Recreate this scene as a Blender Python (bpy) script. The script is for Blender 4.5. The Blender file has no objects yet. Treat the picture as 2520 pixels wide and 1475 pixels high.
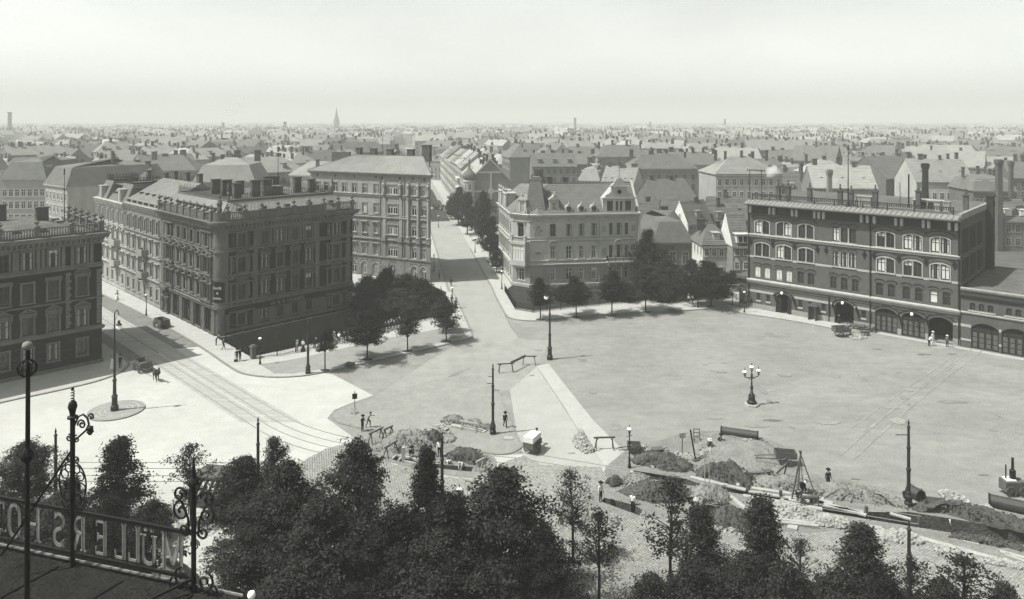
import bpy, bmesh, math, random
from math import sin, cos, pi, radians as R, atan2, hypot, sqrt
from mathutils import Vector, Matrix, noise
from mathutils.geometry import tessellate_polygon
random.seed(7)
HAZE = 0.00057
SC = bpy.context.scene
COL = SC.collection
# ------------------------------------------------------------------ camera, sky, sun, exposure
CH, FPX, CX, HY = 33.0, 1800.0, 1260.0, 297.0          # eye height; focal length, principal column and horizon row of a 2520 px wide view
cam = bpy.data.cameras.new('camera'); camo = bpy.data.objects.new('camera', cam); COL.objects.link(camo)
cam.sensor_width = 36; cam.lens = 36 * FPX / 2520; cam.shift_y = -(737.5 - HY) / 2520
cam.clip_start = 0.5; cam.clip_end = 40000
camo.location = (0, 0, CH); camo.rotation_euler = (pi / 2, 0, 0)
SC.camera = camo
SUN_EL, SUN_AZ = R(58), atan2(-0.27, -0.963)             # direction towards the sun on plan: from the left, a little behind the eye
W = bpy.data.worlds.new('World'); SC.world = W; W.use_nodes = True
nt = W.node_tree; nt.nodes.clear()
sky = nt.nodes.new('ShaderNodeTexSky'); sky.sky_type = 'NISHITA'; sky.sun_disc = False
sky.sun_elevation = SUN_EL; sky.sun_rotation = pi / 2 - SUN_AZ
sky.air_density = 1.0; sky.dust_density = 2.0; sky.ozone_density = 1.0
sep = nt.nodes.new('ShaderNodeRGBToBW')                  # a silver print keeps only the sky's lightness
tint = nt.nodes.new('ShaderNodeMix'); tint.data_type = 'RGBA'; tint.blend_type = 'MULTIPLY'
tint.inputs[0].default_value = 1.0; tint.inputs[7].default_value = (0.965, 1.0, 0.955, 1)
bg = nt.nodes.new('ShaderNodeBackground'); bg.inputs[1].default_value = 0.15
wo = nt.nodes.new('ShaderNodeOutputWorld')
nt.links.new(sky.outputs[0], sep.inputs[0]); nt.links.new(sep.outputs[0], tint.inputs[6])
tc = nt.nodes.new('ShaderNodeTexCoord'); cn = nt.nodes.new('ShaderNodeTexNoise'); cn.inputs['Scale'].default_value = 3.2; cn.inputs['Detail'].default_value = 5; cn.inputs['Roughness'].default_value = .55
cmp_ = nt.nodes.new('ShaderNodeMapping'); cmp_.inputs['Scale'].default_value = (1, 1, 2.6); cr_ = nt.nodes.new('ShaderNodeMapRange'); cr_.inputs[1].default_value = .3; cr_.inputs[2].default_value = .7; cr_.inputs[3].default_value = .93; cr_.inputs[4].default_value = 1.07
cx_ = nt.nodes.new('ShaderNodeMix'); cx_.data_type = 'RGBA'; cx_.blend_type = 'MULTIPLY'; cx_.inputs[0].default_value = 1.0      # thin veil of high cloud
nt.links.new(tc.outputs['Generated'], cmp_.inputs[0]); nt.links.new(cmp_.outputs[0], cn.inputs[0]); nt.links.new(cn.outputs[0], cr_.inputs[0]); nt.links.new(tint.outputs[2], cx_.inputs[6]); nt.links.new(cr_.outputs[0], cx_.inputs[7])
nt.links.new(cx_.outputs[2], bg.inputs[0]); nt.links.new(bg.outputs[0], wo.inputs[0])
sl = bpy.data.lights.new('sun', 'SUN'); sl.energy = 4.5; sl.angle = R(0.53); sl.color = (1.0, 0.99, 0.94)
so = bpy.data.objects.new('sun', sl); COL.objects.link(so)
sd = Vector((cos(SUN_AZ) * cos(SUN_EL), sin(SUN_AZ) * cos(SUN_EL), sin(SUN_EL)))
so.rotation_euler = sd.to_track_quat('Z', 'Y').to_euler(); so.location = (0, 0, 300)
vs = SC.view_settings; SC.display_settings.display_device = 'sRGB'
vs.view_transform = 'Standard'; vs.look = 'None'; vs.gamma = 1.0; vs.use_curve_mapping = False; vs.exposure = 0.75
SC.render.engine = 'CYCLES'; cy = SC.cycles
cy.max_bounces = 7; cy.diffuse_bounces = 2; cy.glossy_bounces = 2; cy.transmission_bounces = 2; cy.volume_bounces = 4
cy.transparent_max_bounces = 4; cy.caustics_reflective = False; cy.caustics_refractive = False
cy.use_adaptive_sampling = True; cy.adaptive_threshold = 0.03; cy.use_denoising = True
try: cy.denoiser = 'OPENIMAGEDENOISE'; cy.denoising_prefilter = 'FAST'
except Exception: pass
cy.sample_clamp_indirect = 4.0

# ------------------------------------------------------------------ helpers
def G(x, y, z=0.0):
    """the ground point (height z) that the photograph shows at column x, row y (2520 px wide view)"""
    d = FPX * (CH - z) / (y - HY)
    return Vector(((x - CX) / FPX * d, d, z))
def P4(x, y): return (1476.4 + .3421 * x, 970.2 + .3421 * y)
def P5(x, y): return (1940.4 + .342 * x, 970.2 + .342 * y)
def P3(x, y): return (1012.4 + .428 * x, 843.7 + .428 * y)
def P7(x, y): return (877.4 + .1406 * x, 995.5 + .1406 * y)
def gl(pts, z=0.0, f=None): return [G(*(f(*p) if f else p), z) for p in pts]

class MB:
    def __init__(s): s.v = []; s.f = []; s.m = []; s.cm = 0
    def add(s, vs, fs):
        o = len(s.v); s.v += [tuple(v) for v in vs]
        for f in fs: s.f.append(tuple(i + o for i in f)); s.m.append(s.cm)
        return s
    def poly(s, pts): return s.add(pts, [tuple(range(len(pts)))])
    def box(s, c, d, rz=0.0, taper=1.0, M=None):
        x, y, z = d[0] / 2, d[1] / 2, d[2] / 2; t = taper
        vs = [Vector(p) for p in ((-x, -y, -z), (x, -y, -z), (x, y, -z), (-x, y, -z), (-x * t, -y * t, z), (x * t, -y * t, z), (x * t, y * t, z), (-x * t, y * t, z))]
        if rz: vs = [Matrix.Rotation(rz, 3, 'Z') @ v for v in vs]
        if M is not None: vs = [M @ v for v in vs]
        c = Vector(c)
        return s.add([v + c for v in vs], [(0, 3, 2, 1), (4, 5, 6, 7), (0, 1, 5, 4), (1, 2, 6, 5), (2, 3, 7, 6), (3, 0, 4, 7)])
    def bar(s, a, b, w, h=None, up=(0, 0, 1)):
        a, b = Vector(a), Vector(b); d = b - a; L = d.length
        if L < 1e-6: return s
        d /= L; u = Vector(up)
        if abs(d.dot(u)) > .98: u = Vector((1, 0, 0))
        r = d.cross(u).normalized(); u = r.cross(d); h = h or w
        r *= w / 2; u = u * (h / 2)
        return s.add([a - r - u, a + r - u, a + r + u, a - r + u, b - r - u, b + r - u, b + r + u, b - r + u],
                     [(0, 1, 2, 3), (4, 7, 6, 5), (0, 4, 5, 1), (1, 5, 6, 2), (2, 6, 7, 3), (3, 7, 4, 0)])
    def tube(s, pts, rad, n=6, cap=True):
        pts = [Vector(p) for p in pts]; k = len(pts)
        if not hasattr(rad, '__len__'): rad = [rad] * k
        o = len(s.v); pu = None
        for i, p in enumerate(pts):
            d = (pts[min(i + 1, k - 1)] - pts[max(i - 1, 0)]).normalized()
            u = pu if pu is not None else (Vector((1, 0, 0)) if abs(d.z) > .9 else Vector((0, 0, 1)))
            r = d.cross(u)
            if r.length < 1e-4: r = d.cross(Vector((0, 1, 0)))
            r.normalize(); u = r.cross(d); pu = u
            for j in range(n):
                a = 2 * pi * j / n
                s.v.append(tuple(p + (r * cos(a) + u * sin(a)) * rad[i]))
        for i in range(k - 1):
            for j in range(n):
                a = o + i * n + j; b = o + i * n + (j + 1) % n
                s.f.append((a, b, b + n, a + n)); s.m.append(s.cm)
        if cap:
            s.f.append(tuple(o + j for j in range(n))[::-1]); s.m.append(s.cm)
            s.f.append(tuple(o + (k - 1) * n + j for j in range(n))); s.m.append(s.cm)
        return s
    def lathe(s, prof, n=10, c=(0, 0, 0), sx=1.0, sy=1.0):
        o = len(s.v); c = Vector(c)
        for r, z in prof:
            for j in range(n):
                a = 2 * pi * (j + .5) / n; s.v.append((c.x + r * cos(a) * sx, c.y + r * sin(a) * sy, c.z + z))
        for i in range(len(prof) - 1):
            for j in range(n):
                a = o + i * n + j; b = o + i * n + (j + 1) % n
                s.f.append((a, b, b + n, a + n)); s.m.append(s.cm)
        s.f.append(tuple(o + j for j in range(n))[::-1]); s.m.append(s.cm)
        s.f.append(tuple(o + (len(prof) - 1) * n + j for j in range(n))); s.m.append(s.cm)
        return s
    def prism(s, pl, z0, z1):
        n = len(pl)
        vs = [(p[0], p[1], z0) for p in pl] + [(p[0], p[1], z1) for p in pl]
        return s.add(vs, [tuple(range(n))[::-1], tuple(range(n, 2 * n))] + [(i, (i + 1) % n, n + (i + 1) % n, n + i) for i in range(n)])
    def mesh(s, name, mats):
        me = bpy.data.meshes.new(name); me.from_pydata(s.v, [], s.f)
        for m in (mats if isinstance(mats, (list, tuple)) else [mats]): me.materials.append(m)
        if isinstance(mats, (list, tuple)) and len(mats) > 1: me.polygons.foreach_set('material_index', s.m)
        me.update(); return me
    def build(s, name, mat, parent=None, loc=(0, 0, 0), rz=0.0, smooth=False):
        me = s.mesh(name, mat)
        if smooth: me.polygons.foreach_set('use_smooth', [True] * len(me.polygons))
        return put(name, me, parent, loc, rz)
def put(name, me, parent=None, loc=(0, 0, 0), rz=0.0, sc=None):
    o = bpy.data.objects.new(name, me); COL.objects.link(o)
    if parent is not None: o.parent = parent
    o.location = loc
    if rz: o.rotation_euler = (0, 0, rz)
    if sc: o.scale = sc
    return o
def tag(o, label=None, cat=None, group=None, kind=None):
    if label: o['label'] = label
    if cat: o['category'] = cat
    if group: o['group'] = group
    if kind: o['kind'] = kind
    return o
def thing(name, label, cat, loc=(0, 0, 0), rz=0.0, group=None):
    o = bpy.data.objects.new(name, None); o.empty_display_size = .2; COL.objects.link(o)
    o.location = loc; o.rotation_euler = (0, 0, rz)
    return tag(o, label, cat, group)
KIDS = {}
def copy_tree(o, parent=None):
    c = o.copy(); COL.objects.link(c)
    if parent is not None: c.parent = parent
    for ch in o.children: copy_tree(ch, c)
    return c
def dup(o, loc, rz=None, label=None, group=None, sc=None):
    c = copy_tree(o); c.location = loc
    if rz is not None: c.rotation_euler = (0, 0, rz)
    if sc: c.scale = (sc, sc, sc) if not hasattr(sc, '__len__') else sc
    if label: c['label'] = label
    if group: c['group'] = group
    return c

# ------------------------------------------------------------------ materials (all grey: the photograph is a silver print)
def tone(v): return (v * 1.0, v * 1.0, v * .945, 1)
MATS = {}
def mat(name, v, rough=.85, var=.25, sc=1.2, fine=.18, fsc=14.0, streak=1.0, spec=.02, bump=0.0, island=0.0, metal=0.0, big=0.0, bsc=.05, stretch=None, rot=0.0):
    if name in MATS: return MATS[name]
    m = bpy.data.materials.new(name); m.use_nodes = True; n = m.node_tree; b = n.nodes['Principled BSDF']
    b.inputs['Roughness'].default_value = rough; b.inputs['Specular IOR Level'].default_value = spec; b.inputs['Metallic'].default_value = metal
    geo = n.nodes.new('ShaderNodeNewGeometry')
    def N(t): return n.nodes.new(t)
    def math(op, a, bb, c=None):
        k = N('ShaderNodeMath'); k.operation = op
        for i, q in enumerate((a, bb, c)):
            if q is None: continue
            if hasattr(q, 'links'): n.links.new(q, k.inputs[i])
            else: k.inputs[i].default_value = q
        return k.outputs[0]
    mp = N('ShaderNodeMapping'); n.links.new(geo.outputs['Position'], mp.inputs[0])
    mp.inputs['Scale'].default_value = stretch or (1, 1, streak); mp.inputs['Rotation'].default_value = (0, 0, rot)
    def nz(s, det=3.0, vec=mp.outputs[0]):
        k = N('ShaderNodeTexNoise'); k.inputs['Scale'].default_value = s; k.inputs['Detail'].default_value = det; k.inputs['Roughness'].default_value = .6
        n.links.new(vec, k.inputs[0]); return k.outputs[0]
    f = None; f1 = nz(sc); f2 = nz(fsc, 2.0)
    x = math('MULTIPLY_ADD', f1, 2 * var * 1.6, 1 - var * 1.6)
    y = math('MULTIPLY_ADD', f2, 2 * fine * 1.6, 1 - fine * 1.6)
    f = math('MULTIPLY', x, y)
    if big: f = math('MULTIPLY', f, math('MULTIPLY_ADD', nz(bsc, 4.0), 2 * big * 1.6, 1 - big * 1.6))
    if island:
        f = math('MULTIPLY', f, math('MULTIPLY_ADD', geo.outputs['Random Per Island'], 2 * island, 1 - island))
    f = math('MAXIMUM', f, .15)
    mix = N('ShaderNodeMix'); mix.data_type = 'RGBA'; mix.blend_type = 'MULTIPLY'; mix.inputs[0].default_value = 1
    mix.inputs[6].default_value = tone(v); n.links.new(f, mix.inputs[7]); n.links.new(mix.outputs[2], b.inputs['Base Color'])
    if bump:
        bp = N('ShaderNodeBump'); bp.inputs['Strength'].default_value = bump; bp.inputs['Distance'].default_value = .1
        n.links.new(f2, bp.inputs['Height']); n.links.new(bp.outputs[0], b.inputs['Normal'])
    MATS[name] = m; return m
def glassy(name, v, rough=.08):
    if name in MATS: return MATS[name]
    m = mat(name, v, rough, .3, .8, .1, 5, spec=.5); return m
m_plaza = mat('plaza gravel', 0.188, .95, .16, .55, .30, 6, big=.20, bsc=.09, bump=.6, stretch=(1, 1.6, 1))
m_road = mat('pale dusty asphalt', 0.335, .95, .09, .6, .14, 6, big=.10, bsc=.12, bump=.2)
m_median = mat('pale sett paving', 0.27, .95, .10, .4, .22, 8, big=.08, bsc=.08, bump=.3)
m_street = mat('street asphalt', 0.235, .95, .10, .4, .14, 7, big=.08, bsc=.09)
m_cobble = mat('street cobbles', 0.144, .9, .18, .5, .4, 5, big=.12, bsc=.15, bump=.6)
m_pave = mat('pavement slabs', 0.3, .9, .10, .7, .16, 5, big=.05)
m_prom = mat('promenade gravel', .198, .95, .14, .7, .24, 7, bump=.3, big=.1, bsc=.15)
m_kerb = mat('kerb granite', 0.176, .85, .2, 1.5, .2, 9, island=.15)
m_dirtL = mat('pale sandy soil', 0.16, 1, .22, .8, .35, 5, big=.12, bsc=.2, bump=.8)
m_dirtD = mat('dark dug soil', .065, 1, .35, 1.1, .5, 6, bump=1)
m_soil = mat('garden soil', 0.03, 1, .3, .9, .4, 4, bump=.8)
m_field = mat('far ground', 0.09, 1, .3, .02, .3, .3, big=.3, bsc=.004)
m_sett = mat('granite setts', 0.24, .9, .10, .5, .1, 9, island=.18, big=.1, bsc=.2)
m_rubble = mat('rubble stone', 0.24, .9, .2, 1, .3, 9, island=.35)
m_wood = mat('raw timber', 0.28, .8, .2, 1, .25, 9, island=.15)
m_woodD = mat('weathered timber', 0.08, .85, .25, 1, .3, 9, island=.2)
m_iron = mat('black iron', 0.008, .55, .3, 2, .2, 10, spec=.15)
m_ironG = mat('dark green cast iron', 0.016, .5, .3, 2, .2, 10, spec=.2)
m_rail = mat('steel rail', .17, .45, .2, 1, .1, 5, spec=.5)
m_white = mat('white enamel', 0.8, .5, .05, 1, .05, 9)
m_lampgl = mat('milk glass globe', .88, .25, .04, 2, .03, 9, spec=.5)
m_glass = glassy('window glass', .016)
m_glassF = mat('far window glass', .03, .3, .4, .4, .2, 3, spec=.3)
m_blind = mat('white window blind', 0.45, .9, .15, .6, .1, 5)
m_curt = mat('pale curtain', 0.3, .9, .25, 1.5, .15, 7)
m_wfr = mat('white window frame', 0.42, .7, .15, 1, .1, 8)
m_wfrD = mat('brown window frame', 0.05, .7, .2, 1, .1, 8)
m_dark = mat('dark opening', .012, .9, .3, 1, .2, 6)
m_slate = mat('grey slate', 0.11, .7, .2, .5, .25, 5, big=.1, bsc=.12)
m_zinc = mat('zinc roofing', 0.18, .75, .16, .5, .16, 4, big=.12, bsc=.1)
m_felt = mat('tarred roofing felt', 0.09, .9, .3, .5, .35, 4, bump=.4)
m_tile = mat('clay roof tiles', 0.095, .85, .22, .6, .3, 6, island=.12)
m_chim = mat('sooty chimney brick', 0.07, .9, .3, .8, .3, 6, island=.1)
# ------------------------------------------------------------------ bodies: skeletons grown into one skin each (joint, radius, which garment)
POSES = {
 # pelvis, chest, neck, head, L/R: shoulder offset, elbow, hand, hip, knee, ankle, toe
 'stand': dict(pel=(0, 0, .92), ch=(0, .0, 1.3), nk=(0, 0, 1.47), hd=(0, -.01, 1.6), el=((.25, .02, 1.12), (-.25, .02, 1.12)), ha=((.27, -.06, .86), (-.27, -.06, .86)), kn=((.1, -.01, .5), (-.1, -.01, .5)), an=((.11, .03, .08), (-.11, .03, .08))),
 'walk': dict(pel=(0, 0, .91), ch=(0, -.04, 1.29), nk=(0, -.06, 1.46), hd=(0, -.08, 1.59), el=((.24, .12, 1.1), (-.24, -.1, 1.1)), ha=((.26, .02, .88), (-.26, -.3, .92)), kn=((.09, -.2, .52), (-.09, .06, .48)), an=((.1, -.26, .09), (-.1, .38, .13))),
 'lean': dict(pel=(0, .12, .9), ch=(0, -.12, 1.22), nk=(0, -.24, 1.36), hd=(0, -.33, 1.46), el=((.25, -.28, 1.06), (-.25, -.28, 1.06)), ha=((.16, -.5, 1.12), (-.16, -.5, 1.12)), kn=((.1, .1, .48), (-.1, .1, .48)), an=((.12, .14, .08), (-.12, .2, .08))),
 'bend': dict(pel=(0, .12, .86), ch=(0, -.24, 1.08), nk=(0, -.38, 1.12), hd=(0, -.5, 1.1), el=((.22, -.38, .84), (-.22, -.34, .84)), ha=((.14, -.5, .62), (-.12, -.44, .6)), kn=((.13, -.04, .47), (-.13, .06, .46)), an=((.14, .0, .08), (-.14, .16, .08))),
 'crouch': dict(pel=(0, .12, .34), ch=(0, -.06, .68), nk=(0, -.14, .82), hd=(0, -.18, .95), el=((.26, -.2, .5), (-.26, -.2, .5)), ha=((.14, -.38, .34), (-.14, -.38, .34)), kn=((.17, -.3, .5), (-.17, -.3, .48)), an=((.14, -.02, .08), (-.14, -.02, .08))),
 'fold': dict(pel=(0, 0, .92), ch=(0, .0, 1.3), nk=(0, 0, 1.47), hd=(0, -.03, 1.6), el=((.26, -.04, 1.1), (-.26, -.04, 1.1)), ha=((-.08, -.22, 1.2), (.08, -.22, 1.16)), kn=((.1, -.01, .5), (-.1, -.01, .5)), an=((.11, .03, .08), (-.11, .03, .08))),
 'point': dict(pel=(0, .08, .88), ch=(0, -.08, 1.2), nk=(0, -.16, 1.36), hd=(0, -.2, 1.5), el=((.26, -.34, 1.2), (-.24, -.1, 1.0)), ha=((.2, -.66, 1.24), (-.16, -.24, .82)), kn=((.13, -.16, .48), (-.12, .1, .46)), an=((.14, -.1, .08), (-.14, .3, .1))),
 'push': dict(pel=(0, .1, .9), ch=(0, -.1, 1.24), nk=(0, -.18, 1.4), hd=(0, -.24, 1.53), el=((.25, -.2, 1.02), (-.25, -.2, 1.02)), ha=((.22, -.45, .92), (-.22, -.45, .92)), kn=((.1, -.12, .5), (-.1, .12, .48)), an=((.1, -.12, .09), (-.1, .4, .12))),
}
def pose_geo(pose):
    q = POSES[pose]; V = lambda *a: Vector(a)
    pel, ch, nk, hd = (Vector(q[n]) for n in ('pel', 'ch', 'nk', 'hd')); vs = []; es = []; rad = []; tg = []
    def v(p, r, t, par=None):
        vs.append(tuple(p)); rad.append(r); tg.append((Vector(p), t)); i = len(vs) - 1
        if par is not None: es.append((par, i))
        return i
    a = v(pel, (.165, .125), 1); w = v(pel.lerp(ch, .45), (.15, .11), 0, a); c = v(ch, (.185, .12), 0, w); n = v(nk, (.065, .065), 2, c); h0 = v(nk.lerp(hd, .6), (.085, .09), 2, n); h = v(hd + (hd - nk) * .25, (.095, .11), 2, h0); ht = v(hd + (hd - nk) * .95, (.06, .075), 3, h)
    d = (ch - pel).normalized(); hands = []
    for i, s in enumerate((1, -1)):
        sh = ch + V(s * .19, 0, 0) + d * .08; el, ha = Vector(q['el'][i]), Vector(q['ha'][i])
        x = v(sh, (.075, .075), 0, c); x = v(sh.lerp(el, .5), (.06, .06), 0, x); x = v(el, (.048, .05), 0, x); x = v(el.lerp(ha, .85), (.036, .036), 0, x); x = v(ha + (ha - el).normalized() * .06, (.034, .022), 2, x); hands.append((ha + (ha - el).normalized() * .06, (ha - el).normalized(), s))
        hip = pel + V(s * .1, 0, -.05); kn, an = Vector(q['kn'][i]), Vector(q['an'][i]); toe = V(an.x + s * .03, an.y - .17, .045 + max(0, an.z - .09))
        x = v(hip, (.1, .105), 1, a); x = v(hip.lerp(kn, .5), (.088, .09), 1, x); x = v(kn, (.062, .068), 1, x); x = v(kn.lerp(an, .4), (.06, .062), 1, x); x = v(an, (.042, .045), 1, x); v(toe, (.045, .035), 4, x)
    me = bpy.data.meshes.new('skel'); me.from_pydata(vs, es, []); o = bpy.data.objects.new('skel', me); COL.objects.link(o)
    m = o.modifiers.new('s', 'SKIN'); m.branch_smoothing = .6
    for i, r in enumerate(rad): me.skin_vertices[0].data[i].radius = r
    me.skin_vertices[0].data[0].use_root = True
    o.modifiers.new('b', 'SUBSURF').levels = 1
    dg = bpy.context.evaluated_depsgraph_get(); e = bpy.data.meshes.new_from_object(o.evaluated_get(dg)); bpy.data.objects.remove(o); bpy.data.meshes.remove(me)
    gv = [tuple(x.co) for x in e.vertices]; gf = [tuple(p.vertices) for p in e.polygons]; gt = []
    for p in e.polygons:
        c_ = p.center; best = min(tg, key=lambda z: (z[0] - c_).length_squared)[1]; gt.append(best)
    bpy.data.meshes.remove(e)
    return gv, gf, gt, hands, nk, hd
POSE_GEO = {k: pose_geo(k) for k in POSES}
def horse_geo():
    vs = []; es = []; rad = []
    def v(q, r, par=None):
        vs.append(q); rad.append(r if hasattr(r, '__len__') else (r, r)); i = len(vs) - 1
        if par is not None: es.append((par, i))
        return i
    a = v((-.55, 0, 1.12), (.28, .3)); m = v((-.1, 0, 1.08), (.29, .32), a); c = v((.4, 0, 1.12), (.25, .32), m); n = v((.72, 0, 1.38), (.13, .21), c); n2 = v((.95, 0, 1.66), (.1, .15), n); h = v((1.1, 0, 1.78), (.1, .13), n2); mz = v((1.32, 0, 1.58), (.08, .1), h); v((1.46, 0, 1.42), (.06, .07), mz)
    for s in (-1, 1): v((1.05, s * .07, 1.98), .03, h)
    t = v((-.85, 0, 1.2), (.06, .06), a); t = v((-.98, 0, .95), (.07, .07), t); v((-1.0, 0, .5), (.05, .05), t)
    for s, df in ((-1, .16), (1, -.12)):
        k = v((.45 + df * .4, s * .16, .85), (.11, .12), c); k = v((.47 + df, s * .16, .5), (.06, .065), k); k = v((.45 + df, s * .16, .18), (.04, .045), k); v((.5 + df, s * .16, .05), (.06, .06), k)
        k = v((-.55 + df * .2, s * .17, .9), (.13, .16), a); k = v((-.45 + df, s * .16, .72), (.09, .11), k); k = v((-.68 + df, s * .16, .48), (.055, .06), k); k = v((-.64 + df, s * .16, .16), (.04, .045), k); v((-.58 + df, s * .16, .05), (.06, .06), k)
    me = bpy.data.meshes.new('skel'); me.from_pydata(vs, es, []); o = bpy.data.objects.new('skel', me); COL.objects.link(o); o.modifiers.new('s', 'SKIN').branch_smoothing = .7
    for i, r in enumerate(rad): me.skin_vertices[0].data[i].radius = r
    me.skin_vertices[0].data[0].use_root = True; o.modifiers.new('b', 'SUBSURF').levels = 1
    e = bpy.data.meshes.new_from_object(o.evaluated_get(bpy.context.evaluated_depsgraph_get())); bpy.data.objects.remove(o)
    return e
HORSE = horse_geo()
# ------------------------------------------------------------------ ground, roads, pavements
def sheet(name, outer, holes, z, m, kind='structure', parent=None):
    loops = [[Vector((p[0], p[1], 0)) for p in l] for l in [outer] + list(holes)]
    vs = [(p.x, p.y, z) for l in loops for p in l]
    fs = [tuple(t) for t in tessellate_polygon(loops)]
    b = MB()
    for f in fs:
        a, c, d = (Vector(vs[i]) for i in f)
        if (c - a).cross(d - a).z < 0: f = f[::-1]
        b.f.append(f); b.m.append(0)
    b.v = vs
    o = b.build(name, m, parent)
    if kind: o['kind'] = kind
    return o
def slab(name, outer, holes, z, m, kerb=None, kerbs=()):
    o = sheet(name, outer, holes, z, m)
    b = MB()
    for i in range(len(outer)):
        p, q = outer[i], outer[(i + 1) % len(outer)]
        b.add([(p[0], p[1], -.02), (q[0], q[1], -.02), (q[0], q[1], z), (p[0], p[1], z)], [(0, 1, 2, 3)])
    b.build('kerb_face', m_kerb, o)
    for line in kerbs: kerb_run(o, line, z)
    return o
KERB = None
def kerb_run(parent, line, z):
    global KERB
    if KERB is None:
        b = MB(); b.box((0, 0, -.1), (1.22, .3, .23)); KERB = [b.mesh('kerb_stone', m_kerb)]
    for i in range(len(line) - 1):
        p, q = Vector(line[i][:2]), Vector(line[i + 1][:2]); L = (q - p).length; n = max(1, round(L / 1.25)); a = atan2(q.y - p.y, q.x - p.x)
        for k in range(n):
            c = p.lerp(q, (k + .5) / n)
            put('kerb_stone', KERB[0], parent, (c.x, c.y, z), a + random.uniform(-.01, .01), (L / n / 1.25, 1, 1))
def smooth(pts, n=4):
    """Catmull-Rom through the points"""
    out = []
    for i in range(len(pts) - 1):
        p0, p1, p2, p3 = pts[max(i - 1, 0)], pts[i], pts[i + 1], pts[min(i + 2, len(pts) - 1)]
        for k in range(n):
            t = k / n
            out.append(.5 * ((2 * p1) + (p2 - p0) * t + (2 * p0 - 5 * p1 + 4 * p2 - p3) * t * t + (3 * p1 - p0 - 3 * p2 + p3) * t ** 3))
    return out + [pts[-1]]
D1 = Vector((-.7071, .7071, 0)); D2 = Vector((.7071, .7071, 0))
GC = Vector((-44.7, 111.0, 0))                        # street corner of the dark corner block
SU = Vector((-.155, .988, 0))                         # direction of the street running away
SR = Vector((.988, .155, 0))
pillar = G(622, 884); rail_end = G(1075, 783)
H_canal = [GC + Vector((.4, -.4, 0)), pillar + Vector((-.3, .6, 0)), rail_end + Vector((-.2, .5, 0)), GC + D2 * 35]
H_T1 = gl([(610, 965), (700, 900), (830, 905), (1080, 990), (1500, 1060), (2040, 1100), (2010, 1180), (1500, 1130), (1000, 1045), (830, 1020)], 0, P7)
H_T2 = gl([(220, 548), (560, 592), (740, 652), (1060, 690), (1600, 790)], 0, P4) + gl([(560, 850), (870, 850), (1280, 915), (1695, 985), (2000, 1030), (2000, 1120), (1695, 1085), (1180, 1000), (940, 962), (560, 900), (0, 806)], 0, P5) + gl([(1060, 728), (740, 676), (540, 640), (210, 585)], 0, P4)
H_T3 = gl([(30, 745), (250, 800), (305, 835), (285, 875), (120, 815), (10, 775)], 0, P4)
H_T4 = gl([(690, 820), (780, 795), (930, 785), (950, 820), (780, 858)], 0, P4)
TR = [H_T1, H_T2, H_T3, H_T4]
B = 9000
sheet('ground', [(-B, -200), (B, -200), (B, B * 1.6), (-B, B * 1.6)], [H_canal] + TR, -.03, m_field)
sheet('plaza', [(-75, 20), (110, 20), (110, 190), (-75, 190)], [H_canal] + TR, 0, m_plaza)
road = gl([(-700, 1010), (0, 960), (270, 905), (371, 873), (430, 858), (490, 848), (600, 880), (760, 915), (818, 921.5), (922, 975.6), (870, 992), (822, 1009), (805, 1030), (880, 1085), (1115, 1104), (1218, 1122), (1290, 1118), (1340, 1080), (1400, 1090), (1480, 1141), (1535, 1170), (1500, 1190), (1440, 1200), (1380, 1290), (1200, 1700), (-700, 1700)])
sheet('roadway', road, [H_T1], .006, m_road)
tram_street = [G(-100, 700), G(180, 700), G(250, 722), G(356, 777), G(444, 825), G(500, 852), G(430, 859), G(371, 874), G(270, 906), G(100, 900)]
sheet('tram_street', [GC + D1 * 400 + Vector((-14, -12, 0)), GC + D1 * 400 + Vector((-2, -1, 0)), GC + D1 * 30 + Vector((-2, -2, 0)), G(500, 853), G(430, 859), G(371, 874), G(285, 901), GC + D1 * 30 + Vector((-14, -12, 0))], [], .012, m_cobble)
# gravel strip and the pale crossing running to the villa corner
cross = gl([(1320, 901), (1350, 896), (1400, 960), (1460, 1035), (1545, 1120), (1560, 1165), (1530, 1170), (1483, 1141), (1466, 1117), (1419, 1053), (1376, 985)])
sheet('crossing', cross, [], .010, m_pave)
m2 = gl([(1255, 960), (1320, 903), (1376, 986), (1419, 1054), (1482, 1140), (1500, 1152), (1420, 1160), (1330, 1150), (1286, 1122), (1284, 1094), (1272, 1068)])
sheet('sett_carriageway', m2, [], .008, m_median)
sheet('junction', gl([(922, 976), (985, 935), (1060, 885), (1132, 845), (1163, 830), (1240, 845), (1281, 831), (1352, 838), (1335, 880), (1320, 901), (1255, 960), (1226, 964), (1180, 926), (1096, 930), (1000, 955)]), [], .007, mat('pale worn gravel', .216, .95, .16, .5, .25, 6, big=.15, bsc=.12, bump=.4))
isl = smooth(gl([(925.6, 974), (870, 993.5), (830, 1010), (818, 1023.5), (831, 1038.4), (861, 1048.3), (934, 1064), (1045, 1074), (1115, 1096), (1153.6, 1106), (1218, 1117.6), (1252, 1116.8), (1277, 1104.8), (1284, 1094), (1269, 1070.5), (1226, 963.5)]), 3) + gl([(1180, 925), (1096, 929.5)])
slab('traffic_island', isl, [], .07, m_prom, kerbs=[isl[:-3]])
street = [G(1163, 829), G(1157, 813), G(1144, 783), G(1118, 727), G(1104, 719), G(1063.6, 584), G(1063.6, 584) + SU * 700, G(1156.5, 611) + SU * 690, G(1156.5, 611), G(1208, 704), G(1217, 725), G(1233, 755), G(1268, 813), G(1281, 829), G(1240, 850)]
sheet('street', street, [], .010, m_street)
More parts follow.
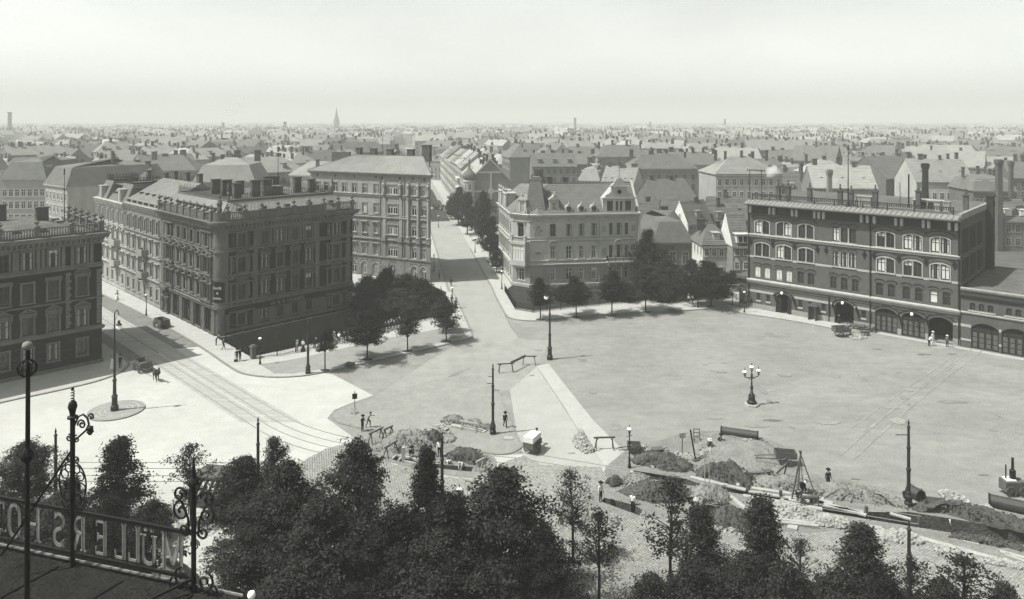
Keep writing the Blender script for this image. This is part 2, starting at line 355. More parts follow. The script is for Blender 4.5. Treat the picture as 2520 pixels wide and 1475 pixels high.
# pavements
k1 = smooth(gl([(-500, 1110), (0, 993), (92, 973.6), (224, 943.6), (288, 921.5), (310, 906), (316, 896), (304, 882)]), 4)
LC = Vector((-55.9, 99.7, 0))
slab('pavement', k1 + [k1[-1] + D1 * 60, LC + D1 * 62, LC - D2 * 60], [], .12, m_pave, kerbs=[k1[3:]])
k2 = smooth(gl([(250, 725), (356, 777), (444, 825), (506, 863), (574, 909.5), (610, 923.5), (666, 929.5), (718, 928.7), (766, 923.5), (826, 911.5), (878, 899.5), (986, 875.5), (1096, 849.5), (1121, 842), (1150, 836), (1161, 829), (1157, 813), (1144, 783), (1118, 727), (1104, 719)]), 3)
k2f = [G(250, 725) + D1 * 200] + k2 + [G(1063.6, 584), G(1063.6, 584) + SU * 60]
p2o = k2f + [Vector((-40, 262, 0)), Vector((-120, 300, 0)), GC + D1 * 230]
slab('pavement', p2o, [H_canal], .12, m_pave, kerbs=[k2[:-1], k2f[-3:]])
prom = gl([(640, 900), (676, 922), (720, 922), (826, 905), (986, 869), (1096, 843), (1135, 833), (1146, 826), (1130, 800), (1080, 812), (985, 828), (860, 856), (735, 884)])
sheet('promenade', prom, [], .127, m_prom)
k3a = smooth(gl([(1063.6, 584), (1156.5, 611), (1208, 704), (1217, 725), (1233, 755), (1246, 777), (1262, 786), (1317, 791), (1413, 781), (1493, 775), (1585, 769), (1647, 768.5), (1775, 759), (1797, 763.7), (1832.6, 773.3), (1919, 786), (2024.8, 805), (2052, 812)])[1:], 3)
k3 = [G(1156.5, 611) + SU * 400] + k3a
FA, FD = Vector((41.6, 129.1, 0)), Vector((.736, -.678, 0)); FN = Vector((-.678, -.736, 0))
slab('pavement', k3 + [FA + FD * 19, FA, Vector((60, 190, 0)), Vector((-4, 250, 0)), G(1156.5, 611) + SU * 400 + SR * 5], [], .12, m_pave, kerbs=[k3a])
sheet('apron', [FA + FD * 20 + FN * .5, FA + FD * 20 + FN * 1.5, FA + FD * 48 + FN * 1.5, FA + FD * 48 + FN * .5], [], .008, m_pave)
gut = gl([(1233, 757), (1262, 805), (1280, 829), (1297, 833), (1352, 834.5), (1352, 836), (1296, 835), (1276, 831), (1256, 806)])
sheet('gutter', gut, [], .016, m_kerb)
slab('villa_garden', gl([(1243, 718), (1269, 760), (1313, 768), (1413, 757), (1505, 748), (1603, 738), (1790, 737), (1800, 700), (1600, 690), (1280, 690)]), [], .2, m_soil)
slab('river_garden', [rail_end + Vector((1, 1, 0)), GC + D2 * 35.2, GC + D2 * 24.5, GC + D2 * 24.5 + D1 * 8, Vector((-17, 147, 0)), G(1098, 722), G(1088, 775)], [], .25, m_soil)
# the sunken river with its quay walls
b = MB(); wl = [H_canal[i] for i in (0, 1, 2, 3)]
for i in range(4):
    p, q = wl[i], wl[(i + 1) % 4]
    b.add([(p.x, p.y, -5), (q.x, q.y, -5), (q.x, q.y, .06), (p.x, p.y, .06)], [(3, 2, 1, 0)])
tag(b.build('quay_wall', mat('quay stone', .07, .9, .3, .6, .3, 5)), 'dark stone quay walls lining the sunken river below the railing', 'quay wall')
sheet('river', [p + (p - (wl[0] + wl[2]) / 2).normalized() * 2 for p in wl], [], -4.2, glassy('river water', .02, .12))
def pit(hole, depth, name):
    b = MB(); n = len(hole); c = sum(hole, Vector()) / n
    bot = [p + (c - p).normalized() * .12 for p in hole]
    for i in range(n):
        p, q, s, t = hole[i], hole[(i + 1) % n], bot[(i + 1) % n], bot[i]
        b.add([(p.x, p.y, .02), (q.x, q.y, .02), (s.x, s.y, -depth), (t.x, t.y, -depth)], [(0, 1, 2, 3)])
    o = b.build(name, m_dirtD); o['kind'] = 'structure'
    sheet('trench_bottom', [p + (p - c) * .03 for p in bot], [], -depth + .03, m_dirtD)
pit(H_T1, 1.5, 'trench_sides'); pit(H_T2, 1.9, 'trench_sides'); pit(H_T3, 1.4, 'trench_sides'); pit(H_T4, 1.3, 'trench_sides')
dirt1 = gl([(885, 1085), (940, 1062), (1000, 1056), (1060, 1060), (1120, 1092), (1170, 1106), (1215, 1125), (1222, 1150), (1196, 1178), (1080, 1168), (960, 1138), (905, 1112)])
sheet('dug_earth', smooth(dirt1 + dirt1[:1], 3)[:-1], [H_T1], .014, m_dirtL)
dirt2 = gl([(1490, 1150), (1550, 1105), (1640, 1080), (1700, 1062), (1790, 1064), (1900, 1085), (1960, 1120), (1985, 1160), (2080, 1180), (2200, 1208), (2330, 1232), (2520, 1270), (2760, 1330), (2760, 1440), (2520, 1395), (2300, 1335), (2100, 1302), (1990, 1312), (1800, 1298), (1700, 1275), (1560, 1278), (1440, 1246), (1478, 1190)])
sheet('dug_earth', smooth(dirt2 + dirt2[:1], 3)[:-1], [H_T2, H_T3, H_T4], .014, m_dirtL)
# sett paving built stone by stone in the foreground
def setts(poly, ang, holes=(), a=.235, bw=.165, seed=1):
    rnd = random.Random(seed); b = MB(); ca, sa = cos(ang), sin(ang)
    def inside(p, pl):
        c = False; n = len(pl); j = n - 1
        for i in range(n):
            if (pl[i].y > p[1]) != (pl[j].y > p[1]) and p[0] < (pl[j].x - pl[i].x) * (p[1] - pl[i].y) / (pl[j].y - pl[i].y) + pl[i].x: c = not c
            j = i
        return c
    us = [p.x * ca + p.y * sa for p in poly]; vv = [-p.x * sa + p.y * ca for p in poly]
    k = 0; v = min(vv)
    while v < max(vv):
        u = min(us) + (k % 2) * a * .5
        while u < max(us):
            p = (u * ca - v * sa, u * sa + v * ca)
            if inside(p, poly) and not any(inside(p, h) for h in holes):
                h = .05 + rnd.random() * .025; x = a * .46 * rnd.uniform(.86, 1); y = bw * .45 * rnd.uniform(.86, 1); t = .75
                vs = []
                for dx, dy, z in ((-x, -y, 0), (x, -y, 0), (x, y, 0), (-x, y, 0), (-x * t, -y * t, h), (x * t, -y * t, h), (x * t, y * t, h), (-x * t, y * t, h)):
                    vs.append((p[0] + dx * ca - dy * sa, p[1] + dx * sa + dy * ca, z))
                b.add(vs, [(4, 5, 6, 7), (0, 1, 5, 4), (1, 2, 6, 5), (2, 3, 7, 6), (3, 0, 4, 7)])
            u += a
        v += bw; k += 1
    o = b.build('setts', m_sett); o['kind'] = 'stuff'; return o
SP1 = gl([(640, 1165), (720, 1150), (800, 1105), (865, 1088), (905, 1114), (960, 1140), (1080, 1172), (1200, 1184), (1228, 1140), (1290, 1122), (1330, 1145), (1480, 1150), (1500, 1188), (1440, 1200), (1380, 1310), (1000, 1320), (700, 1230)])
setts(SP1, R(-20), (H_T1,), .27, .19, 3)
SP2 = gl([(1440, 1248), (1560, 1280), (1700, 1278), (1800, 1300), (1990, 1315), (2100, 1306), (2300, 1340), (2520, 1398), (2700, 1440), (2700, 1640), (2000, 1560), (1800, 1480), (1640, 1415), (1560, 1395), (1450, 1370), (1380, 1315)])
setts(SP2, R(-18.7), (), .25, .175, 5)
# tram rails let into the paving
def rails(parent, n0, s0, Yb, yend, xr):
    pts = []
    for s in range(0, 15): pts.append(Vector((0, 0, 0)) + D2 * n0 - D1 * (-s0 + s * (s0 - 0) / 14.0) if False else None)
    return pts
trk = bpy.data.objects.new('tram_track', None); COL.objects.link(trk); trk['kind'] = 'structure'
def rail(path):
    b = MB()
    for i in range(len(path) - 1):
        p, q = path[i], path[i + 1]; b.bar((p.x, p.y, .02), (q.x, q.y, .02), .085, .035)
    b.build('rail', m_rail, trk)
for n0, yb in ((36.05, 68.2), (37.3, 69.4), (38.45, 70.6), (39.8, 71.8)):
    # straight along the street, then a bend to the right along the front of the trees
    s1 = (yb + 9.5) / .7071 - n0                          # where the bend begins (distance along the street)
    path = [D2 * n0 + D1 * s for s in (260, 150, 100, s1)]
    p = path[-1].copy(); h = -45.0; st = 1.6
    while h < -1:
        h += 3.4; p = p + Vector((cos(R(h)), sin(R(h)), 0)) * st; path.append(p.copy())
    path += [p + Vector((7, -1.2, 0)), p + Vector((40, -13, 0))]
    rail(path)
for y in (70.7, 69.5, 68.1, 67.0): rail([Vector((-80, y, 0)), Vector((-26, y - .2, 0)), Vector((-8, y - .8, 0))])
# round refuge under the big arc lamp on the left
lc = G(286, 1012); b = MB(); b.lathe([(2.95, 0), (2.95, .14), (2.6, .15)], 40, lc)
o = b.build('refuge', m_prom); o['kind'] = 'structure'
b = MB()
for r in (2.3, 1.7, 1.15):
    for k in range(36):
        a, a2 = 2 * pi * k / 36, 2 * pi * (k + 1) / 36
        b.bar((lc.x + r * cos(a), lc.y + r * sin(a), .15), (lc.x + r * cos(a2), lc.y + r * sin(a2), .15), .1, .02)
for k in range(9):
    a = 2 * pi * k / 9
    for j in range(10):
        t0, t1 = j / 10 * 2 * pi, (j + 1) / 10 * 2 * pi; c = Vector((lc.x + 2.0 * cos(a), lc.y + 2.0 * sin(a), .152))
        b.bar(c + Vector((cos(t0), sin(t0), 0)) * .22, c + Vector((cos(t1), sin(t1), 0)) * .22, .07, .02)
b.build('mosaic_ring', m_pave, o)
# ------------------------------------------------------------------ facade kit
class Fac:
    """a straight facade: u runs left to right seen from outside, w outwards, z up; coordinates of the building's own empty"""
    def __init__(s, o, ang): s.o = Vector((o[0], o[1], 0)); s.a = ang; s.c, s.s = cos(ang), sin(ang)
    def P(s, u, w=0.0, z=0.0): return Vector((s.o.x + u * s.c + w * s.s, s.o.y + u * s.s - w * s.c, z))
def fbox(b, F, u0, u1, w0, w1, z0, z1):
    c = F.P((u0 + u1) / 2, (w0 + w1) / 2, (z0 + z1) / 2); return b.box(c, (u1 - u0, abs(w1 - w0), z1 - z0), F.a)
def fprof(b, F, u0, u1, prof, e0=0, e1=0):
    """extrude a (w, z) profile along the facade; e0/e1 widen the ends with w (mitred returns)"""
    n = len(prof); vs = [F.P(u0 - e0 * w, w, z) for w, z in prof] + [F.P(u1 + e1 * w, w, z) for w, z in prof]
    return b.add(vs, [(i, (i + 1) % n, n + (i + 1) % n, n + i) for i in range(n)] + [tuple(range(n))[::-1], tuple(range(n, 2 * n))])
def arcpts(u0, u1, zs, rise, n=8):
    """points of an arch from (u0, zs) to (u1, zs) with the given rise"""
    w = (u1 - u0) / 2; r = (w * w + rise * rise) / (2 * rise); cu, cz = (u0 + u1) / 2, zs + rise - r; t = math.asin(min(1, w / r))
    if rise > w: t = pi - t
    return [(cu + r * sin(-t + 2 * t * k / n), cz + r * cos(-t + 2 * t * k / n)) for k in range(n + 1)]
def wall(b, F, L, z0, z1, ops=(), rec=.25, back=True, u00=0.0):
    """wall face with openings (u0, u1, za, zb, rise); rise > 0 gives an arched head inside the rectangle"""
    us = sorted({round(q, 4) for q in [u00, L] + [q for o in ops for q in o[:2]]})
    zs = sorted({round(q, 4) for q in [z0, z1] + [min(max(q, z0), z1) for o in ops for q in o[2:4]]})
    for i in range(len(us) - 1):
        for j in range(len(zs) - 1):
            cu, cz = (us[i] + us[i + 1]) / 2, (zs[j] + zs[j + 1]) / 2
            if any(o[0] < cu < o[1] and o[2] < cz < o[3] for o in ops): continue
            b.add([F.P(us[i], 0, zs[j]), F.P(us[i + 1], 0, zs[j]), F.P(us[i + 1], 0, zs[j + 1]), F.P(us[i], 0, zs[j + 1])], [(0, 1, 2, 3)])
    for o in ops:
        u0, u1, za, zb = o[:4]; rise = o[4] if len(o) > 4 else 0
        def q(a, c): b.add([F.P(a[0], 0, a[1]), F.P(c[0], 0, c[1]), F.P(c[0], -rec, c[1]), F.P(a[0], -rec, a[1])], [(0, 1, 2, 3)])
        zt = zb - rise
        if za > z0 + .001: q((u1, za), (u0, za))
        q((u0, za), (u0, zt)); q((u1, zt), (u1, za))
        if rise:
            ar = arcpts(u0, u1, zt, rise); h = len(ar) // 2
            for k in range(len(ar) - 1): q(ar[k], ar[k + 1])
            for k in range(h): b.add([F.P(u0, 0, zb), F.P(ar[k][0], 0, ar[k][1]), F.P(ar[k + 1][0], 0, ar[k + 1][1])], [(0, 1, 2)])
            for k in range(h, len(ar) - 1): b.add([F.P(u1, 0, zb), F.P(ar[k][0], 0, ar[k][1]), F.P(ar[k + 1][0], 0, ar[k + 1][1])], [(0, 1, 2)])
        else: q((u0, zb), (u1, zb))
    return b
WC = {}
def wmeshes(w, h, rise, fm, bars):
    k = (round(w, 2), round(h, 2), round(rise, 2), fm.name, bars)
    if k in WC: return WC[k]
    b = MB(); t = .09; H = h - rise * .4
    b.box((-w / 2 + t / 2, 0, h / 2), (t, .08, h)); b.box((w / 2 - t / 2, 0, h / 2), (t, .08, h)); b.box((0, 0, t / 2), (w - 2 * t, .08, t)); b.box((0, 0, h - t / 2), (w - 2 * t, .08, t))
    tz = h * .66
    if bars & 1: b.box((0, -.01, h / 2), (.1, .08, h - 2 * t))
    if bars & 2: b.box((0, .012, tz), (w - 2 * t, .07, .09))
    if bars & 4: b.box((0, .014, h * .36), (w - 2 * t, .05, .05))
    f = b.mesh('window', fm)
    g = MB(); pw = (w - 2 * t) / (2 if bars & 1 else 1); g.box((0, 0, h / 2), (pw, .02, h - 2 * t)); p = g.mesh('pane', m_glass)
    bl = MB(); bl.box((0, 0, 0), (w - 2 * t, .015, 1)); bm = bl.mesh('blind', m_blind)
    cu = MB(); cu.box((0, 0, h / 2), ((w - 2 * t) * .24, .015, h - 2 * t)); cm = cu.mesh('curtain', m_curt)
    WC[k] = (f, p, pw, bm, cm); return WC[k]
WR = random.Random(11)
def win(par, F, u, z, w, h, fm=None, rec=.22, rise=0, bars=3, blind=0.0, curtain=0.0, full=0.0, panes=True):
    fm = fm or m_wfr
    f, p, pw, bm, cm = wmeshes(w, h, rise, fm, bars)
    o = put('window', f, par, F.P(u, -rec + .05, z), F.a)
    if panes:
        if bars & 1:
            for sx in (-1, 1): put('pane', p, o, (sx * pw / 2, .04, 0))
        else: put('pane', p, o, (0, .04, 0))
    r = WR.random()
    if r < full: put('blind', bm, o, (0, .022, h * .5), 0, (1, 1, h * .84))
    elif r < full + blind:
        k = WR.choice((.15, .22, .3)); put('blind', bm, o, (0, .022, h - .09 - h * k / 2), 0, (1, 1, h * k))
    if WR.random() < curtain:
        for sx in (-1, 1): put('curtain', cm, o, (sx * (w / 2 - .09 - w * .1), .026, 0))
    return o
SCACHE = {}
def surround(par, F, u, z, w, h, m, style='plain', t=.2, pr=.1):
    """stone surround of one window: jambs, head, sill and a hood; style plain, tri, seg, hood, ear"""
    k = (round(w, 2), round(h, 2), m.name, style, t, pr)
    if k not in SCACHE:
        L = Fac((0, 0), 0); b = MB()
        fbox(b, L, -w / 2 - t, -w / 2, -.02, pr, 0, h); fbox(b, L, w / 2, w / 2 + t, -.02, pr, 0, h); fbox(b, L, -w / 2 - t - .02, w / 2 + t + .02, -.02, pr + .02, h, h + t)
        fbox(b, L, -w / 2 - t - .08, w / 2 + t + .08, -.02, pr + .12, -.16, 0)
        if style != 'plain':
            e = w / 2 + t + .14; z0 = h + t + .18
            fbox(b, L, -e + .1, e - .1, -.02, pr, h + t, z0)
            fbox(b, L, -e, e, -.02, pr + .3, z0, z0 + .12)
            for s in (-1, 1): fbox(b, L, s * (e - .12) - .09, s * (e - .12) + .09, -.02, pr + .2, z0 - .5, z0)
        sm = b.mesh('surround', m); pm = None
        if style in ('tri', 'seg'):
            b = MB(); e = w / 2 + t + .14; z1 = h + t + .3; rise = .62 if style == 'tri' else .6
            top = [(-e, z1), (0, z1 + rise), (e, z1)] if style == 'tri' else arcpts(-e, e, z1, rise, 8)
            n = len(top); tk = .15
            vs = []
            for w_ in (-.02, pr + .32):
                vs += [L.P(q[0], w_, q[1]) for q in top] + [L.P(q[0] * .99, w_, q[1] + tk) for q in top]
            fs = []
            for i in range(n - 1):
                fs += [(i, i + 1, n + i + 1, n + i)[::-1], (2 * n + i, 2 * n + i + 1, 3 * n + i + 1, 3 * n + i), (n + i, n + i + 1, 3 * n + i + 1, 3 * n + i), (i, 2 * n + i, 2 * n + i + 1, i + 1)]
            fs += [(0, n, 3 * n, 2 * n), (n - 1, 3 * n - 1, 4 * n - 1, 2 * n - 1)]
            b.add(vs, fs)
            b.poly([L.P(q[0] * .96, pr * .8, q[1]) for q in top])
            b.lathe([(.14, 0), (.16, .1), (.05, .2)], 6, L.P(0, pr + .05, z1 + rise * .3))
            pm = b.mesh('pediment', m)
        SCACHE[k] = (sm, pm)
    sm, pm = SCACHE[k]
    o = put('surround', sm, par, F.P(u, 0, z), F.a)
    if pm: put('pediment', pm, par, F.P(u, 0, z), F.a)
    return o
def course(par, F, u0, u1, z, h, m, pr=.12, name='string_course', e0=1, e1=1):
    b = MB(); fprof(b, F, u0, u1, [(-.02, z), (pr * .6, z), (pr, z + h * .45), (pr * 1.15, z + h), (-.02, z + h + pr * .4)], e0, e1); return b.build(name, m, par)
def cornice(par, F, u0, u1, z, h, pr, m, e0=1, e1=1, brk=0.0, bm=None, name='cornice'):
    b = MB(); fprof(b, F, u0, u1, [(-.02, z), (pr * .25, z), (pr * .3, z + h * .3), (pr * .75, z + h * .5), (pr * .8, z + h * .72), (pr, z + h), (-.02, z + h + .1)], e0, e1)
    o = b.build(name, m, par)
    if brk:
        q = MB(); q.box((0, -pr * .34, 0), (brk * .34, pr * .62, h * .55)); me = q.mesh('bracket', bm or m); n = int((u1 - u0) / brk)
        for i in range(n): put('bracket', me, par, F.P(u0 + (i + .5) * (u1 - u0) / n, 0, z + h * .2), F.a)
    return o
BAL = {}
def balustrade(par, F, u0, u1, z, m, peds, h=1.0, w=.0, urn=True, solid=(), bal=.3):
    """rail, plinth and pedestals between the given u positions, balusters joined bay by bay"""
    b = MB(); fbox(b, F, u0, u1, w - .14, w + .14, z, z + .2); fbox(b, F, u0, u1, w - .17, w + .17, z + h - .16, z + h); b.build('balustrade_rail', m, par)
    k = (m.name, h, urn)
    if k not in BAL:
        q = MB(); q.box((0, 0, h * .5 + .06), (.55, .5, h + .12)); q.box((0, 0, h + .18), (.68, .62, .12)); pm = q.mesh('pedestal', m)
        q = MB(); q.lathe([(.2, 0), (.08, .1), (.08, .2), (.3, .45), (.34, .62), (.12, .7), (.1, .85), (.02, 1.0)], 8); BAL[k] = (pm, q.mesh('urn', m))
    pm, um = BAL[k]
    for u in peds:
        o = put('pedestal', pm, par, F.P(u, w, z), F.a)
        if urn: put('urn', um, o, (0, 0, h + .24))
    pe = sorted(peds)
    for i in range(len(pe) - 1):
        b = MB(); a, c = pe[i] + .3, pe[i + 1] - .3
        if i in solid:
            fbox(b, F, a, c, w - .1, w + .1, z + .2, z + h - .16); fbox(b, F, a + .35, c - .35, w + .1, w + .15, z + .32, z + h - .28); b.build('parapet_panel', m, par); continue
        n = max(1, int((c - a) / bal))
        for j in range(n): b.lathe([(.07, 0), (.11, .16), (.05, .42), (.08, h - .36)], 5, F.P(a + (j + .5) * (c - a) / n, w, z + .2))
        o = b.build('baluster_row', m, par); o['kind'] = 'stuff'
def quoins(par, F, u, z0, z1, m, side=1, n=None, w=.62, pr=.1):
    """rusticated blocks up a corner: alternating long and short"""
    h = .46; k = 0; z = z0
    key = ('q', m.name, w, pr)
    if key not in BAL:
        q = MB(); q.box((w / 2, -pr / 2, h / 2), (w, pr + .04, h - .06), 0, .94); BAL[key] = q.mesh('stone_block', m)
    while z + h <= z1 + .01:
        sc = 1.0 if k % 2 else .72
        put('stone_block', BAL[key], par, F.P(u, 0, z), F.a, (sc * side, 1, 1)); z += h; k += 1
def blocks(par, F, u0, u1, z0, z1, m, bw=1.3, bh=.42, pr=.07, ops=(), seed=0, name='stone_block'):
    """coursed rusticated masonry, each block a part; blocks that would cover an opening are cut short or left out"""
    key = ('b', m.name, pr)
    if key not in BAL:
        q = MB(); q.box((0, -pr / 2, 0), (1, pr + .02, 1)); BAL[key] = q.mesh(name, m)
    rows = max(1, round((z1 - z0) / bh)); bh = (z1 - z0) / rows; cnt = 0
    for r in range(rows):
        za, zb = z0 + r * bh, z0 + (r + 1) * bh
        segs = [(u0, u1)]
        for o in ops:
            if o[2] < zb - .02 and o[3] > za + .02:
                ns = []
                for a, c in segs:
                    if o[1] <= a or o[0] >= c: ns.append((a, c)); continue
                    if o[0] > a: ns.append((a, o[0]))
                    if o[1] < c: ns.append((o[1], c))
                segs = ns
        for a, c in segs:
            n = max(1, round((c - a) / bw)); off = bw * .5 if (r % 2 and n > 1) else 0
            cuts = [a] + [a + (i + 1) * (c - a) / n - (off * (c - a) / (n * bw)) for i in range(n)] + ([c] if off else [])
            cuts[-1] = c
            for i in range(len(cuts) - 1):
                if cuts[i + 1] - cuts[i] < .12: continue
                put(name, BAL[key], par, F.P((cuts[i] + cuts[i + 1]) / 2, 0, (za + zb) / 2), F.a, (cuts[i + 1] - cuts[i] - .05, 1 + WR.uniform(-.15, .15), bh - .05)); cnt += 1
    return cnt
def column(par, F, u, z0, z1, m, r=.16, w=.3, name='column'):
    b = MB(); b.lathe([(r * 1.5, 0), (r * 1.5, .12), (r, .2), (r * .85, z1 - z0 - .25), (r * 1.4, z1 - z0 - .12), (r * 1.5, z1 - z0)], 8, F.P(u, w, z0)); return b.build(name, m, par)
def statue(par, F, u, z, m, h=2.3, w=.3):
    b = MB(); s = h / 2.3
    b.lathe([(.3 * s, 0), (.26 * s, .6 * s), (.2 * s, 1.1 * s), (.3 * s, 1.5 * s), (.32 * s, 1.75 * s), (.1 * s, 1.92 * s), (.15 * s, 2.05 * s), (.16 * s, 2.2 * s), (.05 * s, 2.32 * s)], 8, F.P(u, w, z))
    b.bar(F.P(u - .3 * s, w + .05, z + 1.7 * s), F.P(u - .38 * s, w + .15, z + 1.1 * s), .14 * s); b.bar(F.P(u + .3 * s, w + .05, z + 1.7 * s), F.P(u + .12 * s, w + .28, z + 1.3 * s), .14 * s)
    return b.build('statue', m, par)
def chimney(par, x, y, z, h=1.8, w=.9, d=.6, rz=0, m=None, pots=0, cap=True):
    key = ('ch', round(h, 1), round(w, 1), round(d, 1), (m or m_chim).name, pots)
    if key not in BAL:
        b = MB(); b.box((0, 0, h / 2 - .4), (w, d, h + .8)); b.box((0, 0, h + .08), (w + .22, d + .22, .16)); b.box((0, 0, h * .3), (w + .1, d + .1, .12))
        for i in range(pots): b.lathe([(.14, h + .16), (.11, h + .6)], 6, (-w / 2 + (i + .5) * w / max(1, pots), 0, 0))
        BAL[key] = b.mesh('chimney', m or m_chim)
    return put('chimney', BAL[key], par, (x, y, z), rz)
def text(par, s, size, loc, rot, m, name='lettering', ext=.03, align='CENTER', sx=1.0, bold=0.0):
    c = bpy.data.curves.new(name, 'FONT'); c.body = s; c.size = size; c.extrude = ext; c.align_x = align; c.offset = bold; c.resolution_u = 2
    t = bpy.data.objects.new(name, c); COL.objects.link(t); dg = bpy.context.evaluated_depsgraph_get()
    me = bpy.data.meshes.new_from_object(t.evaluated_get(dg)); bpy.data.objects.remove(t); bpy.data.curves.remove(c)
    me.name = name; me.materials.clear(); me.materials.append(m)
    o = bpy.data.objects.new(name, me); COL.objects.link(o); o.parent = par; o.location = loc; o.rotation_euler = rot; o.scale = (sx, 1, 1)
    return o
def roof_poly(par, polys, m, name='roof', th=.0):
    b = MB()
    for p in polys: b.poly(p)
    return b.build(name, m, par)
def seams(par, a, b_, c, d, n, m, name='roof_seam'):
    """standing seams on a roof plane a-b (eave) to d-c (ridge)"""
    q = MB()
    for i in range(n + 1):
        t = i / n; p, r = Vector(a).lerp(Vector(b_), t), Vector(d).lerp(Vector(c), t); q.bar(p + Vector((0, 0, .02)), r + Vector((0, 0, .02)), .05, .07)
    o = q.build(name, m, par); o['kind'] = 'stuff'; return o
def tiles(par, a, b_, c, d, rows, m, name='tile_course'):
    """lapped tile courses on a roof plane: a-b eave, d-c ridge, one thin step per course"""
    a, b_, c, d = map(Vector, (a, b_, c, d)); n = (b_ - a).cross(d - a).normalized(); q = MB()
    for i in range(rows):
        t0, t1 = i / rows, (i + 1) / rows
        p0, p1, r0, r1 = a.lerp(d, t0), b_.lerp(c, t0), a.lerp(d, t1), b_.lerp(c, t1); h = n * .09
        q.add([p0, p1, p1 + h, p0 + h, r1 + n * .01, r0 + n * .01], [(0, 1, 2, 3), (3, 2, 4, 5)])
    o = q.build(name, m, par); o['kind'] = 'stuff'; return o
def railing(name, label, pts, m, h=1.05, sp=.16, post=2.4, z=0.0, cat='railing', par=None):
    """iron railing along a polyline: rails, posts; thin uprights joined as one part"""
    if par is None: par = thing(name, label, cat, pts[0]); o0 = Vector(pts[0])
    else: o0 = Vector((0, 0, 0))
    r = MB(); u = MB(); pm = MB(); pm.lathe([(.07, 0), (.05, .1), (.045, h + .1), (.08, h + .16), (.0, h + .3)], 6); pmesh = pm.mesh('post', m)
    for i in range(len(pts) - 1):
        p, q = Vector(pts[i]) - o0, Vector(pts[i + 1]) - o0; L = (q - p).length
        for zz in (.15, h * .6, h): r.bar(p + Vector((0, 0, zz + z)), q + Vector((0, 0, zz + z)), .06, .05)
        n = max(1, int(L / sp))
        for k in range(n): c = p.lerp(q, (k + .5) / n); u.box(c + Vector((0, 0, z + h / 2 + .06)), (.03, .03, h))
        n = max(1, round(L / post))
        for k in range(n + (i == len(pts) - 2)): put('post', pmesh, par, p.lerp(q, k / n) + Vector((0, 0, z)))
    r.build('rail', m, par); o = u.build('upright_bars', m, par); o['kind'] = 'stuff'
    return par
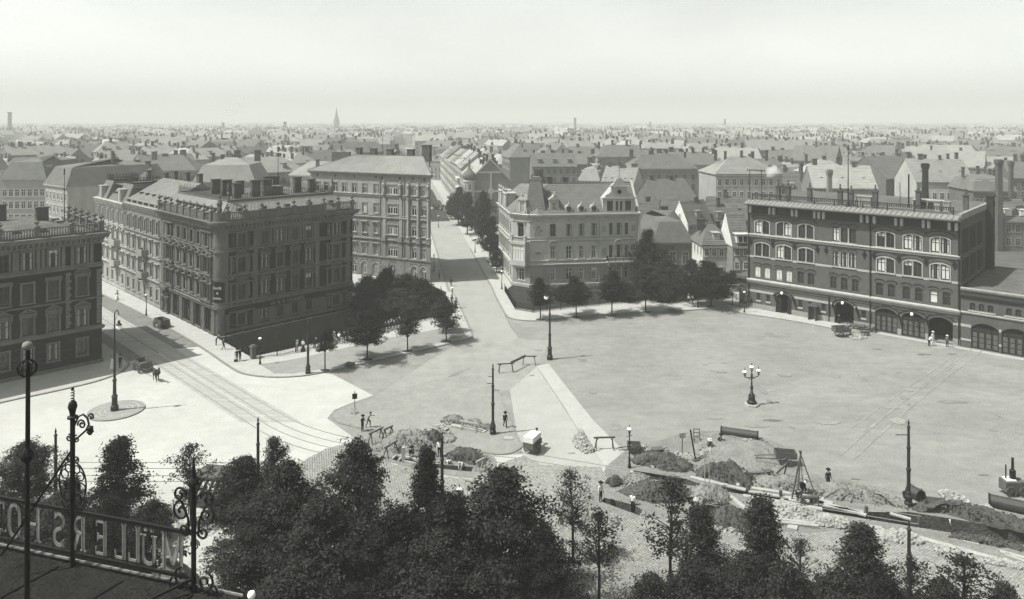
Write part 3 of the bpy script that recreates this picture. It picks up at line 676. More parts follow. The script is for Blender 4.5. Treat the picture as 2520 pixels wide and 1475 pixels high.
# ------------------------------------------------------------------ left corner building (dark brick, stone dressings)
m_st1 = mat('weathered sandstone', .11, .9, .3, .7, .2, 8, streak=.3, big=.1, bsc=.3)
m_br1 = mat('dark clinker brick', 0.014, .9, .2, .8, .3, 7, streak=.5)
m_st2 = mat('soot darkened sandstone', .098, .9, .3, .6, .25, 7, streak=.3, big=.12, bsc=.25)
m_br2 = mat('sooty facing brick', 0.012, .9, .22, .8, .3, 7, streak=.5)
def left_corner():
    T = thing('corner_building', 'dark brick corner block with stone quoins, window pediments and roof balustrade at the left edge', 'building', LC, 0)
    L = 24.0; A = R(45); F = Fac((-L * .7071, -L * .7071), A)
    cs = [2.4, 5.75, 8.6, 11.2, 13.9, 16.6, 19.3]; us = [L - s for s in cs]
    rows = [(1.6, 2.2, 1.15), (5.4, 2.35, 1.25), (9.6, 2.5, 1.25), (13.75, 2.35, 1.15)]
    ops = [(u - w / 2, u + w / 2, z, z + h) for z, h, w in rows for u in us]
    b = MB(); wall(b, F, L, 0, 17.0, ops); b.build('wall', m_br1, T)
    blocks(T, F, 9, L, .55, 4.7, m_br1, 1.1, .44, .06, [(o[0] - .22, o[1] + .22, o[2] - .2, o[3] + .25) for o in ops if o[2] < 4])
    course(T, F, 0, L, .0, .55, m_st1, .16, 'plinth')
    for z, h in ((4.75, .4), (5.0, .25), (8.95, .18), (13.2, .3), (13.55, .22)): course(T, F, 0, L, z, h, m_st1, .16 if z != 4.75 else .3)
    for i, u in enumerate(us):
        for j, (z, h, w) in enumerate(rows):
            win(T, F, u, z, w, h, m_wfrD, blind=.1, curtain=.25)
            surround(T, F, u, z, w, h, m_st1, ('plain', 'tri', 'hood' if i % 2 else 'plain', 'plain')[j] if not (j == 2 and i == 0) else 'seg')
            if j == 1:
                q = MB()
                for k in range(7): q.lathe([(.06, 0), (.1, .15), (.05, .4), (.07, .6)], 5, F.P(u - .75 + k * .25, .14, 4.62 - .0 + .2))
                o = q.build('baluster_row', m_st1, T); o['kind'] = 'stuff'
            if j == 3:
                for du in (-1.15, 1.15): q = MB(); fbox(q, F, u + du - .2, u + du + .2, -.02, .1, z, z + h + .2); q.build('pilaster', m_st1, T)
    for u in (L - .66, L - 4.35): quoins(T, F, u, 5.5, 13.0, m_st1, 1, w=.66)
    course(T, F, 0, L, 16.35, .3, m_st1, .2, 'architrave'); cornice(T, F, 0, L, 16.75, 1.05, .95, m_st1, brk=.6)
    balustrade(T, F, 0, L + .3, 17.85, m_st1, [L - .1, L - 3.6, L - 7.6, L - 11.6, L - 15.6, L - 19.6], 1.25)
    S = Fac((0, 0), A + pi / 2)                        # the side along the tram street (seen only over the roof)
    b = MB(); wall(b, S, 20, 0, 17); b.build('wall', m_br1, T); cornice(T, S, 0, 20, 16.75, 1.05, .95, m_st1, 1, 0)
    balustrade(T, S, 0, 20, 17.85, m_st1, [3.2, 6.4, 9.6, 12.8, 16], 1.25)
    M = Matrix.Rotation(A, 3, 'Z')
    def q(x, y, z): return M @ Vector((x, y, z))
    # low metal roof behind the balustrade, with a raised flat part and skylights
    a = [q(-L, .7, 17.9), q(-.7, .7, 17.9), q(-.7, 19, 17.9), q(-L, 19, 17.9)]; t = [q(-L, 4.5, 19.1), q(-5, 4.5, 19.1), q(-5, 15, 19.1), q(-L, 15, 19.1)]
    rf = roof_poly(T, [a[:2] + [t[1], t[0]], [a[1], a[2], t[2], t[1]], [a[2], a[3], t[3], t[2]], t], m_felt)
    for x, y in ((-6.5, 2.2), (-9.5, 2.4), (-3.5, 6.5), (-8, 10), (-3.4, 9.5)):
        b = MB(); p = q(x, y, 18.55 if y < 4 else 18.9); b.box(p, (.9, .6, .3), A); b.box(p + Vector((0, 0, .17)), (1.0, .7, .08), A); b.build('roof_hatch', m_zinc, rf)
    for x, y, h in ((-5.2, 8.5, 2.0), (-9.5, 12.0, 2.4), (-14, 9, 1.8), (-17, 6, 2.2)): p = q(x, y, 18.8); chimney(rf, p.x, p.y, p.z, h, 1.5, .8, A)
    g = MB(); c = q(-17.5, 11.5, 19.1); g.lathe([(3.4, 0), (3.2, .5), (1.6, 2.2), (1.5, 2.4), (.1, 2.6)], 12, c); g.build('glass_lantern', mat('lantern glass', 0.3, .3, .1, 1, .1, 5), rf)
    for x, y, h in ((-1.6, 12, 7.5), (-12, 3, 4.0)):
        b = MB(); p = q(x, y, 17.9); b.tube([p, p + Vector((0, 0, h))], [.07, .04], 5); b.lathe([(.02, 0), (.16, .15), (.05, .3), (.12, .6), (.01, .9)], 6, p + Vector((0, 0, h - .3))); b.build('flagpole', m_iron, rf)
    return T
left_corner()
# ------------------------------------------------------------------ corner block with the company sign, and its two neighbours up the tram street
def goebel():
    T = thing('corner_block', 'soot dark palatial corner block with company sign and iron cresting beside the sunken river', 'building', GC, 0)
    Lf, Ls, RC = 23.8, 23.3, 1.1
    F = Fac((0, 0), R(45)); S = Fac((-Ls * .7071, Ls * .7071), R(-45))
    rows = [(1.4, 1.75), (5.4, 2.2), (9.5, 2.25), (13.45, 2.0)]
    mid = [7.6, 10.2, 12.8, 15.35]; tri = [3.75, 20.45]
    for FF, L, mids, tris, shop in ((F, Lf, mid, tri, 0), (S, Ls, [Ls - q for q in (15.2, 12.5, 9.8, 7.1)], [Ls - 19.2, Ls - 3.7], 1)):
        side = FF is S
        z0 = -4.4 if not side else 0
        ops = []
        for j, (z, h) in enumerate(rows):
            if side and j == 0: continue
            for u in mids: ops.append((u - .55, u + .55, z, z + h))
            for u in tris:
                for du, w in ((0, 1.2), (-1.25, .6), (1.25, .6)): ops.append((u + du - w / 2, u + du + w / 2, z, z + h))
        base = []
        if side:
            base = [(2.2, 3.6, .15, 4.0)] + [(c - 1.55, c + 1.55, .45, 4.0) for c in (6.9, 11.6, 16.2, 20.2)]
        else:
            for u in mids[::1] + tris: base.append((u - .6, u + .6, -.25, .4))
        b = MB(); wall(b, FF, L - RC if side else L, z0, 16.6, ops + base, .3, True, 0 if side else RC); b.build('wall', m_br2 if not side else m_st2, T)
        if not side:
            blocks(T, FF, RC + .1, L, -4.3, -.95, m_st2, 1.25, .42, .1)
            blocks(T, FF, RC + .1, L, .55, 3.25, m_st2, 1.25, .45, .06, [(o[0] - .24, o[1] + .24, o[2] - .2, o[3] + .26) for o in ops if o[2] < 3] + [(q[0], q[1], -9, q[3]) for q in base])
            course(T, FF, RC, L, -.9, .35, m_st2, .2); course(T, FF, RC, L, .5, .2, m_st2, .14)
            for q in base: win(T, FF, (q[0] + q[1]) / 2, q[2], 1.2, .65, m_wfrD, bars=1)
        e0, e1 = (0, 0)
        u_a, u_b = (0, L - RC) if side else (RC, L)
        for z, h, pr in ((4.25, .35, .35), (4.75, .25, .2), (8.55, .3, .2), (9.0, .2, .14), (12.75, .3, .22), (13.2, .16, .14)): course(T, FF, u_a, u_b, z, h, m_st2, pr, e0=0, e1=0)
        for j, (z, h) in enumerate(rows):
            if side and j == 0: continue
            for i, u in enumerate(mids):
                win(T, FF, u, z, 1.1, h, m_wfrD, blind=.12, curtain=.35); surround(T, FF, u, z, 1.1, h, m_st2, ('plain', 'seg', 'tri', 'plain')[j])
                if j == 3:
                    for du in (-1.02, 1.02):
                        q = MB(); fbox(q, FF, u + du - .14, u + du + .14, -.02, .16, z - .1, z + h + .45); q.build('pilaster', m_st2, T)
            for u in tris:
                for du, w in ((0, 1.2), (-1.25, .6), (1.25, .6)): win(T, FF, u + du, z, w, h, m_wfrD, bars=3 if du == 0 else 2, curtain=.3)
                surround(T, FF, u, z, 1.2, h, m_st2, ('plain', 'seg', 'tri', 'plain')[j], t=.26, pr=.2)
                for du in (-1.68, -.82, .82, 1.68):
                    if j in (1, 2): column(T, FF, u + du * 1.08, z - .1, z + h + .2, m_st2, .13, .32)
                q = MB(); fbox(q, FF, u - 2.05, u + 2.05, -.02, .42, z + h + .25, z + h + .42)
                if j in (1, 2): fbox(q, FF, u - 2.05, u + 2.05, -.02, .5, z - .45, z - .15); fbox(q, FF, u - 2.0, u - 1.5, -.02, .4, z - 1.0, z - .45); fbox(q, FF, u + 1.5, u + 2.0, -.02, .4, z - 1.0, z - .45)
                q.build('entablature', m_st2, T)
        # dark brick panels framed by stone on the upper floors
        for u in ([1.3, 6.05, 16.9, 22.9] if not side else [1.2, 7, 18.0, 20.9]):
            if u < u_b - .3:
                q = MB(); fbox(q, FF, u - .35, u + .35, -.02, .13, 4.9, 16.0); q.build('pilaster', m_st2, T)
        q = MB(); fbox(q, FF, u_a, u_b, -.02, .1, 15.75, 16.5); q.build('frieze', m_st2, T)
        cornice(T, FF, u_a, u_b, 16.5, 1.0, 1.05, m_st2, .0, .0 if side else 1, brk=.62)
        n = 8; pe = [u_a + .3 + (u_b - u_a - .6) * i / n for i in range(n + 1)]
        balustrade(T, FF, u_a, u_b, 17.6, m_st2, pe, 1.35, .35, True, solid=(1, 2, 3, 4, 5) if not side else (1, 2, 3, 4, 5, 6))
        if side:
            shopm = m_dark; g = MB()
            for q in base[1:]:
                fbox(g, FF, q[0], q[1], -.31, -.27, q[2], q[3])
                for k in range(3): column(T, FF, q[0] + (q[1] - q[0]) * (k + 1) / 4, .45, 3.9, m_ironG, .09, -.12, 'shop_column')
            fbox(g, FF, base[0][0], base[0][1], -.31, -.27, .15, 4.0); g.build('shop_glass', m_glass, T)
            for c in (9.25, 13.9, 18.2, 21.9): blocks(T, FF, c - .62, c + .62, .3, 4.1, m_st2, 1.3, .4, .16)
            course(T, FF, 0, L - RC, 4.0, .28, m_st2, .3)
            for uu in (2.0, 3.8): statue(T, FF, uu, .4, m_st2, 3.4, .35)
            q = MB(); fbox(q, FF, 1.5, 4.3, -.02, .9, 4.3, 4.75); q.build('portal_hood', m_st2, T)
            b = MB()
            for i in range(10): fbox(b, FF, .3 + i * 2.2, 1.7 + i * 2.2, -.02, .12, 0, .4)
            b.build('plinth', m_st2, T)
    # rounded corner with banded masonry
    cc = Vector((0, RC * 1.4142, 0)); b = MB()
    n = 10; a0, a1 = R(-135) - 0, R(-45)
    prof = [(RC, 0), (RC, 16.6)]
    def ring(r, za, zb, bb):
        pts = [(cc.x + r * cos(a0 + (a1 - a0) * k / n), cc.y + r * sin(a0 + (a1 - a0) * k / n)) for k in range(n + 1)]
        ins = [(cc.x + .3 * cos(a0 + (a1 - a0) * k / n), cc.y + .3 * sin(a0 + (a1 - a0) * k / n)) for k in range(n + 1)][::-1]
        bb.prism(pts + ins, za, zb)
    ring(RC, -4.4, 16.6, b); b.build('wall', m_st2, T)
    z = .3
    while z < 15.6:
        if not (4.1 < z + .2 < 5.0 or 12.6 < z + .2 < 13.4 or 5.2 < z < 8.2):
            q = MB(); ring(RC + .07, z, z + .4, q); q.build('stone_block', m_st2, T)
        z += .46
    for za, zb, r in ((4.2, 4.65, .35), (4.7, 5.05, .15), (8.5, 8.85, .2), (12.75, 13.1, .24), (15.8, 16.5, .1), (16.5, 16.9, .5), (16.9, 17.3, .95), (17.3, 17.6, 1.15)): q = MB(); ring(RC + r, za, zb, q); q.build('string_course', m_st2, T)
    q = MB(); ring(RC + .3, 17.6, 18.95, q); q.build('pedestal', m_st2, T)
    q = MB(); ring(RC + .14, 5.25, 8.25, q); sg = q.build('sign_board', m_dark, T); sg['label'] = 'black rounded corner sign with pale lettering'
    for s_, z_, sz in (('hardt', 7.3, .62), ('&', 6.55, .5), ('mme.', 5.75, .6)):
        text(sg, s_, sz, (cc.x - .12, cc.y - RC - .2, z_), (pi / 2, 0, R(-8)), m_wfr, ext=.02, bold=.006)
    q = MB(); q.lathe([(.3, 0), (.4, .3), (.3, .9), (.45, 1.4), (.25, 1.9), (.1, 2.1), (.18, 2.4), (.02, 3.0)], 8, Vector((0, -.3 + RC, 18.9))); q.build('corner_finial', m_st2, T)
    # sign band over the ground floor of the river front
    q = MB(); fbox(q, F, 6.8, 16.6, -.02, .18, 3.28, 4.2); sg = q.build('sign_board', m_dark, T)
    p = F.P(11.5, .2, 3.48); text(sg, 'W & R GOEBEL', .82, p, (pi / 2, 0, R(45)), mat('dull sign lettering', 0.16, .8, .1, 1, .1, 5), sx=1.12)
    # roof: mansard slope up to a flat deck edged with iron cresting
    M = Matrix.Rotation(R(45), 3, 'Z')
    def r(x, y, z): return M @ Vector((x, y, z))           # x along the front, y along the side street
    e = [r(.3, .3, 17.65), r(Lf, .3, 17.65), r(Lf, Ls, 17.65), r(.3, Ls, 17.65)]; t = [r(3.0, 3.0, 20.3), r(Lf - 2.2, 3.0, 20.3), r(Lf - 2.2, Ls, 20.3), r(3.0, Ls, 20.3)]
    rf = roof_poly(T, [[e[0], e[1], t[1], t[0]], [e[1], e[2], t[2], t[1]], [e[3], e[0], t[0], t[3]]], m_zinc)
    roof_poly(T, [t], m_felt, 'roof_deck')
    seams(rf, e[0], e[1], t[1], t[0], 34, m_zinc); seams(rf, e[3], e[0], t[0], t[3], 32, m_zinc)
    q = MB()
    for i in range(4): q.bar(t[i], t[(i + 1) % 4], .35, .3)
    q.build('deck_edge', m_st2, rf)
    q = MB()
    for A_, B_ in ((t[3], t[0]), (t[0], t[1]), (t[1], t[2])):
        n = int((B_ - A_).length / .42)
        for k in range(n):
            p = A_.lerp(B_, (k + .5) / n); q.bar(p + Vector((0, 0, .1)), p + Vector((0, 0, 1.25 if k % 3 else 1.7)), .05)
            d = (B_ - A_).normalized() * .15
            q.bar(p + d + Vector((0, 0, .75)), p - d + Vector((0, 0, .75)), .05); q.bar(p + d * .7 + Vector((0, 0, 1.0)), p - d * .7 + Vector((0, 0, 1.0)), .05)
        q.bar(A_ + Vector((0, 0, .3)), B_ + Vector((0, 0, .3)), .06); q.bar(A_ + Vector((0, 0, .55)), B_ + Vector((0, 0, .55)), .05)
    o = q.build('cresting', m_iron, rf); o['kind'] = 'stuff'
    for c in (t[0], t[1]): q = MB(); q.lathe([(.2, 0), (.12, .6), (.24, 1.2), (.08, 1.5), (.2, 2.1), (.02, 2.9)], 8, c); q.build('finial', m_st2, rf)
    hm_ = MB(); hm_.box((0, 0, .12), (.8, 1.0, .24)); hm_.box((0, 0, .28), (.7, .9, .1)); hme = hm_.mesh('skylight', m_woodD)
    for i in range(6): p = e[3].lerp(e[0], .22 + i * .13).lerp(t[3].lerp(t[0], .22 + i * .13), .45); put('skylight', hme, rf, p + Vector((0, 0, .1)), R(-45))
    for i in range(5): p = e[0].lerp(e[1], .12 + i * .19).lerp(t[0].lerp(t[1], .12 + i * .19), .45); put('skylight', hme, rf, p + Vector((0, 0, .1)), R(45))
    for x, y, h, w in ((6, 6.5, 2.3, 1.2), (6.2, 11, 2.6, 1.6), (6.5, 16, 2.4, 1.4), (9.3, 6.8, 2.6, 1.4), (11.5, 7.2, 2.6, 1.4), (9, 12, 2.2, 1.2), (14.5, 13, 2.6, 1.4), (17.6, 8, 2.6, 1.3), (19.6, 6.6, 2.2, 1.1), (17, 15, 2.4, 1.2)): p = r(x, y, 20.3); chimney(rf, p.x, p.y, p.z, h, w, .7, R(45), None, 0)
    q = MB(); p = r(14.5, 9, 20.3); q.tube([p, p + Vector((0, 0, 8.6))], [.07, .045], 5); q.lathe([(.02, 0), (.16, .1), (.02, .3)], 6, p + Vector((0, 0, 8.5))); q.build('flagpole', m_iron, rf)
    q = MB(); p = r(12.5, 7.5, 21); q.box(p, (3.2, 2.2, 1.4), R(45)); q.box(p + Vector((0, 0, .75)), (3.4, 2.4, .12), R(45)); q.build('roof_house', m_st2, rf)
    # blind side walls
    b = MB(); E = Fac(F.P(Lf), R(135)); wall(b, E, Ls, -4.4, 16.6); b.build('wall', m_br2, T)
    cornice(T, E, 0, Ls, 16.5, 1.0, .9, m_st2, 1, 0)
goebel()
def street_block(name, label, s0, L, eave, m, mw, style):
    """tenement in the sunlit row up the tram street; local x along the facade"""
    P0 = GC + D1 * (s0 + L); T = thing(name, label, 'building', P0, R(-45)); F = Fac((0, 0), 0)
    n = 6; us = [(i + .5) * L / n for i in range(n)]
    rows = [(1.3, 2.0), (5.0, 2.3), (9.0, 2.3), (12.9, 2.2)]
    ops = [(u - .55, u + .55, z, z + h, .35 if (style == 'gothic' and z > 12) else 0) for z, h in rows for u in us]
    door = 5 if style != 'gothic' else 0
    b = MB(); wall(b, F, L, 0, eave - .6, ops, .3); b.build('wall', m, T)
    blocks(T, F, 0, L, .5, 4.2, m, 1.1, .46, .08, [(o[0] - .22, o[1] + .22, o[2] - .2, o[3] + .25) for o in ops if o[2] < 3])
    for z, h, pr in ((0, .5, .16), (4.3, .4, .35), (8.4, .3, .22), (12.2, .35, .25)): course(T, F, 0, L, z, h, m, pr, e0=0, e1=0)
    for j, (z, h) in enumerate(rows):
        for i, u in enumerate(us):
            win(T, F, u, z, 1.1, h, m_wfr, blind=.2, curtain=.4)
            surround(T, F, u, z, 1.1, h, m, ('plain', 'hood', 'hood' if style == 'gothic' else 'tri', 'plain')[j])
            if j == 3:
                for du in (-.95, .95): column(T, F, u + du, z - .15, z + h + .4, m, .12, .2)
    for z in (4.6, 8.6):
        uu = us[3] if style == 'gothic' else us[4]
        q = MB(); fbox(q, F, uu - 1.5, uu + 1.5, 0, 1.2, z, z + .25); fbox(q, F, uu - 1.5, uu + 1.5, 1.05, 1.2, z + .25, z + 1.15); fbox(q, F, uu - 1.5, uu - 1.35, 0, 1.05, z + .25, z + 1.15); fbox(q, F, uu + 1.35, uu + 1.5, 0, 1.05, z + .25, z + 1.15)
        for du in (-1.2, 1.2): fbox(q, F, uu + du - .15, uu + du + .15, 0, .8, z - .7, z)
        q.build('balcony', m, T)
    cornice(T, F, 0, L, eave - .7, .9, .8, m, 0, 0, brk=.8)
    if style == 'gothic':
        q = MB(); fbox(q, F, 0, L, -.4, -.1, eave + .1, eave + 1.0); pp = q.build('parapet', m, T)
        for i in range(6):
            q = MB(); fbox(q, F, i * L / 6 + .5, (i + 1) * L / 6 - .5, -.1, -.05, eave + .4, eave + .8); q.build('parapet_panel', m_dark, pp)
        e = [(0, .5, eave + .9), (L, .5, eave + .9), (L, 7, eave + 4.4), (0, 7, eave + 4.4), (0, 14, eave + .9), (L, 14, eave + .9)]
        rf = roof_poly(T, [[e[0], e[1], e[2], e[3]], [e[3], e[2], e[5], e[4]], [e[1], e[5], e[2]], [e[0], e[3], e[4]]], m_zinc); seams(rf, e[0], e[1], e[2], e[3], 26, m_zinc)
        q = MB()
        for i in range(5): q.box((2 + i * 3.3, 2.2, eave + 1.95), (.9, .7, .18))
        q.build('skylight', m_dark, rf)
        for x in (3, 9, 15): chimney(rf, x, 8, eave + 3.6, 2.2, 1.3, .7)
    else:
        for x0, x1 in ((0, 6.5), (11.5, L)):
            pts = [(x0, 0, eave + .1), (x1, 0, eave + .1), (x1, 8, eave + .1), (x0, 8, eave + .1)]; t = [(x0 + .9, 1.8, eave + 3.9), (x1 - .9, 1.8, eave + 3.9), (x1 - .9, 6.5, eave + 3.9), (x0 + .9, 6.5, eave + 3.9)]
            rf = roof_poly(T, [[pts[i], pts[(i + 1) % 4], t[(i + 1) % 4], t[i]] for i in range(4)] + [t], m_slate, 'mansard_roof')
            q = MB()
            for i in range(4):
                a_, b_ = Vector(t[i]), Vector(t[(i + 1) % 4]); q.bar(a_ + Vector((0, 0, .1)), b_ + Vector((0, 0, .1)), .3, .25)
                for k in range(8): p = a_.lerp(b_, k / 8); q.bar(p + Vector((0, 0, .2)), p + Vector((0, 0, 1.2)), .07)
                q.bar(a_ + Vector((0, 0, .7)), b_ + Vector((0, 0, .7)), .07)
            q.build('cresting', m_iron, rf)
            d = MB(); xm = (x0 + x1) / 2; d.box((xm, .7, eave + 1.5), (1.3, 1.6, 2.2)); d.box((xm, -.02, eave + 1.5), (.7, .3, 1.4)); d.prism([(xm - .9, -.2), (xm + .9, -.2), (xm + .9, 1.5), (xm - .9, 1.5)], eave + 2.6, eave + 2.8); d.build('dormer', m, rf)
        a = [(6.5, .2, eave + .1), (11.5, .2, eave + .1), (11.5, 3, eave + 3.2), (6.5, 3, eave + 3.2)]
        rf = roof_poly(T, [a, [(0, 1.8, eave + 3.2), (L, 1.8, eave + 3.2), (L, 13, eave + 3.2), (0, 13, eave + 3.2)]], m_slate)
        q = MB()
        for i in range(4): q.box((7.3 + i * 1.1, 1.5, eave + 1.6), (.5, .6, .2))
        q.build('skylight', m_dark, rf)
        for x in (4, 14): chimney(rf, x, 9, eave + 3.2, 2.2, 1.3, .7)
    b = MB(); b.add([(L, 0, 0), (L, 14, 0), (L, 14, eave), (L, 0, eave), (0, 0, 0), (0, 14, 0), (0, 14, eave), (0, 0, eave)], [(0, 1, 2, 3), (5, 4, 7, 6), (1, 5, 6, 2)]); b.build('wall', m, T)
m_st3 = mat('plain grey stucco', 0.19, .9, .25, .7, .2, 8, streak=.3)  # one even grey, for the nearer tenement and the window trim of darker houses
m_st4 = mat('pale stucco', 0.28, .9, .22, .7, .2, 8, streak=.3)
street_block('tenement', 'grey tenement with arched top storey and skylit roof, next behind the dark corner block', 23.4, 18.2, 17.2, m_st3, m_slate, 'gothic')
street_block('tenement', 'pale tenement with two crested mansard pavilions, farthest of the row along the tram street', 41.8, 18.4, 16.8, m_st4, m_slate, 'mansard')
# ------------------------------------------------------------------ curved tenement on the near side of the receding street
m_st5 = mat('grey rusticated stone', .155, .9, .22, .7, .2, 8, streak=.4, big=.08, bsc=.2)
m_st6 = mat('pale upper stucco', .225, .9, .2, .7, .18, 8, streak=.4, big=.08, bsc=.2)
def curved_tenement():
    O = Vector((-44.7, 162.4, 0)); L = 31.5
    T = thing('tenement', 'big pale tenement with statues and columns on its corner, beside the receding street', 'building', O, R(-26.4)); F = Fac((0, 0), 0)
    sing = [2.0, 4.4, 6.85, 9.4, 12.07, 14.85, 17.8]; corner = [27.5, 29.8]; rows = [(.5, 2.4), (4.65, 2.15), (9.2, 2.05), (13.5, 2.05), (17.55, 2.05)]
    ops = []
    for j, (z, h) in enumerate(rows):
        for u in sing + corner: ops.append((u - .57, u + .57, z, z + h, .57 if j == 0 else 0))
        if j: ops.append((20.85, 23.35, z, z + h))
        else: ops.append((21.5, 22.7, z, z + h, .6))
    at = [(u - .22, u + .22, 20.75, 21.2) for u in sing[::2] + [19.4, 23.9, 27.2, 29.9]]
    lo = [o for o in ops if o[2] < 12.6]; hi = [o for o in ops if o[2] > 12.6]
    b = MB(); wall(b, F, L, 0, 12.6, lo); b.build('wall', m_st5, T)
    b = MB(); wall(b, F, L, 12.6, 21.5, hi + at); b.build('wall', m_st6, T)
    b = MB()
    for o in at: fbox(b, F, o[0], o[1], -.26, -.2, o[2], o[3])
    o = b.build('attic_vent', m_dark, T); o['kind'] = 'stuff'
    blocks(T, F, 0, L, .3, 4.0, m_st5, 1.2, .52, .09, [(o[0] - .3, o[1] + .3, o[2] - .2, o[3] + .45) for o in lo])
    blocks(T, F, 0, 25, 4.6, 7.6, m_st5, 1.3, .5, .06, [(o[0] - .26, o[1] + .26, o[2] - .2, o[3] + 1.0) for o in lo])
    for z, h, pr in ((4.05, .4, .3), (7.75, .35, .25), (12.4, .35, .25), (12.9, .2, .15), (16.9, .2, .2), (17.2, .25, .28)): course(T, F, 0, L, z, h, m_st5 if z < 12 else m_st6, pr, e0=0)
    for j, (z, h) in enumerate(rows):
        m = m_st5 if z < 12.6 else m_st6
        for i, u in enumerate(sing + corner):
            win(T, F, u, z, 1.14, h, m_wfr, blind=.75, curtain=.5, full=.1, rise=.57 if j == 0 else 0)
            if j == 0:
                q = MB(); ar = arcpts(u - .75, u + .75, z + h - .57, .75, 8); ar2 = arcpts(u - 1.0, u + 1.0, z + h - .57, 1.0, 8)
                for k in range(8): q.add([F.P(a[0], .14, a[1]) for a in (ar[k], ar[k + 1], ar2[k + 1], ar2[k])] + [F.P(a[0], 0, a[1]) for a in (ar[k], ar[k + 1], ar2[k + 1], ar2[k])], [(0, 1, 2, 3), (3, 2, 6, 7), (1, 0, 4, 5)])
                q.build('arch_moulding', m_st6, T)
            else: surround(T, F, u, z, 1.14, h, m_st6, ('', 'hood', 'hood', 'plain', 'plain')[j] if u < 25 else 'plain', .16)
        if j:
            win(T, F, 21.5, z, 1.25, h, m_wfr, blind=.6, full=.3 if j == 1 else 0, curtain=.4); win(T, F, 22.75, z, 1.2, h, m_wfr, blind=.6, curtain=.4)
            surround(T, F, 22.1, z, 2.5, h, m_st6, 'plain', .18)
        else: win(T, F, 22.1, z, 1.2, h, m_wfr, rise=.6)
    for u in (20.1, 24.2, 26.2, 28.65, 31.1):
        q = MB(); fbox(q, F, u - .42, u + .42, -.02, .28, 4.4, 7.7); fbox(q, F, u - .5, u + .5, -.02, .55, 7.8, 8.9); q.build('pilaster', m_st5, T)
        if u > 25: column(T, F, u, 8.9, 16.9, m_st4, .3, .3)
        else: q = MB(); fbox(q, F, u - .35, u + .35, -.02, .16, 8.9, 16.9); q.build('pilaster', m_st6, T)
        statue(T, F, u, 17.5, m_st6, 2.9, .3)
    for u in (18.95, 25.05): q = MB(); q.tube([F.P(u, .12, .1), F.P(u, .12, 21.4)], .09, 5); q.build('downpipe', m_zinc, T)
    cornice(T, F, -.3, L, 21.3, .65, .75, m_st6, e0=0)
    ea = R(125.3); E = Fac(F.P(L), ea); b = MB(); wall(b, E, 24, 0, 21.5); b.build('wall', m_st6, T); cornice(T, E, 0, 24, 21.3, .65, .75, m_st6)
    X2 = L + 17.5 * cos(ea)
    Wl = Fac((0, 14), R(-90)); b = MB(); wall(b, Wl, 14, 0, 21.5); b.build('wall', m_st6, T)
    z = 22.0; rz = 25.3; e = [(-.5, -.6, z), (L + .6, -.6, z), (X2 + .6, 14, z), (-.5, 14, z)]; r0, r1 = (6.5, 7, rz), (25.0, 7, rz)
    m_ = [(21.5, -.6, z)]
    rf = roof_poly(T, [[e[0], e[1], r1, r0], [e[1], e[2], r1], [e[2], e[3], r0, r1], [e[3], e[0], r0]], m_zinc); seams(rf, e[0], e[1], r1, r0, 40, m_zinc)
    for a, b_ in ((r0, r1), (e[1], r1), (e[0], r0)): q = MB(); q.bar(a, b_, .22, .16); q.build('ridge_cap', m_slate, rf)
    for x, h, w in ((7.5, 1.7, 1.1), (11.5, 1.6, 1.4), (16, 1.5, 1.4), (21.5, 1.6, 1.5), (25.6, 2.6, 2.0)): chimney(rf, x, 7.6, rz - .3, h, w, .9)
    q = MB(); q.tube([(14, 7.5, rz), (14, 7.5, rz + 4)], .05, 4); q.bar((13.4, 7.5, rz + 3.4), (14.6, 7.5, rz + 3.4), .06); q.build('flagpole', m_iron, rf)
    q = MB(); q.box((1.0, 9.2, 23.6), (5.2, .6, 4.2)); q.build('fire_wall', m_chim, rf)
    q = MB(); q.lathe([(.15, 0), (.05, .5), (.14, .8), (.02, 1.4)], 6, (29.3, 3, 23.3)); q.build('finial', m_iron, rf)
curved_tenement()
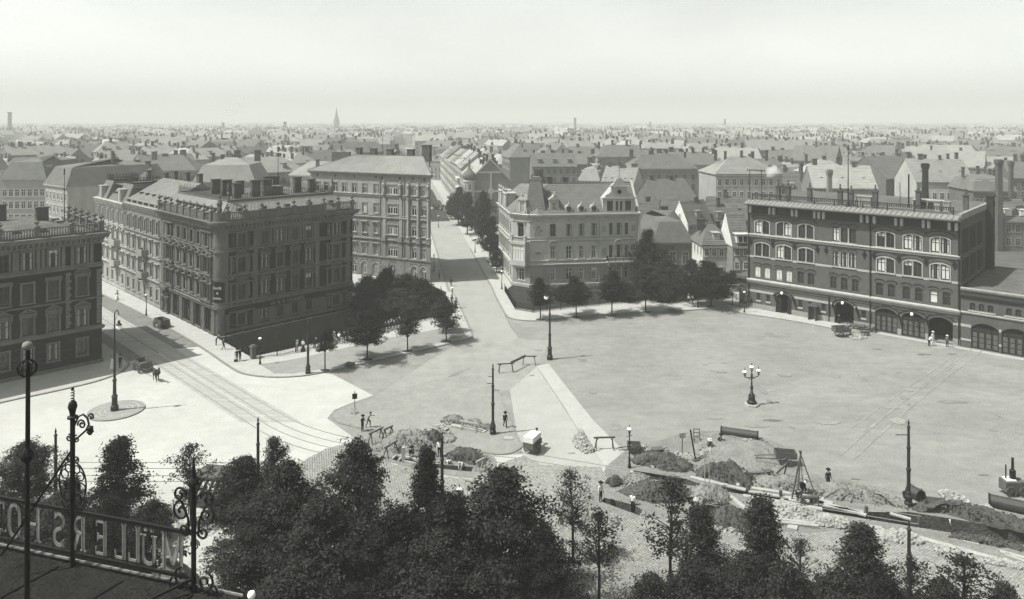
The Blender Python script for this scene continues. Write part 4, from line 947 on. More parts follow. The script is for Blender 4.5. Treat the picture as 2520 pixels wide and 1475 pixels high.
# ------------------------------------------------------------------ villa with the tiled roof
m_vs = mat('villa limestone', .30, .9, .16, .7, .18, 8, streak=.4, big=.08, bsc=.25)
m_vb = mat('villa rusticated stone', .20, .9, .2, .7, .2, 8, streak=.5)
m_vt = mat('villa roof tile', .125, .8, .16, .8, .25, 7)
def villa():
    O = Vector((3.5, 143.5, 0)); L = 21.9; D = 12.0
    T = thing('villa', 'ornate pale corner villa with steep tiled roof, scrolled gable and square turret roof', 'villa', O, R(8.1)); F = Fac((0, 0), 0)
    rows = [(1.5, 2.35), (5.7, 2.5), (10.2, 2.4)]; us = [4.6, 7.8, 10.35, 12.9]; tr = [(16.35, .75), (18.0, 1.3), (19.55, .75)]
    ops = [(u - .57, u + .57, z, z + h) for z, h in rows for u in us] + [(u - w / 2, u + w / 2, z, z + h) for z, h in rows for u, w in tr]
    b = MB(); wall(b, F, L, 0, 4.4, [o for o in ops if o[2] < 4]); b.build('wall', m_vb, T)
    b = MB(); wall(b, F, L, 4.4, 13.9, [o for o in ops if o[2] > 4]); b.build('wall', m_vs, T)
    blocks(T, F, 0, L, .9, 4.35, m_vb, 1.05, .44, .08, [(o[0] - .18, o[1] + .18, o[2] - .1, o[3] + .1) for o in ops if o[2] < 4])
    for z, h, pr in ((0, .8, .2), (4.4, .35, .3), (5.2, .3, .2), (9.2, .25, .2), (9.75, .2, .14), (12.95, .2, .12)): course(T, F, 0, L, z, h, m_vs, pr, e0=0)
    for j, (z, h) in enumerate(rows):
        for i, u in enumerate(us):
            win(T, F, u, z, 1.14, h, m_wfrD if j == 2 else m_wfr, curtain=.45, bars=3 if j != 1 or i > 1 else 7, blind=.15)
            if j: surround(T, F, u, z, 1.14, h, m_vs, 'seg' if (j == 1 and i == 0) else 'plain', .2)
        for u, w in tr:
            win(T, F, u, z, w, h, m_wfrD if j else m_wfr, bars=3 if w > 1 else 2, curtain=.3)
            if j: surround(T, F, u, z, w, h, m_vs, 'seg' if (w > 1 and j == 1) else 'plain', .16)
    for u in (14.3, 21.7): q = MB(); fbox(q, F, u - .2, u + .2, -.02, .14, 4.9, 13.8); q.build('pilaster', m_vs, T)
    for u in (14.95, 21.05):                              # round-headed niches and square tablets of the right-hand bay
        q = MB(); fbox(q, F, u - .42, u + .42, -.02, .06, 6.2, 7.4); q.prism([F.P(p[0], .06 if k < 9 else -.02)[:2] for k, p in enumerate(arcpts(u - .5, u + .5, 7.5, .5, 8))][:1] * 0 or [F.P(u - .5, 0)[:2], F.P(u + .5, 0)[:2], F.P(u + .5, .14)[:2], F.P(u - .5, .14)[:2]], 7.45, 7.6); q.build('niche', m_vb, T)
        q = MB(); fbox(q, F, u - .45, u + .45, -.02, .07, 10.9, 12.1); q.build('tablet', m_vb, T)
    for u, z0, z1, w in ((1.55, 10.15, 12.55, 2.2), (1.55, 6.6, 7.4, 1.4)):      # sculpted relief and inscription tablet
        q = MB(); fbox(q, F, u - w / 2, u + w / 2, -.02, .08, z0, z1); o = q.build('relief_panel', m_vs, T)
        rr = random.Random(3); q = MB()
        for k in range(26): fbox(q, F, *(lambda a: (a, a + .18))(u - w / 2 + .15 + rr.random() * (w - .5)), .08, .17, *(lambda a: (a, a + .28))(z0 + .12 + rr.random() * (z1 - z0 - .5)))
        o2 = q.build('relief_carving', m_vb, o); o2['kind'] = 'stuff'
    for u in us[1:] + [1.55]: q = MB(); q.tube([F.P(u, .0, 13.35), F.P(u, .07, 13.35)], .2, 10); q.build('roundel', m_vb, T)
    q = MB(); q.tube([F.P(14.05, .12, .2), F.P(14.05, .12, 13.8)], .08, 5); q.build('downpipe', m_zinc, T)
    q = MB(); q.tube([F.P(L - .1, .14, .2), F.P(L - .1, .14, 13.8)], .08, 5); q.build('downpipe', m_zinc, T)
    cornice(T, F, 0, L, 13.75, .75, .7, m_vs, e0=0, brk=.7)
    # balcony
    q = MB(); fbox(q, F, 15.4, 21.8, 0, 1.3, 4.85, 5.1)
    for u in (15.8, 17.2, 18.8, 20.2, 21.4): fbox(q, F, u - .14, u + .14, 0, .9, 4.3, 4.85)
    bal = q.build('balcony', m_vs, T); railing('', '', [F.P(15.45, 0, 5.1), F.P(15.45, 1.22, 5.1), F.P(21.75, 1.22, 5.1), F.P(21.75, 0, 5.1)], m_iron, 1.0, .14, 1.6, par=bal)
    # chamfered corner with the stone bay window
    M = Matrix.Rotation(R(-8.1), 3, 'Z'); Pc = M @ (Vector((.1, 145.9, 0)) - O); ac = atan2(-Pc.y, -Pc.x); Lc = Pc.length
    C = Fac(Pc, ac); u = Lc / 2
    cops = [(u - .7, u + .7, 10.0, 12.7), (u - 1.0, u + 1.0, 1.4, 4.0)]
    b = MB(); wall(b, C, Lc, 0, 4.4, cops[1:]); b.build('wall', m_vb, T); b = MB(); wall(b, C, Lc, 4.4, 13.9, cops[:1]); b.build('wall', m_vs, T)
    win(T, C, u, 10.0, 1.4, 2.7, m_wfrD); surround(T, C, u, 10.0, 1.4, 2.7, m_vs, 'hood'); win(T, C, u, 1.4, 2.0, 2.6, m_wfr, curtain=1)
    q = MB(); fbox(q, C, u - 1.75, u + 1.75, 0, 1.2, 4.5, 5.5); fbox(q, C, u - 1.75, u - 1.3, 0, 1.2, 5.5, 8.7); fbox(q, C, u + 1.3, u + 1.75, 0, 1.2, 5.5, 8.7); fbox(q, C, u - 1.85, u + 1.85, 0, 1.35, 8.7, 9.2); fbox(q, C, u - 1.5, u + 1.5, 0, .9, 4.0, 4.5)
    bw = q.build('bay_window', m_vs, T); q = MB(); fbox(q, C, u - 1.3, u + 1.3, .95, 1.05, 5.5, 8.7); q.build('blind', m_blind, bw); q = MB()
    for k in range(5): fbox(q, C, u - 1.3 + k * .62, u - 1.22 + k * .62, 1.05, 1.12, 5.5, 8.7)
    fbox(q, C, u - 1.3, u + 1.3, 1.05, 1.12, 7.6, 7.7); o = q.build('glazing_bars', m_wfr, bw); o['kind'] = 'stuff'
    balustrade(T, C, u - 1.7, u + 1.7, 9.2, m_vs, [u - 1.6, u + 1.6], 1.0, 1.0, False, bal=.26)
    for z, h, pr in ((0, .8, .2), (4.4, .35, .3), (9.75, .2, .14), (12.95, .2, .12)): course(T, C, 0, Lc, z, h, m_vs, pr, e0=0, e1=0)
    cornice(T, C, 0, Lc, 13.75, .75, .7, m_vs, 0, 0)
    # left side along the street, in full sun
    Ls = 19.6; a2 = R(-81.1 - 8.1); S = Fac(Pc - Vector((cos(a2), sin(a2), 0)) * Ls, a2)
    su = [2.0, 4.4, 6.8, 9.2, 11.6, 14.0, 17.2]; sops = [(x - .55, x + .55, z, z + h) for z, h in rows for x in su]
    b = MB(); wall(b, S, Ls, 0, 13.9, sops); b.build('wall', m_vs, T)
    for j, (z, h) in enumerate(rows):
        for x in su: win(T, S, x, z, 1.1, h, m_wfr, blind=.2); surround(T, S, x, z, 1.1, h, m_vs, 'hood' if j == 1 else 'plain', .18)
    for z, h, pr in ((0, .8, .2), (4.4, .35, .3), (9.2, .25, .2), (12.95, .2, .12)): course(T, S, 0, Ls, z, h, m_vs, pr, e0=0, e1=0)
    cornice(T, S, -.3, Ls, 13.75, .75, .7, m_vs, 0, 0, brk=.7)
    # roofs
    z = 14.5; rz = 20.1
    e0, e1, r1, r0 = (1.6, -.4, z), (L, -.4, z), (L, 5.0, rz), (4.6, 5.0, rz)
    rf = roof_poly(T, [[e0, e1, r1, r0], [(L, 11, z), (1.6, 11, z), r0, r1]], m_vt); tiles(rf, e0, e1, r1, r0, 17, m_vt)
    q = MB(); q.prism([(L - .02, -.5), (L + .4, -.5), (L + .4, 11), (L - .02, 11)], 0, z); q.add([(L, -.5, z), (L + .4, -.5, z), (L + .4, 5, rz + .5), (L, 5, rz + .5), (L, 11, z), (L + .4, 11, z)], [(0, 1, 2, 3), (3, 2, 5, 4), (1, 5, 2), (0, 3, 4)]); q.build('gable_wall', m_vs, T)
    q = MB()
    for k in range(56): x = 4.6 + k * (L - 4.9) / 55; q.box((x, 5.0, rz + .22), (.22, .12, .45), 0, .4)
    q.bar((4.6, 5, rz + .02), (L, 5, rz + .02), .24, .2); o = q.build('ridge_cresting', m_tile, rf); o['kind'] = 'stuff'
    # street-side roof
    A_ = S.P(0, .3, z); B_ = S.P(Ls, .3, z); inn = Vector((-S.s, S.c, 0)) * 5.2; r2 = A_ + inn + Vector((0, 0, 4.2)); r3 = B_ + inn + Vector((0, 0, 4.2))
    roof_poly(T, [[A_, B_, r3, r2], [B_, Vector(e0), Vector(r0), r3], [r3, Vector(r0), Vector((1.6, 11, z)), r2]], m_vt); tiles(rf, A_, B_, r3, r2, 14, m_vt)
    # square turret roof over the corner
    cx, cy = 1.7, 2.6; ta = R(-14); q = MB(); q.box((cx, cy, 17.6), (4.3, 4.3, 7.0), ta, .5); q.box((cx, cy, 21.25), (2.45, 2.45, .35), ta); q.box((cx, cy, 21.6), (1.9, 1.9, .4), ta); q.build('turret_roof', m_vt, rf)
    Mt = Matrix.Rotation(ta, 3, 'Z'); cc = Vector((cx, cy, 0)); h4 = 2.17; t4 = 1.09
    for a in range(4):
        m4 = Mt @ Matrix.Rotation(a * pi / 2, 3, 'Z'); tiles(rf, cc + m4 @ Vector((-h4, -h4, 14.1)), cc + m4 @ Vector((h4, -h4, 14.1)), cc + m4 @ Vector((t4, -t4, 21.1)), cc + m4 @ Vector((-t4, -t4, 21.1)), 18, m_vt)
    q = MB()
    for sx, sy in ((-1, -1), (1, -1), (1, 1), (-1, 1)): q.lathe([(.08, 0), (.12, .15), (.03, .35), (.01, .5)], 6, cc + Mt @ Vector((sx * .85, sy * .85, 21.75)))
    o = q.build('turret_finials', m_iron, rf); o['kind'] = 'stuff'
    # dormers with stone fronts
    def dormer(p, ang):
        d = Fac(p, ang); q = MB(); wall(q, d, 1.9, 0, 0, []) if False else None
        o_ = (.5, 1.4, z + .35, z + 2.3); wall(q, d, 1.9, z, z + 2.7, [o_], .25)
        fbox(q, d, -.25, 0, -.4, .12, z, z + 1.1); fbox(q, d, 1.9, 2.15, -.4, .12, z, z + 1.1); fbox(q, d, -.15, 2.05, -2, .2, z + 2.7, z + 2.9); fbox(q, d, 0, .02, -2.4, 0, z, z + 2.7); fbox(q, d, 1.88, 1.9, -2.4, 0, z, z + 2.7)
        q.add([d.P(-.2, .22, z + 2.9), d.P(2.1, .22, z + 2.9), d.P(.95, .22, z + 3.7), d.P(-.2, -2.2, z + 2.9), d.P(2.1, -2.2, z + 2.9), d.P(.95, -2.2, z + 3.7)], [(0, 1, 2), (0, 2, 5, 3), (1, 4, 5, 2)])
        q.lathe([(.2, 0), (.26, .25), (.08, .45), (.2, .65), (.02, .9)], 8, d.P(.95, .1, z + 3.6))
        q.build('dormer', m_vs, rf); win(rf, d, .95, z + .35, .9, 1.95, m_wfr, curtain=1)
    dormer(C.P(u - .95, -.35), ac); dormer((4.0, .35), 0)
    for x in us[1:]:                                     # round oculus dormers
        q = MB(); q.tube([(x, -.1, z + 1.05), (x, 1.4, z + 1.05)], [.75, .7], 12); q.box((x, .2, z + .35), (1.5, .6, .5)); q.lathe([(.12, 0), (.2, .2), (.02, .75)], 6, (x, .0, z + 1.8)); o = q.build('oculus_dormer', m_vs, rf)
        q = MB(); q.tube([(x, -.16, z + 1.05), (x, -.1, z + 1.05)], .48, 12); q.build('pane', m_glass, o)
    # scrolled gable
    G0 = Fac((0, -.15), 0); gz = z; gops = [(15.55, 16.75, gz + .5, gz + 2.5), (17.35, 17.85, gz + .5, gz + 2.4), (18.2, 18.7, gz + .5, gz + 2.4), (19.3, 20.5, gz + .5, gz + 2.5)]
    q = MB(); wall(q, G0, 21.3, gz, gz + 2.9, gops, .2, u00=14.8)
    fbox(q, G0, 14.4, 21.6, -.3, .25, gz + 2.9, gz + 3.15); prof = [(15.0, 3.15), (15.3, 3.7), (16.0, 4.0), (16.4, 4.5), (16.5, 5.2), (16.3, 5.4), (16.5, 5.6), (16.9, 5.9), (17.2, 6.5), (17.5, 6.9), (18.05, 7.05)]
    pl = [(x, gz + zz) for x, zz in prof] + [(36.1 - x, gz + zz) for x, zz in prof[::-1][1:]]
    q.add([G0.P(x, .1, zz) for x, zz in pl] + [G0.P(x, -.3, zz) for x, zz in pl], [tuple(range(len(pl))), tuple(range(len(pl), 2 * len(pl)))[::-1]] + [(i, len(pl) + i, len(pl) + i + 1, i + 1) for i in range(len(pl) - 1)])
    fbox(q, G0, 16.1, 20.0, -.3, .28, gz + 5.25, gz + 5.45)
    q.add([G0.P(14.8, -.2, gz), G0.P(14.8, -5, gz), G0.P(14.8, -5, gz + 2.9), G0.P(14.8, -.2, gz + 2.9), G0.P(18.05, -.2, gz + 5.6), G0.P(18.05, -5, gz + 5.6)], [(0, 1, 2, 3), (3, 2, 5, 4)])
    g = q.build('gable', m_vs, T)
    for o_ in gops: win(g, G0, (o_[0] + o_[1]) / 2, o_[2], o_[1] - o_[0], o_[3] - o_[2], m_wfrD, rec=.15, bars=2, panes=True)
    q = MB(); q.tube([G0.P(18.05, .1, gz + 4.3), G0.P(18.05, .2, gz + 4.3)], .42, 12); q.build('roundel', m_dark, g)
    q = MB(); q.tube([G0.P(18.05, 0, gz + 7), G0.P(18.05, 0, gz + 11)], [.05, .03], 5); q.bar(G0.P(17.6, 0, gz + 9.2), G0.P(18.5, 0, gz + 9.2), .05); q.bar(G0.P(17.8, 0, gz + 10), G0.P(18.4, 0, gz + 10), .05); q.build('weather_vane', m_iron, g)
    for x, y, h in ((5.5, 8, 2.2), (9, 9, 2.0)): chimney(rf, x, y, 18, h + 1, 1.2, .7)
    for k, s_ in enumerate((3.5, 10.0)):
        q = MB(); p = S.P(s_, -.9); q.box(p + Vector((0, 0, z + 1.5)), (3.0, 2.2, 3.0), a2); q.box(p + Vector((0, 0, z + 3.1)), (3.6, 2.6, .25), a2)
        for du in (-1.6, 1.6): q.lathe([(.3, 0), (.24, 2.9), (.4, 3.1), (.1, 3.4), (.3, 3.9), (.02, 4.5)], 8, S.P(s_ + du, .15) + Vector((0, 0, z)))
        q.build('dormer', m_vs, rf)
    # back
    b = MB(); b.add([(L, 11, 0), (1.6, 11, 0), (1.6, 11, z), (L, 11, z)], [(0, 1, 2, 3)]); b.build('wall', m_vs, T)
villa()
# ------------------------------------------------------------------ brick fire station
m_fb = mat('red facing brick', 0.075, .9, .12, .6, .3, 6, streak=1.0, big=.08, bsc=.2)
m_fw = mat('pale sandstone trim', .29, .9, .15, .8, .15, 8)
m_fd = mat('moulded dark brick', 0.03, .9, .2, .8, .3, 7)
m_fs = mat('grey plinth stone', .21, .9, .2, .7, .25, 6)
m_door = mat('dark painted door', .02, .7, .3, 2, .2, 8)
def fire_station():
    L = 32.6; D = 26.0
    T = thing('fire_station', 'large four storey brick station with arched engine doors, pale window trim and flat railed roof', 'building', FA, atan2(FD.y, FD.x)); F = Fac((0, 0), 0)
    pairs = [2.65, 6.46, 10.2, 22.5, 26.3, 30.0]; tri = 16.35
    r4, r3, r2 = (13.3, 2.35), (9.35, 2.35), (5.65, 1.95)
    ops = []; 
    for z, h in (r4, r3):
        for u in pairs: ops.append((u - 1.28, u + 1.28, z, z + h, .35))
        for du in (-1.3, 0, 1.3): ops.append((tri + du - .5, tri + du + .5, z, z + h, .15))
    z, h = r2
    for u in pairs:
        for du in (-.86, .86): ops.append((u + du - .52, u + du + .52, z, z + h, .16))
    for du in (-1.7, 0, 1.7): ops.append((tri + du - .5, tri + du + .5, z, z + h, .16))
    small = [2.0, 3.75, 9.3, 11.0, 13.1, 19.3]; doors = [(6.46, 2.7, 3.4), (tri, 2.9, 3.75), (22.6, 3.2, 3.75), (26.4, 3.2, 3.75), (30.05, 3.2, 3.75)]
    gops = [(u - .34, u + .34, 1.65, 3.3) for u in small] + [(u - w / 2, u + w / 2, .04, zt, .7) for u, w, zt in doors]
    b = MB(); wall(b, F, L, 0, 18.0, ops + gops, .3); b.build('wall', m_fb, T)
    # plinth and pale bands, stopped at the doors
    dj = sorted((u - w / 2 - .02, u + w / 2 + .02) for u, w, _ in doors)
    def runs(): 
        x = 0
        for a, c in dj: yield x, a; x = c
        yield x, L
    for a, c in runs():
        q = MB(); fbox(q, F, a, c, -.02, .16, 0, .95); q.build('plinth', m_fs, T); q = MB(); fbox(q, F, a, c, -.02, .05, 2.95, 3.35); q.build('stone_band', m_fw, T) if c - a > .3 else None
    for u in small: win(T, F, u, 1.65, .68, 1.65, m_wfrD, bars=2); q = MB(); fbox(q, F, u - .42, u + .42, -.02, .12, 1.4, 1.65); q.build('sill', m_fw, T)
    for z, h, pr, m in ((4.45, .2, .2, m_fw), (4.7, .45, .42, m_fw), (12.6, .18, .2, m_fw), (12.85, .22, .32, m_fw), (3.95, .15, .1, m_fb)): course(T, F, 0, L, z, h, m, pr, e0=0, e1=0)
    # a white band between the third-floor windows
    edges = [0] + [q for u in pairs[:3] for q in (u - 1.5, u + 1.5)] + [14.4, 18.3] + [q for u in pairs[3:] for q in (u - 1.5, u + 1.5)] + [L]
    for i in range(0, len(edges) - 1, 2):
        q = MB(); fbox(q, F, edges[i], edges[i + 1], -.02, .06, 9.0, 9.35); q.build('stone_band', m_fw, T)
    def archm(u0, u1, zs, rise, t, pr, m, name='arch_moulding'):
        q = MB(); A_ = arcpts(u0, u1, zs, rise, 8); r2_ = rise * (1 + t / (u1 - u0)); B_ = [(x + (x - (u0 + u1) / 2) * t / (u1 - u0), zz + t) for x, zz in A_]
        for k in range(8):
            p = [A_[k], A_[k + 1], B_[k + 1], B_[k]]; q.add([F.P(a[0], pr, a[1]) for a in p] + [F.P(a[0], -.02, a[1]) for a in p], [(0, 1, 2, 3), (3, 2, 6, 7), (1, 0, 4, 5), (0, 3, 7, 4), (2, 1, 5, 6)])
        return q.build(name, m, T)
    for z, h in (r4, r3):
        for u in pairs:
            for du in (-.66, .66): win(T, F, u + du, z, 1.12, h - .12, m_wfrD, bars=3, curtain=.15, full=.06, blind=.15)
            q = MB(); fbox(q, F, u - 1.4, u - 1.26, -.28, .06, z, z + h - .3); fbox(q, F, u + 1.26, u + 1.4, -.28, .06, z, z + h - .3); fbox(q, F, u - 1.45, u + 1.45, -.02, .14, z - .2, z); q.build('surround', m_fw, T); archm(u - 1.28, u + 1.28, z + h - .36, .36, .14, .06, m_fw)
            column(T, F, u, z, z + h - .05, m_fw, .1, -.02)
            archm(u - 1.55, u + 1.55, z + h - .12, .52, .42, .07, m_fb); archm(u - 1.95, u + 1.95, z + h + .3, .55, .1, .15, m_fd, 'hood_mould')
        for du in (-1.3, 0, 1.3):
            win(T, F, tri + du, z, 1.0, h, m_wfrD, curtain=.4, full=.1); archm(tri + du - .6, tri + du + .6, z + h - .05, .3, .3, .07, m_fb); archm(tri + du - .68, tri + du + .68, z + h + .3, .3, .1, .14, m_fd, 'hood_mould')
        for du in (-.65, .65): column(T, F, tri + du, z, z + h, m_fw, .1, .0)
        q = MB(); fbox(q, F, tri - 1.95, tri + 1.95, -.02, .14, z - .2, z); q.build('sill', m_fw, T)
    z, h = r2
    for u, dus in [(u, (-.86, .86)) for u in pairs] + [(tri, (-1.7, 0, 1.7))]:
        for du in dus:
            win(T, F, u + du, z, 1.04, h, m_wfrD if u > 8 else m_wfr, full=.75 if u < 8 else .1, curtain=.3, bars=3 if u < 20 else 2)
            archm(u + du - .62, u + du + .62, z + h - .08, .26, .3, .07, m_fb); archm(u + du - .72, u + du + .72, z + h + .28, .28, .1, .15, m_fd, 'hood_mould')
    for u, w, zt in doors:
        archm(u - w / 2, u + w / 2, zt - .7, .7, .35, .06, m_fb); archm(u - w / 2 - .4, u + w / 2 + .4, zt - .45, .8, .1, .16, m_fd, 'hood_mould')
    # engine doors of framed boards: each leaf is a part with its panels
    lf = MB(); lf.box((0, 0, 1.5), (.78, .08, 3.0)); lm = lf.mesh('door_leaf', m_door); pn = MB(); pn.box((0, -.06, 0), (.5, .05, .62)); pmh = pn.mesh('door_panel', m_woodD); gp = MB(); gp.box((0, -.06, 0), (.5, .04, .4)); gpm = gp.mesh('pane', m_glass)
    def leaves(F_, par, u, w):
        for k in range(4):
            o = put('door_leaf', lm, par, F_.P(u - w / 2 + (k + .5) * w / 4, -.26, .05), F_.a, (w / 4 / .8, 1, 1))
            for zz in (.5, 1.25, 2.0): put('door_panel', pmh, o, (0, 0, zz))
            put('pane', gpm, o, (0, 0, 2.65))
    for u, w, zt in doors[2:4]: leaves(F, T, u, w)
    q = MB(); lw = .75; fbox(q, F, 6.46 - 1.3, 6.46 - 1.3 + lw, -.3, -.22, 0, 2.8); q.build('door_leaf', m_door, T); q = MB(); fbox(q, F, 6.46 + 1.3 - lw, 6.46 + 1.3, -.3, -.22, 0, 2.8); q.build('door_leaf', m_door, T)
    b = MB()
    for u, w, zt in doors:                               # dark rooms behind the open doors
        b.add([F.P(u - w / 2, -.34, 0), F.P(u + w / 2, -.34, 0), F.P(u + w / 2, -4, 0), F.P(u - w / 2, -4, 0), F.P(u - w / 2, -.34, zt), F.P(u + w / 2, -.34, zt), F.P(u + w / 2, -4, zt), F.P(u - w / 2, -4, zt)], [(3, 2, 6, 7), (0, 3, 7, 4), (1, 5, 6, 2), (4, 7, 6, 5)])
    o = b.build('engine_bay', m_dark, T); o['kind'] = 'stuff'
    # wall anchors in cross form
    an = MB(); an.box((0, -.08, 0), (.16, .08, 1.15)); an.box((0, -.085, .1), (.7, .08, .16)); an.box((0, -.09, -.2), (.4, .08, .3)); an.box((0, -.09, .5), (.3, .08, .14)); am = an.mesh('wall_anchor', m_iron)
    for u in (.6, 4.55, 8.35, 12.1, 13.5, 19.4, 20.9, 24.4, 28.15, 31.9): put('wall_anchor', am, T, F.P(u, .02, 11.75))
    # frieze, white brackets and the deep eaves
    q = MB(); fbox(q, F, 0, L, -.02, .08, 16.75, 18.2); q.build('frieze', m_fd, T)
    q = MB(); q.box((0, -.32, 0), (.36, .55, 1.15), 0, 1); wb = q.mesh('bracket', m_fw)
    for u in (.7, 4.2, 4.9, 8.1, 8.8, 11.8, 12.5, 13.25, 19.1, 20.0, 21.0, 24.1, 24.9, 27.9, 28.6, 31.3, 32.2): put('bracket', wb, T, F.P(u, .08, 17.45))
    q = MB(); fprof(q, F, -.1, L + .1, [(-.3, 18.1), (1.35, 18.25), (1.6, 18.45), (1.62, 18.62), (-.3, 19.05)]); ev = q.build('eaves', m_zinc, T)
    q = MB()
    for k in range(44): x = k * L / 43; q.bar(F.P(x, 1.6, 18.67), F.P(x, -.3, 19.1), .08, .05)
    o = q.build('eaves_seams', m_slate, ev); o['kind'] = 'stuff'
    # roof deck with its rail of short bars
    b = MB(); b.box((L / 2, D / 2 + .1, 18.6), (L, D - .2, .5)); dk = b.build('roof_deck', m_felt, T)
    x0s = [.6, 3.7, 7.0, 11.4, 14.6, 18.2, 19.0, 22.6, 26.4, 31.6]
    q = MB()
    for k, x in enumerate(x0s): q = MB(); q.box((x, .55, 19.55), (.16, .16, 1.3)); q.build('railing_post', m_fd, dk)
    q = MB(); q.bar((.6, .55, 20.1), (31.6, .55, 20.1), .12, .12); q.bar((.6, .55, 19.3), (31.6, .55, 19.3), .08, .08); q.build('railing_rail', m_fd, dk)
    q = MB()
    for k in range(len(x0s) - 1):
        n = max(2, int((x0s[k + 1] - x0s[k]) / .3))
        for j in range(1, n): q.box((x0s[k] + (x0s[k + 1] - x0s[k]) * j / n, .55, 19.85), (.13, .1, .5))
    o = q.build('railing_bars', m_fd, dk); o['kind'] = 'stuff'
    # things standing on the deck, all built in: vents, stacks, skylight
    def vent(x, y, h, w=.7, d=.7, cap=True):
        q = MB(); q.box((x, y, 18.85 + h / 2), (w, d, h)); q.box((x, y, 18.85 + h + .08), (w + .25, d + .25, .16)); 
        if cap: q.lathe([(.18, 0), (.22, .3), (.1, .6), (.16, .8), (.02, 1.1)], 6, (x, y, 18.85 + h + .16))
        q.build('ventilator', m_chim, dk)
    for x, y, h in ((3.4, 5, 2.4), (5.0, 5.5, 2.4), (8.6, 6, 2.2), (14.2, 4.5, 2.3), (15.8, 5, 2.1), (20.0, 3.5, 2.6), (25.4, 7, 2.8), (31.2, 11, 2.2)): vent(x, y, h)
    q = MB(); q.box((17.6, 6, 19.6), (2.3, 1.4, 1.5)); q.box((17.6, 6, 20.4), (2.6, 1.6, .14)); q.build('roof_house', m_fs, dk)
    q = MB(); q.box((26.5, 8.5, 19.5), (4.2, 1.8, 1.4)); q.box((26.5, 8.5, 20.25), (4.4, 2.0, .1)); sk = q.build('skylight', m_fw, dk)
    for k in range(4): q = MB(); q.box((24.95 + k * 1.04, 7.55, 19.5), (.85, .08, 1.0)); q.build('pane', m_glass, sk)
    for x, y in ((28.3, 6.2), (29.6, 6.0)): q = MB(); q.box((x, y, 19.6), (.9, .8, 1.5)); q.box((x, y, 20.4), (1.1, 1.0, .15)); q.build('ventilator', m_fs, dk)
    q = MB(); q.tube([(15.9, 3.2, 18.9), (15.9, 3.2, 20), (15.9, 3.2, 28.5)], [.28, .1, .05], 6); q.lathe([(.02, 0), (.3, .1), (.06, .3), (.18, .5), (.02, .8)], 8, (15.9, 3.2, 28.2)); q.lathe([(.45, 0), (.3, .3), (.12, .8)], 8, (15.9, 3.2, 18.86)); q.build('flagpole', m_iron, dk)
    for x, h in ((23.5, 5.4), (22.2, 4.0)): q = MB(); q.tube([(x, 9, 18.8), (x, 9, 18.8 + h)], .12 if x > 23 else .05, 6); q.build('stove_pipe', m_iron, dk)
    q = MB(); q.tube([(-1.0, 3, 17), (-1.0, 3, 24.2)], .06, 4); q.tube([(1.2, 3, 17.5), (1.2, 3, 24.2)], .06, 4); q.bar((-1.6, 3, 24), (1.9, 3, 24), .09)
    for k in range(10): q.box((-1.4 + k * .35, 3, 24.15), (.1, .1, .2))
    o = q.build('telegraph_frame', m_iron, dk)
    # downpipes, small lamps over the doors
    for u in (20.3, .25, L - .15, 14.0): q = MB(); q.tube([F.P(u, .14, .2 if u != 14.0 else .2), F.P(u, .14, 17.9 if u != 14.0 else 4.3)], .1, 6); q.build('downpipe', m_iron, T)
    for u in (6.46, tri, 26.4, ):
        q = MB(); q.tube([F.P(u, 0, 4.4), F.P(u, .5, 4.5), F.P(u, .85, 4.2), F.P(u, .85, 3.95)], .05, 5); o = q.build('lamp_arm', m_iron, T); q = MB(); q.lathe([(.05, -.4), (.2, -.3), (.24, -.1), (.18, .05), (.05, .12)], 8, F.P(u, .85, 3.85)); q.build('lamp_globe', m_lampgl, o)
    for u in (4.9, 8.1, 14.6, 18.2, 24.4, 28.2):
        q = MB(); q.tube([F.P(u, .05, 3.2), F.P(u + .1, .55, 3.1), F.P(u + .3, .5, 2.4), F.P(u + .5, .12, 1.2)], [.14, .2, .1, .05], 6); q.build('torch_bracket', m_iron, T)
    # shaded side wall with sunk panels and its tall shaft
    E = Fac((L, 0), R(90)); b = MB(); wall(b, E, D, 0, 18.9, [(1.2 + i * 5.2, 5.8 + i * 5.2, za, zb) for i in range(3) for za, zb in ((9.2, 12.4), (13.2, 16.8), (2, 8.6))], .12); b.build('wall', m_fb, T)
    b = MB(); fbox(b, E, 0, 16.6, -.2, -.121, 1.5, 17.2); b.build('wall', m_fd, T)
    b = MB(); fbox(b, E, 0, D, -.3, .18, 18.4, 19.3); b.build('parapet', m_fs, T)
    b = MB(); fbox(b, E, 18.6, 20.2, .02, 1.0, 0, 20.4); fbox(b, E, 18.45, 20.35, 0.02, 1.15, 20.4, 20.7); b.build('chimney_shaft', m_fd, T)
    Wl = Fac((0, D), R(-90)); b = MB(); wall(b, Wl, D, 0, 18.0); b.build('wall', m_fb, T)
    q = MB(); q.box((-1.2, 4.5, 2.6), (2.2, 6, 5.2)); q.box((-1.2, 4.4, 5.0), (2.9, 6.8, .5)); q.build('porch', m_fb, T)
    # low wing carrying on to the right
    T2 = thing('engine_shed', 'low brick wing with arched doors and small triple windows right of the station', 'building', FA + FD * (L + .05), atan2(FD.y, FD.x)); L2 = 16.0
    d2 = [(3.0, 3.4, 3.8), (6.7, 3.4, 3.8), (10.4, 3.4, 3.8), (14, 3.4, 3.8)]; sm = [1.5, 2.6, 3.7, 5.9, 7.0, 8.1, 10, 11.1]
    o2 = [(u - w / 2, u + w / 2, .04, zt, .75) for u, w, zt in d2] + [(u - .36, u + .36, 5.55, 6.6, .2) for u in sm]
    b = MB(); wall(b, F, L2, 0, 8.6, o2, .3); b.build('wall', m_fb, T2)
    for u in sm: win(T2, F, u, 5.55, .72, 1.05, m_wfrD, bars=1)
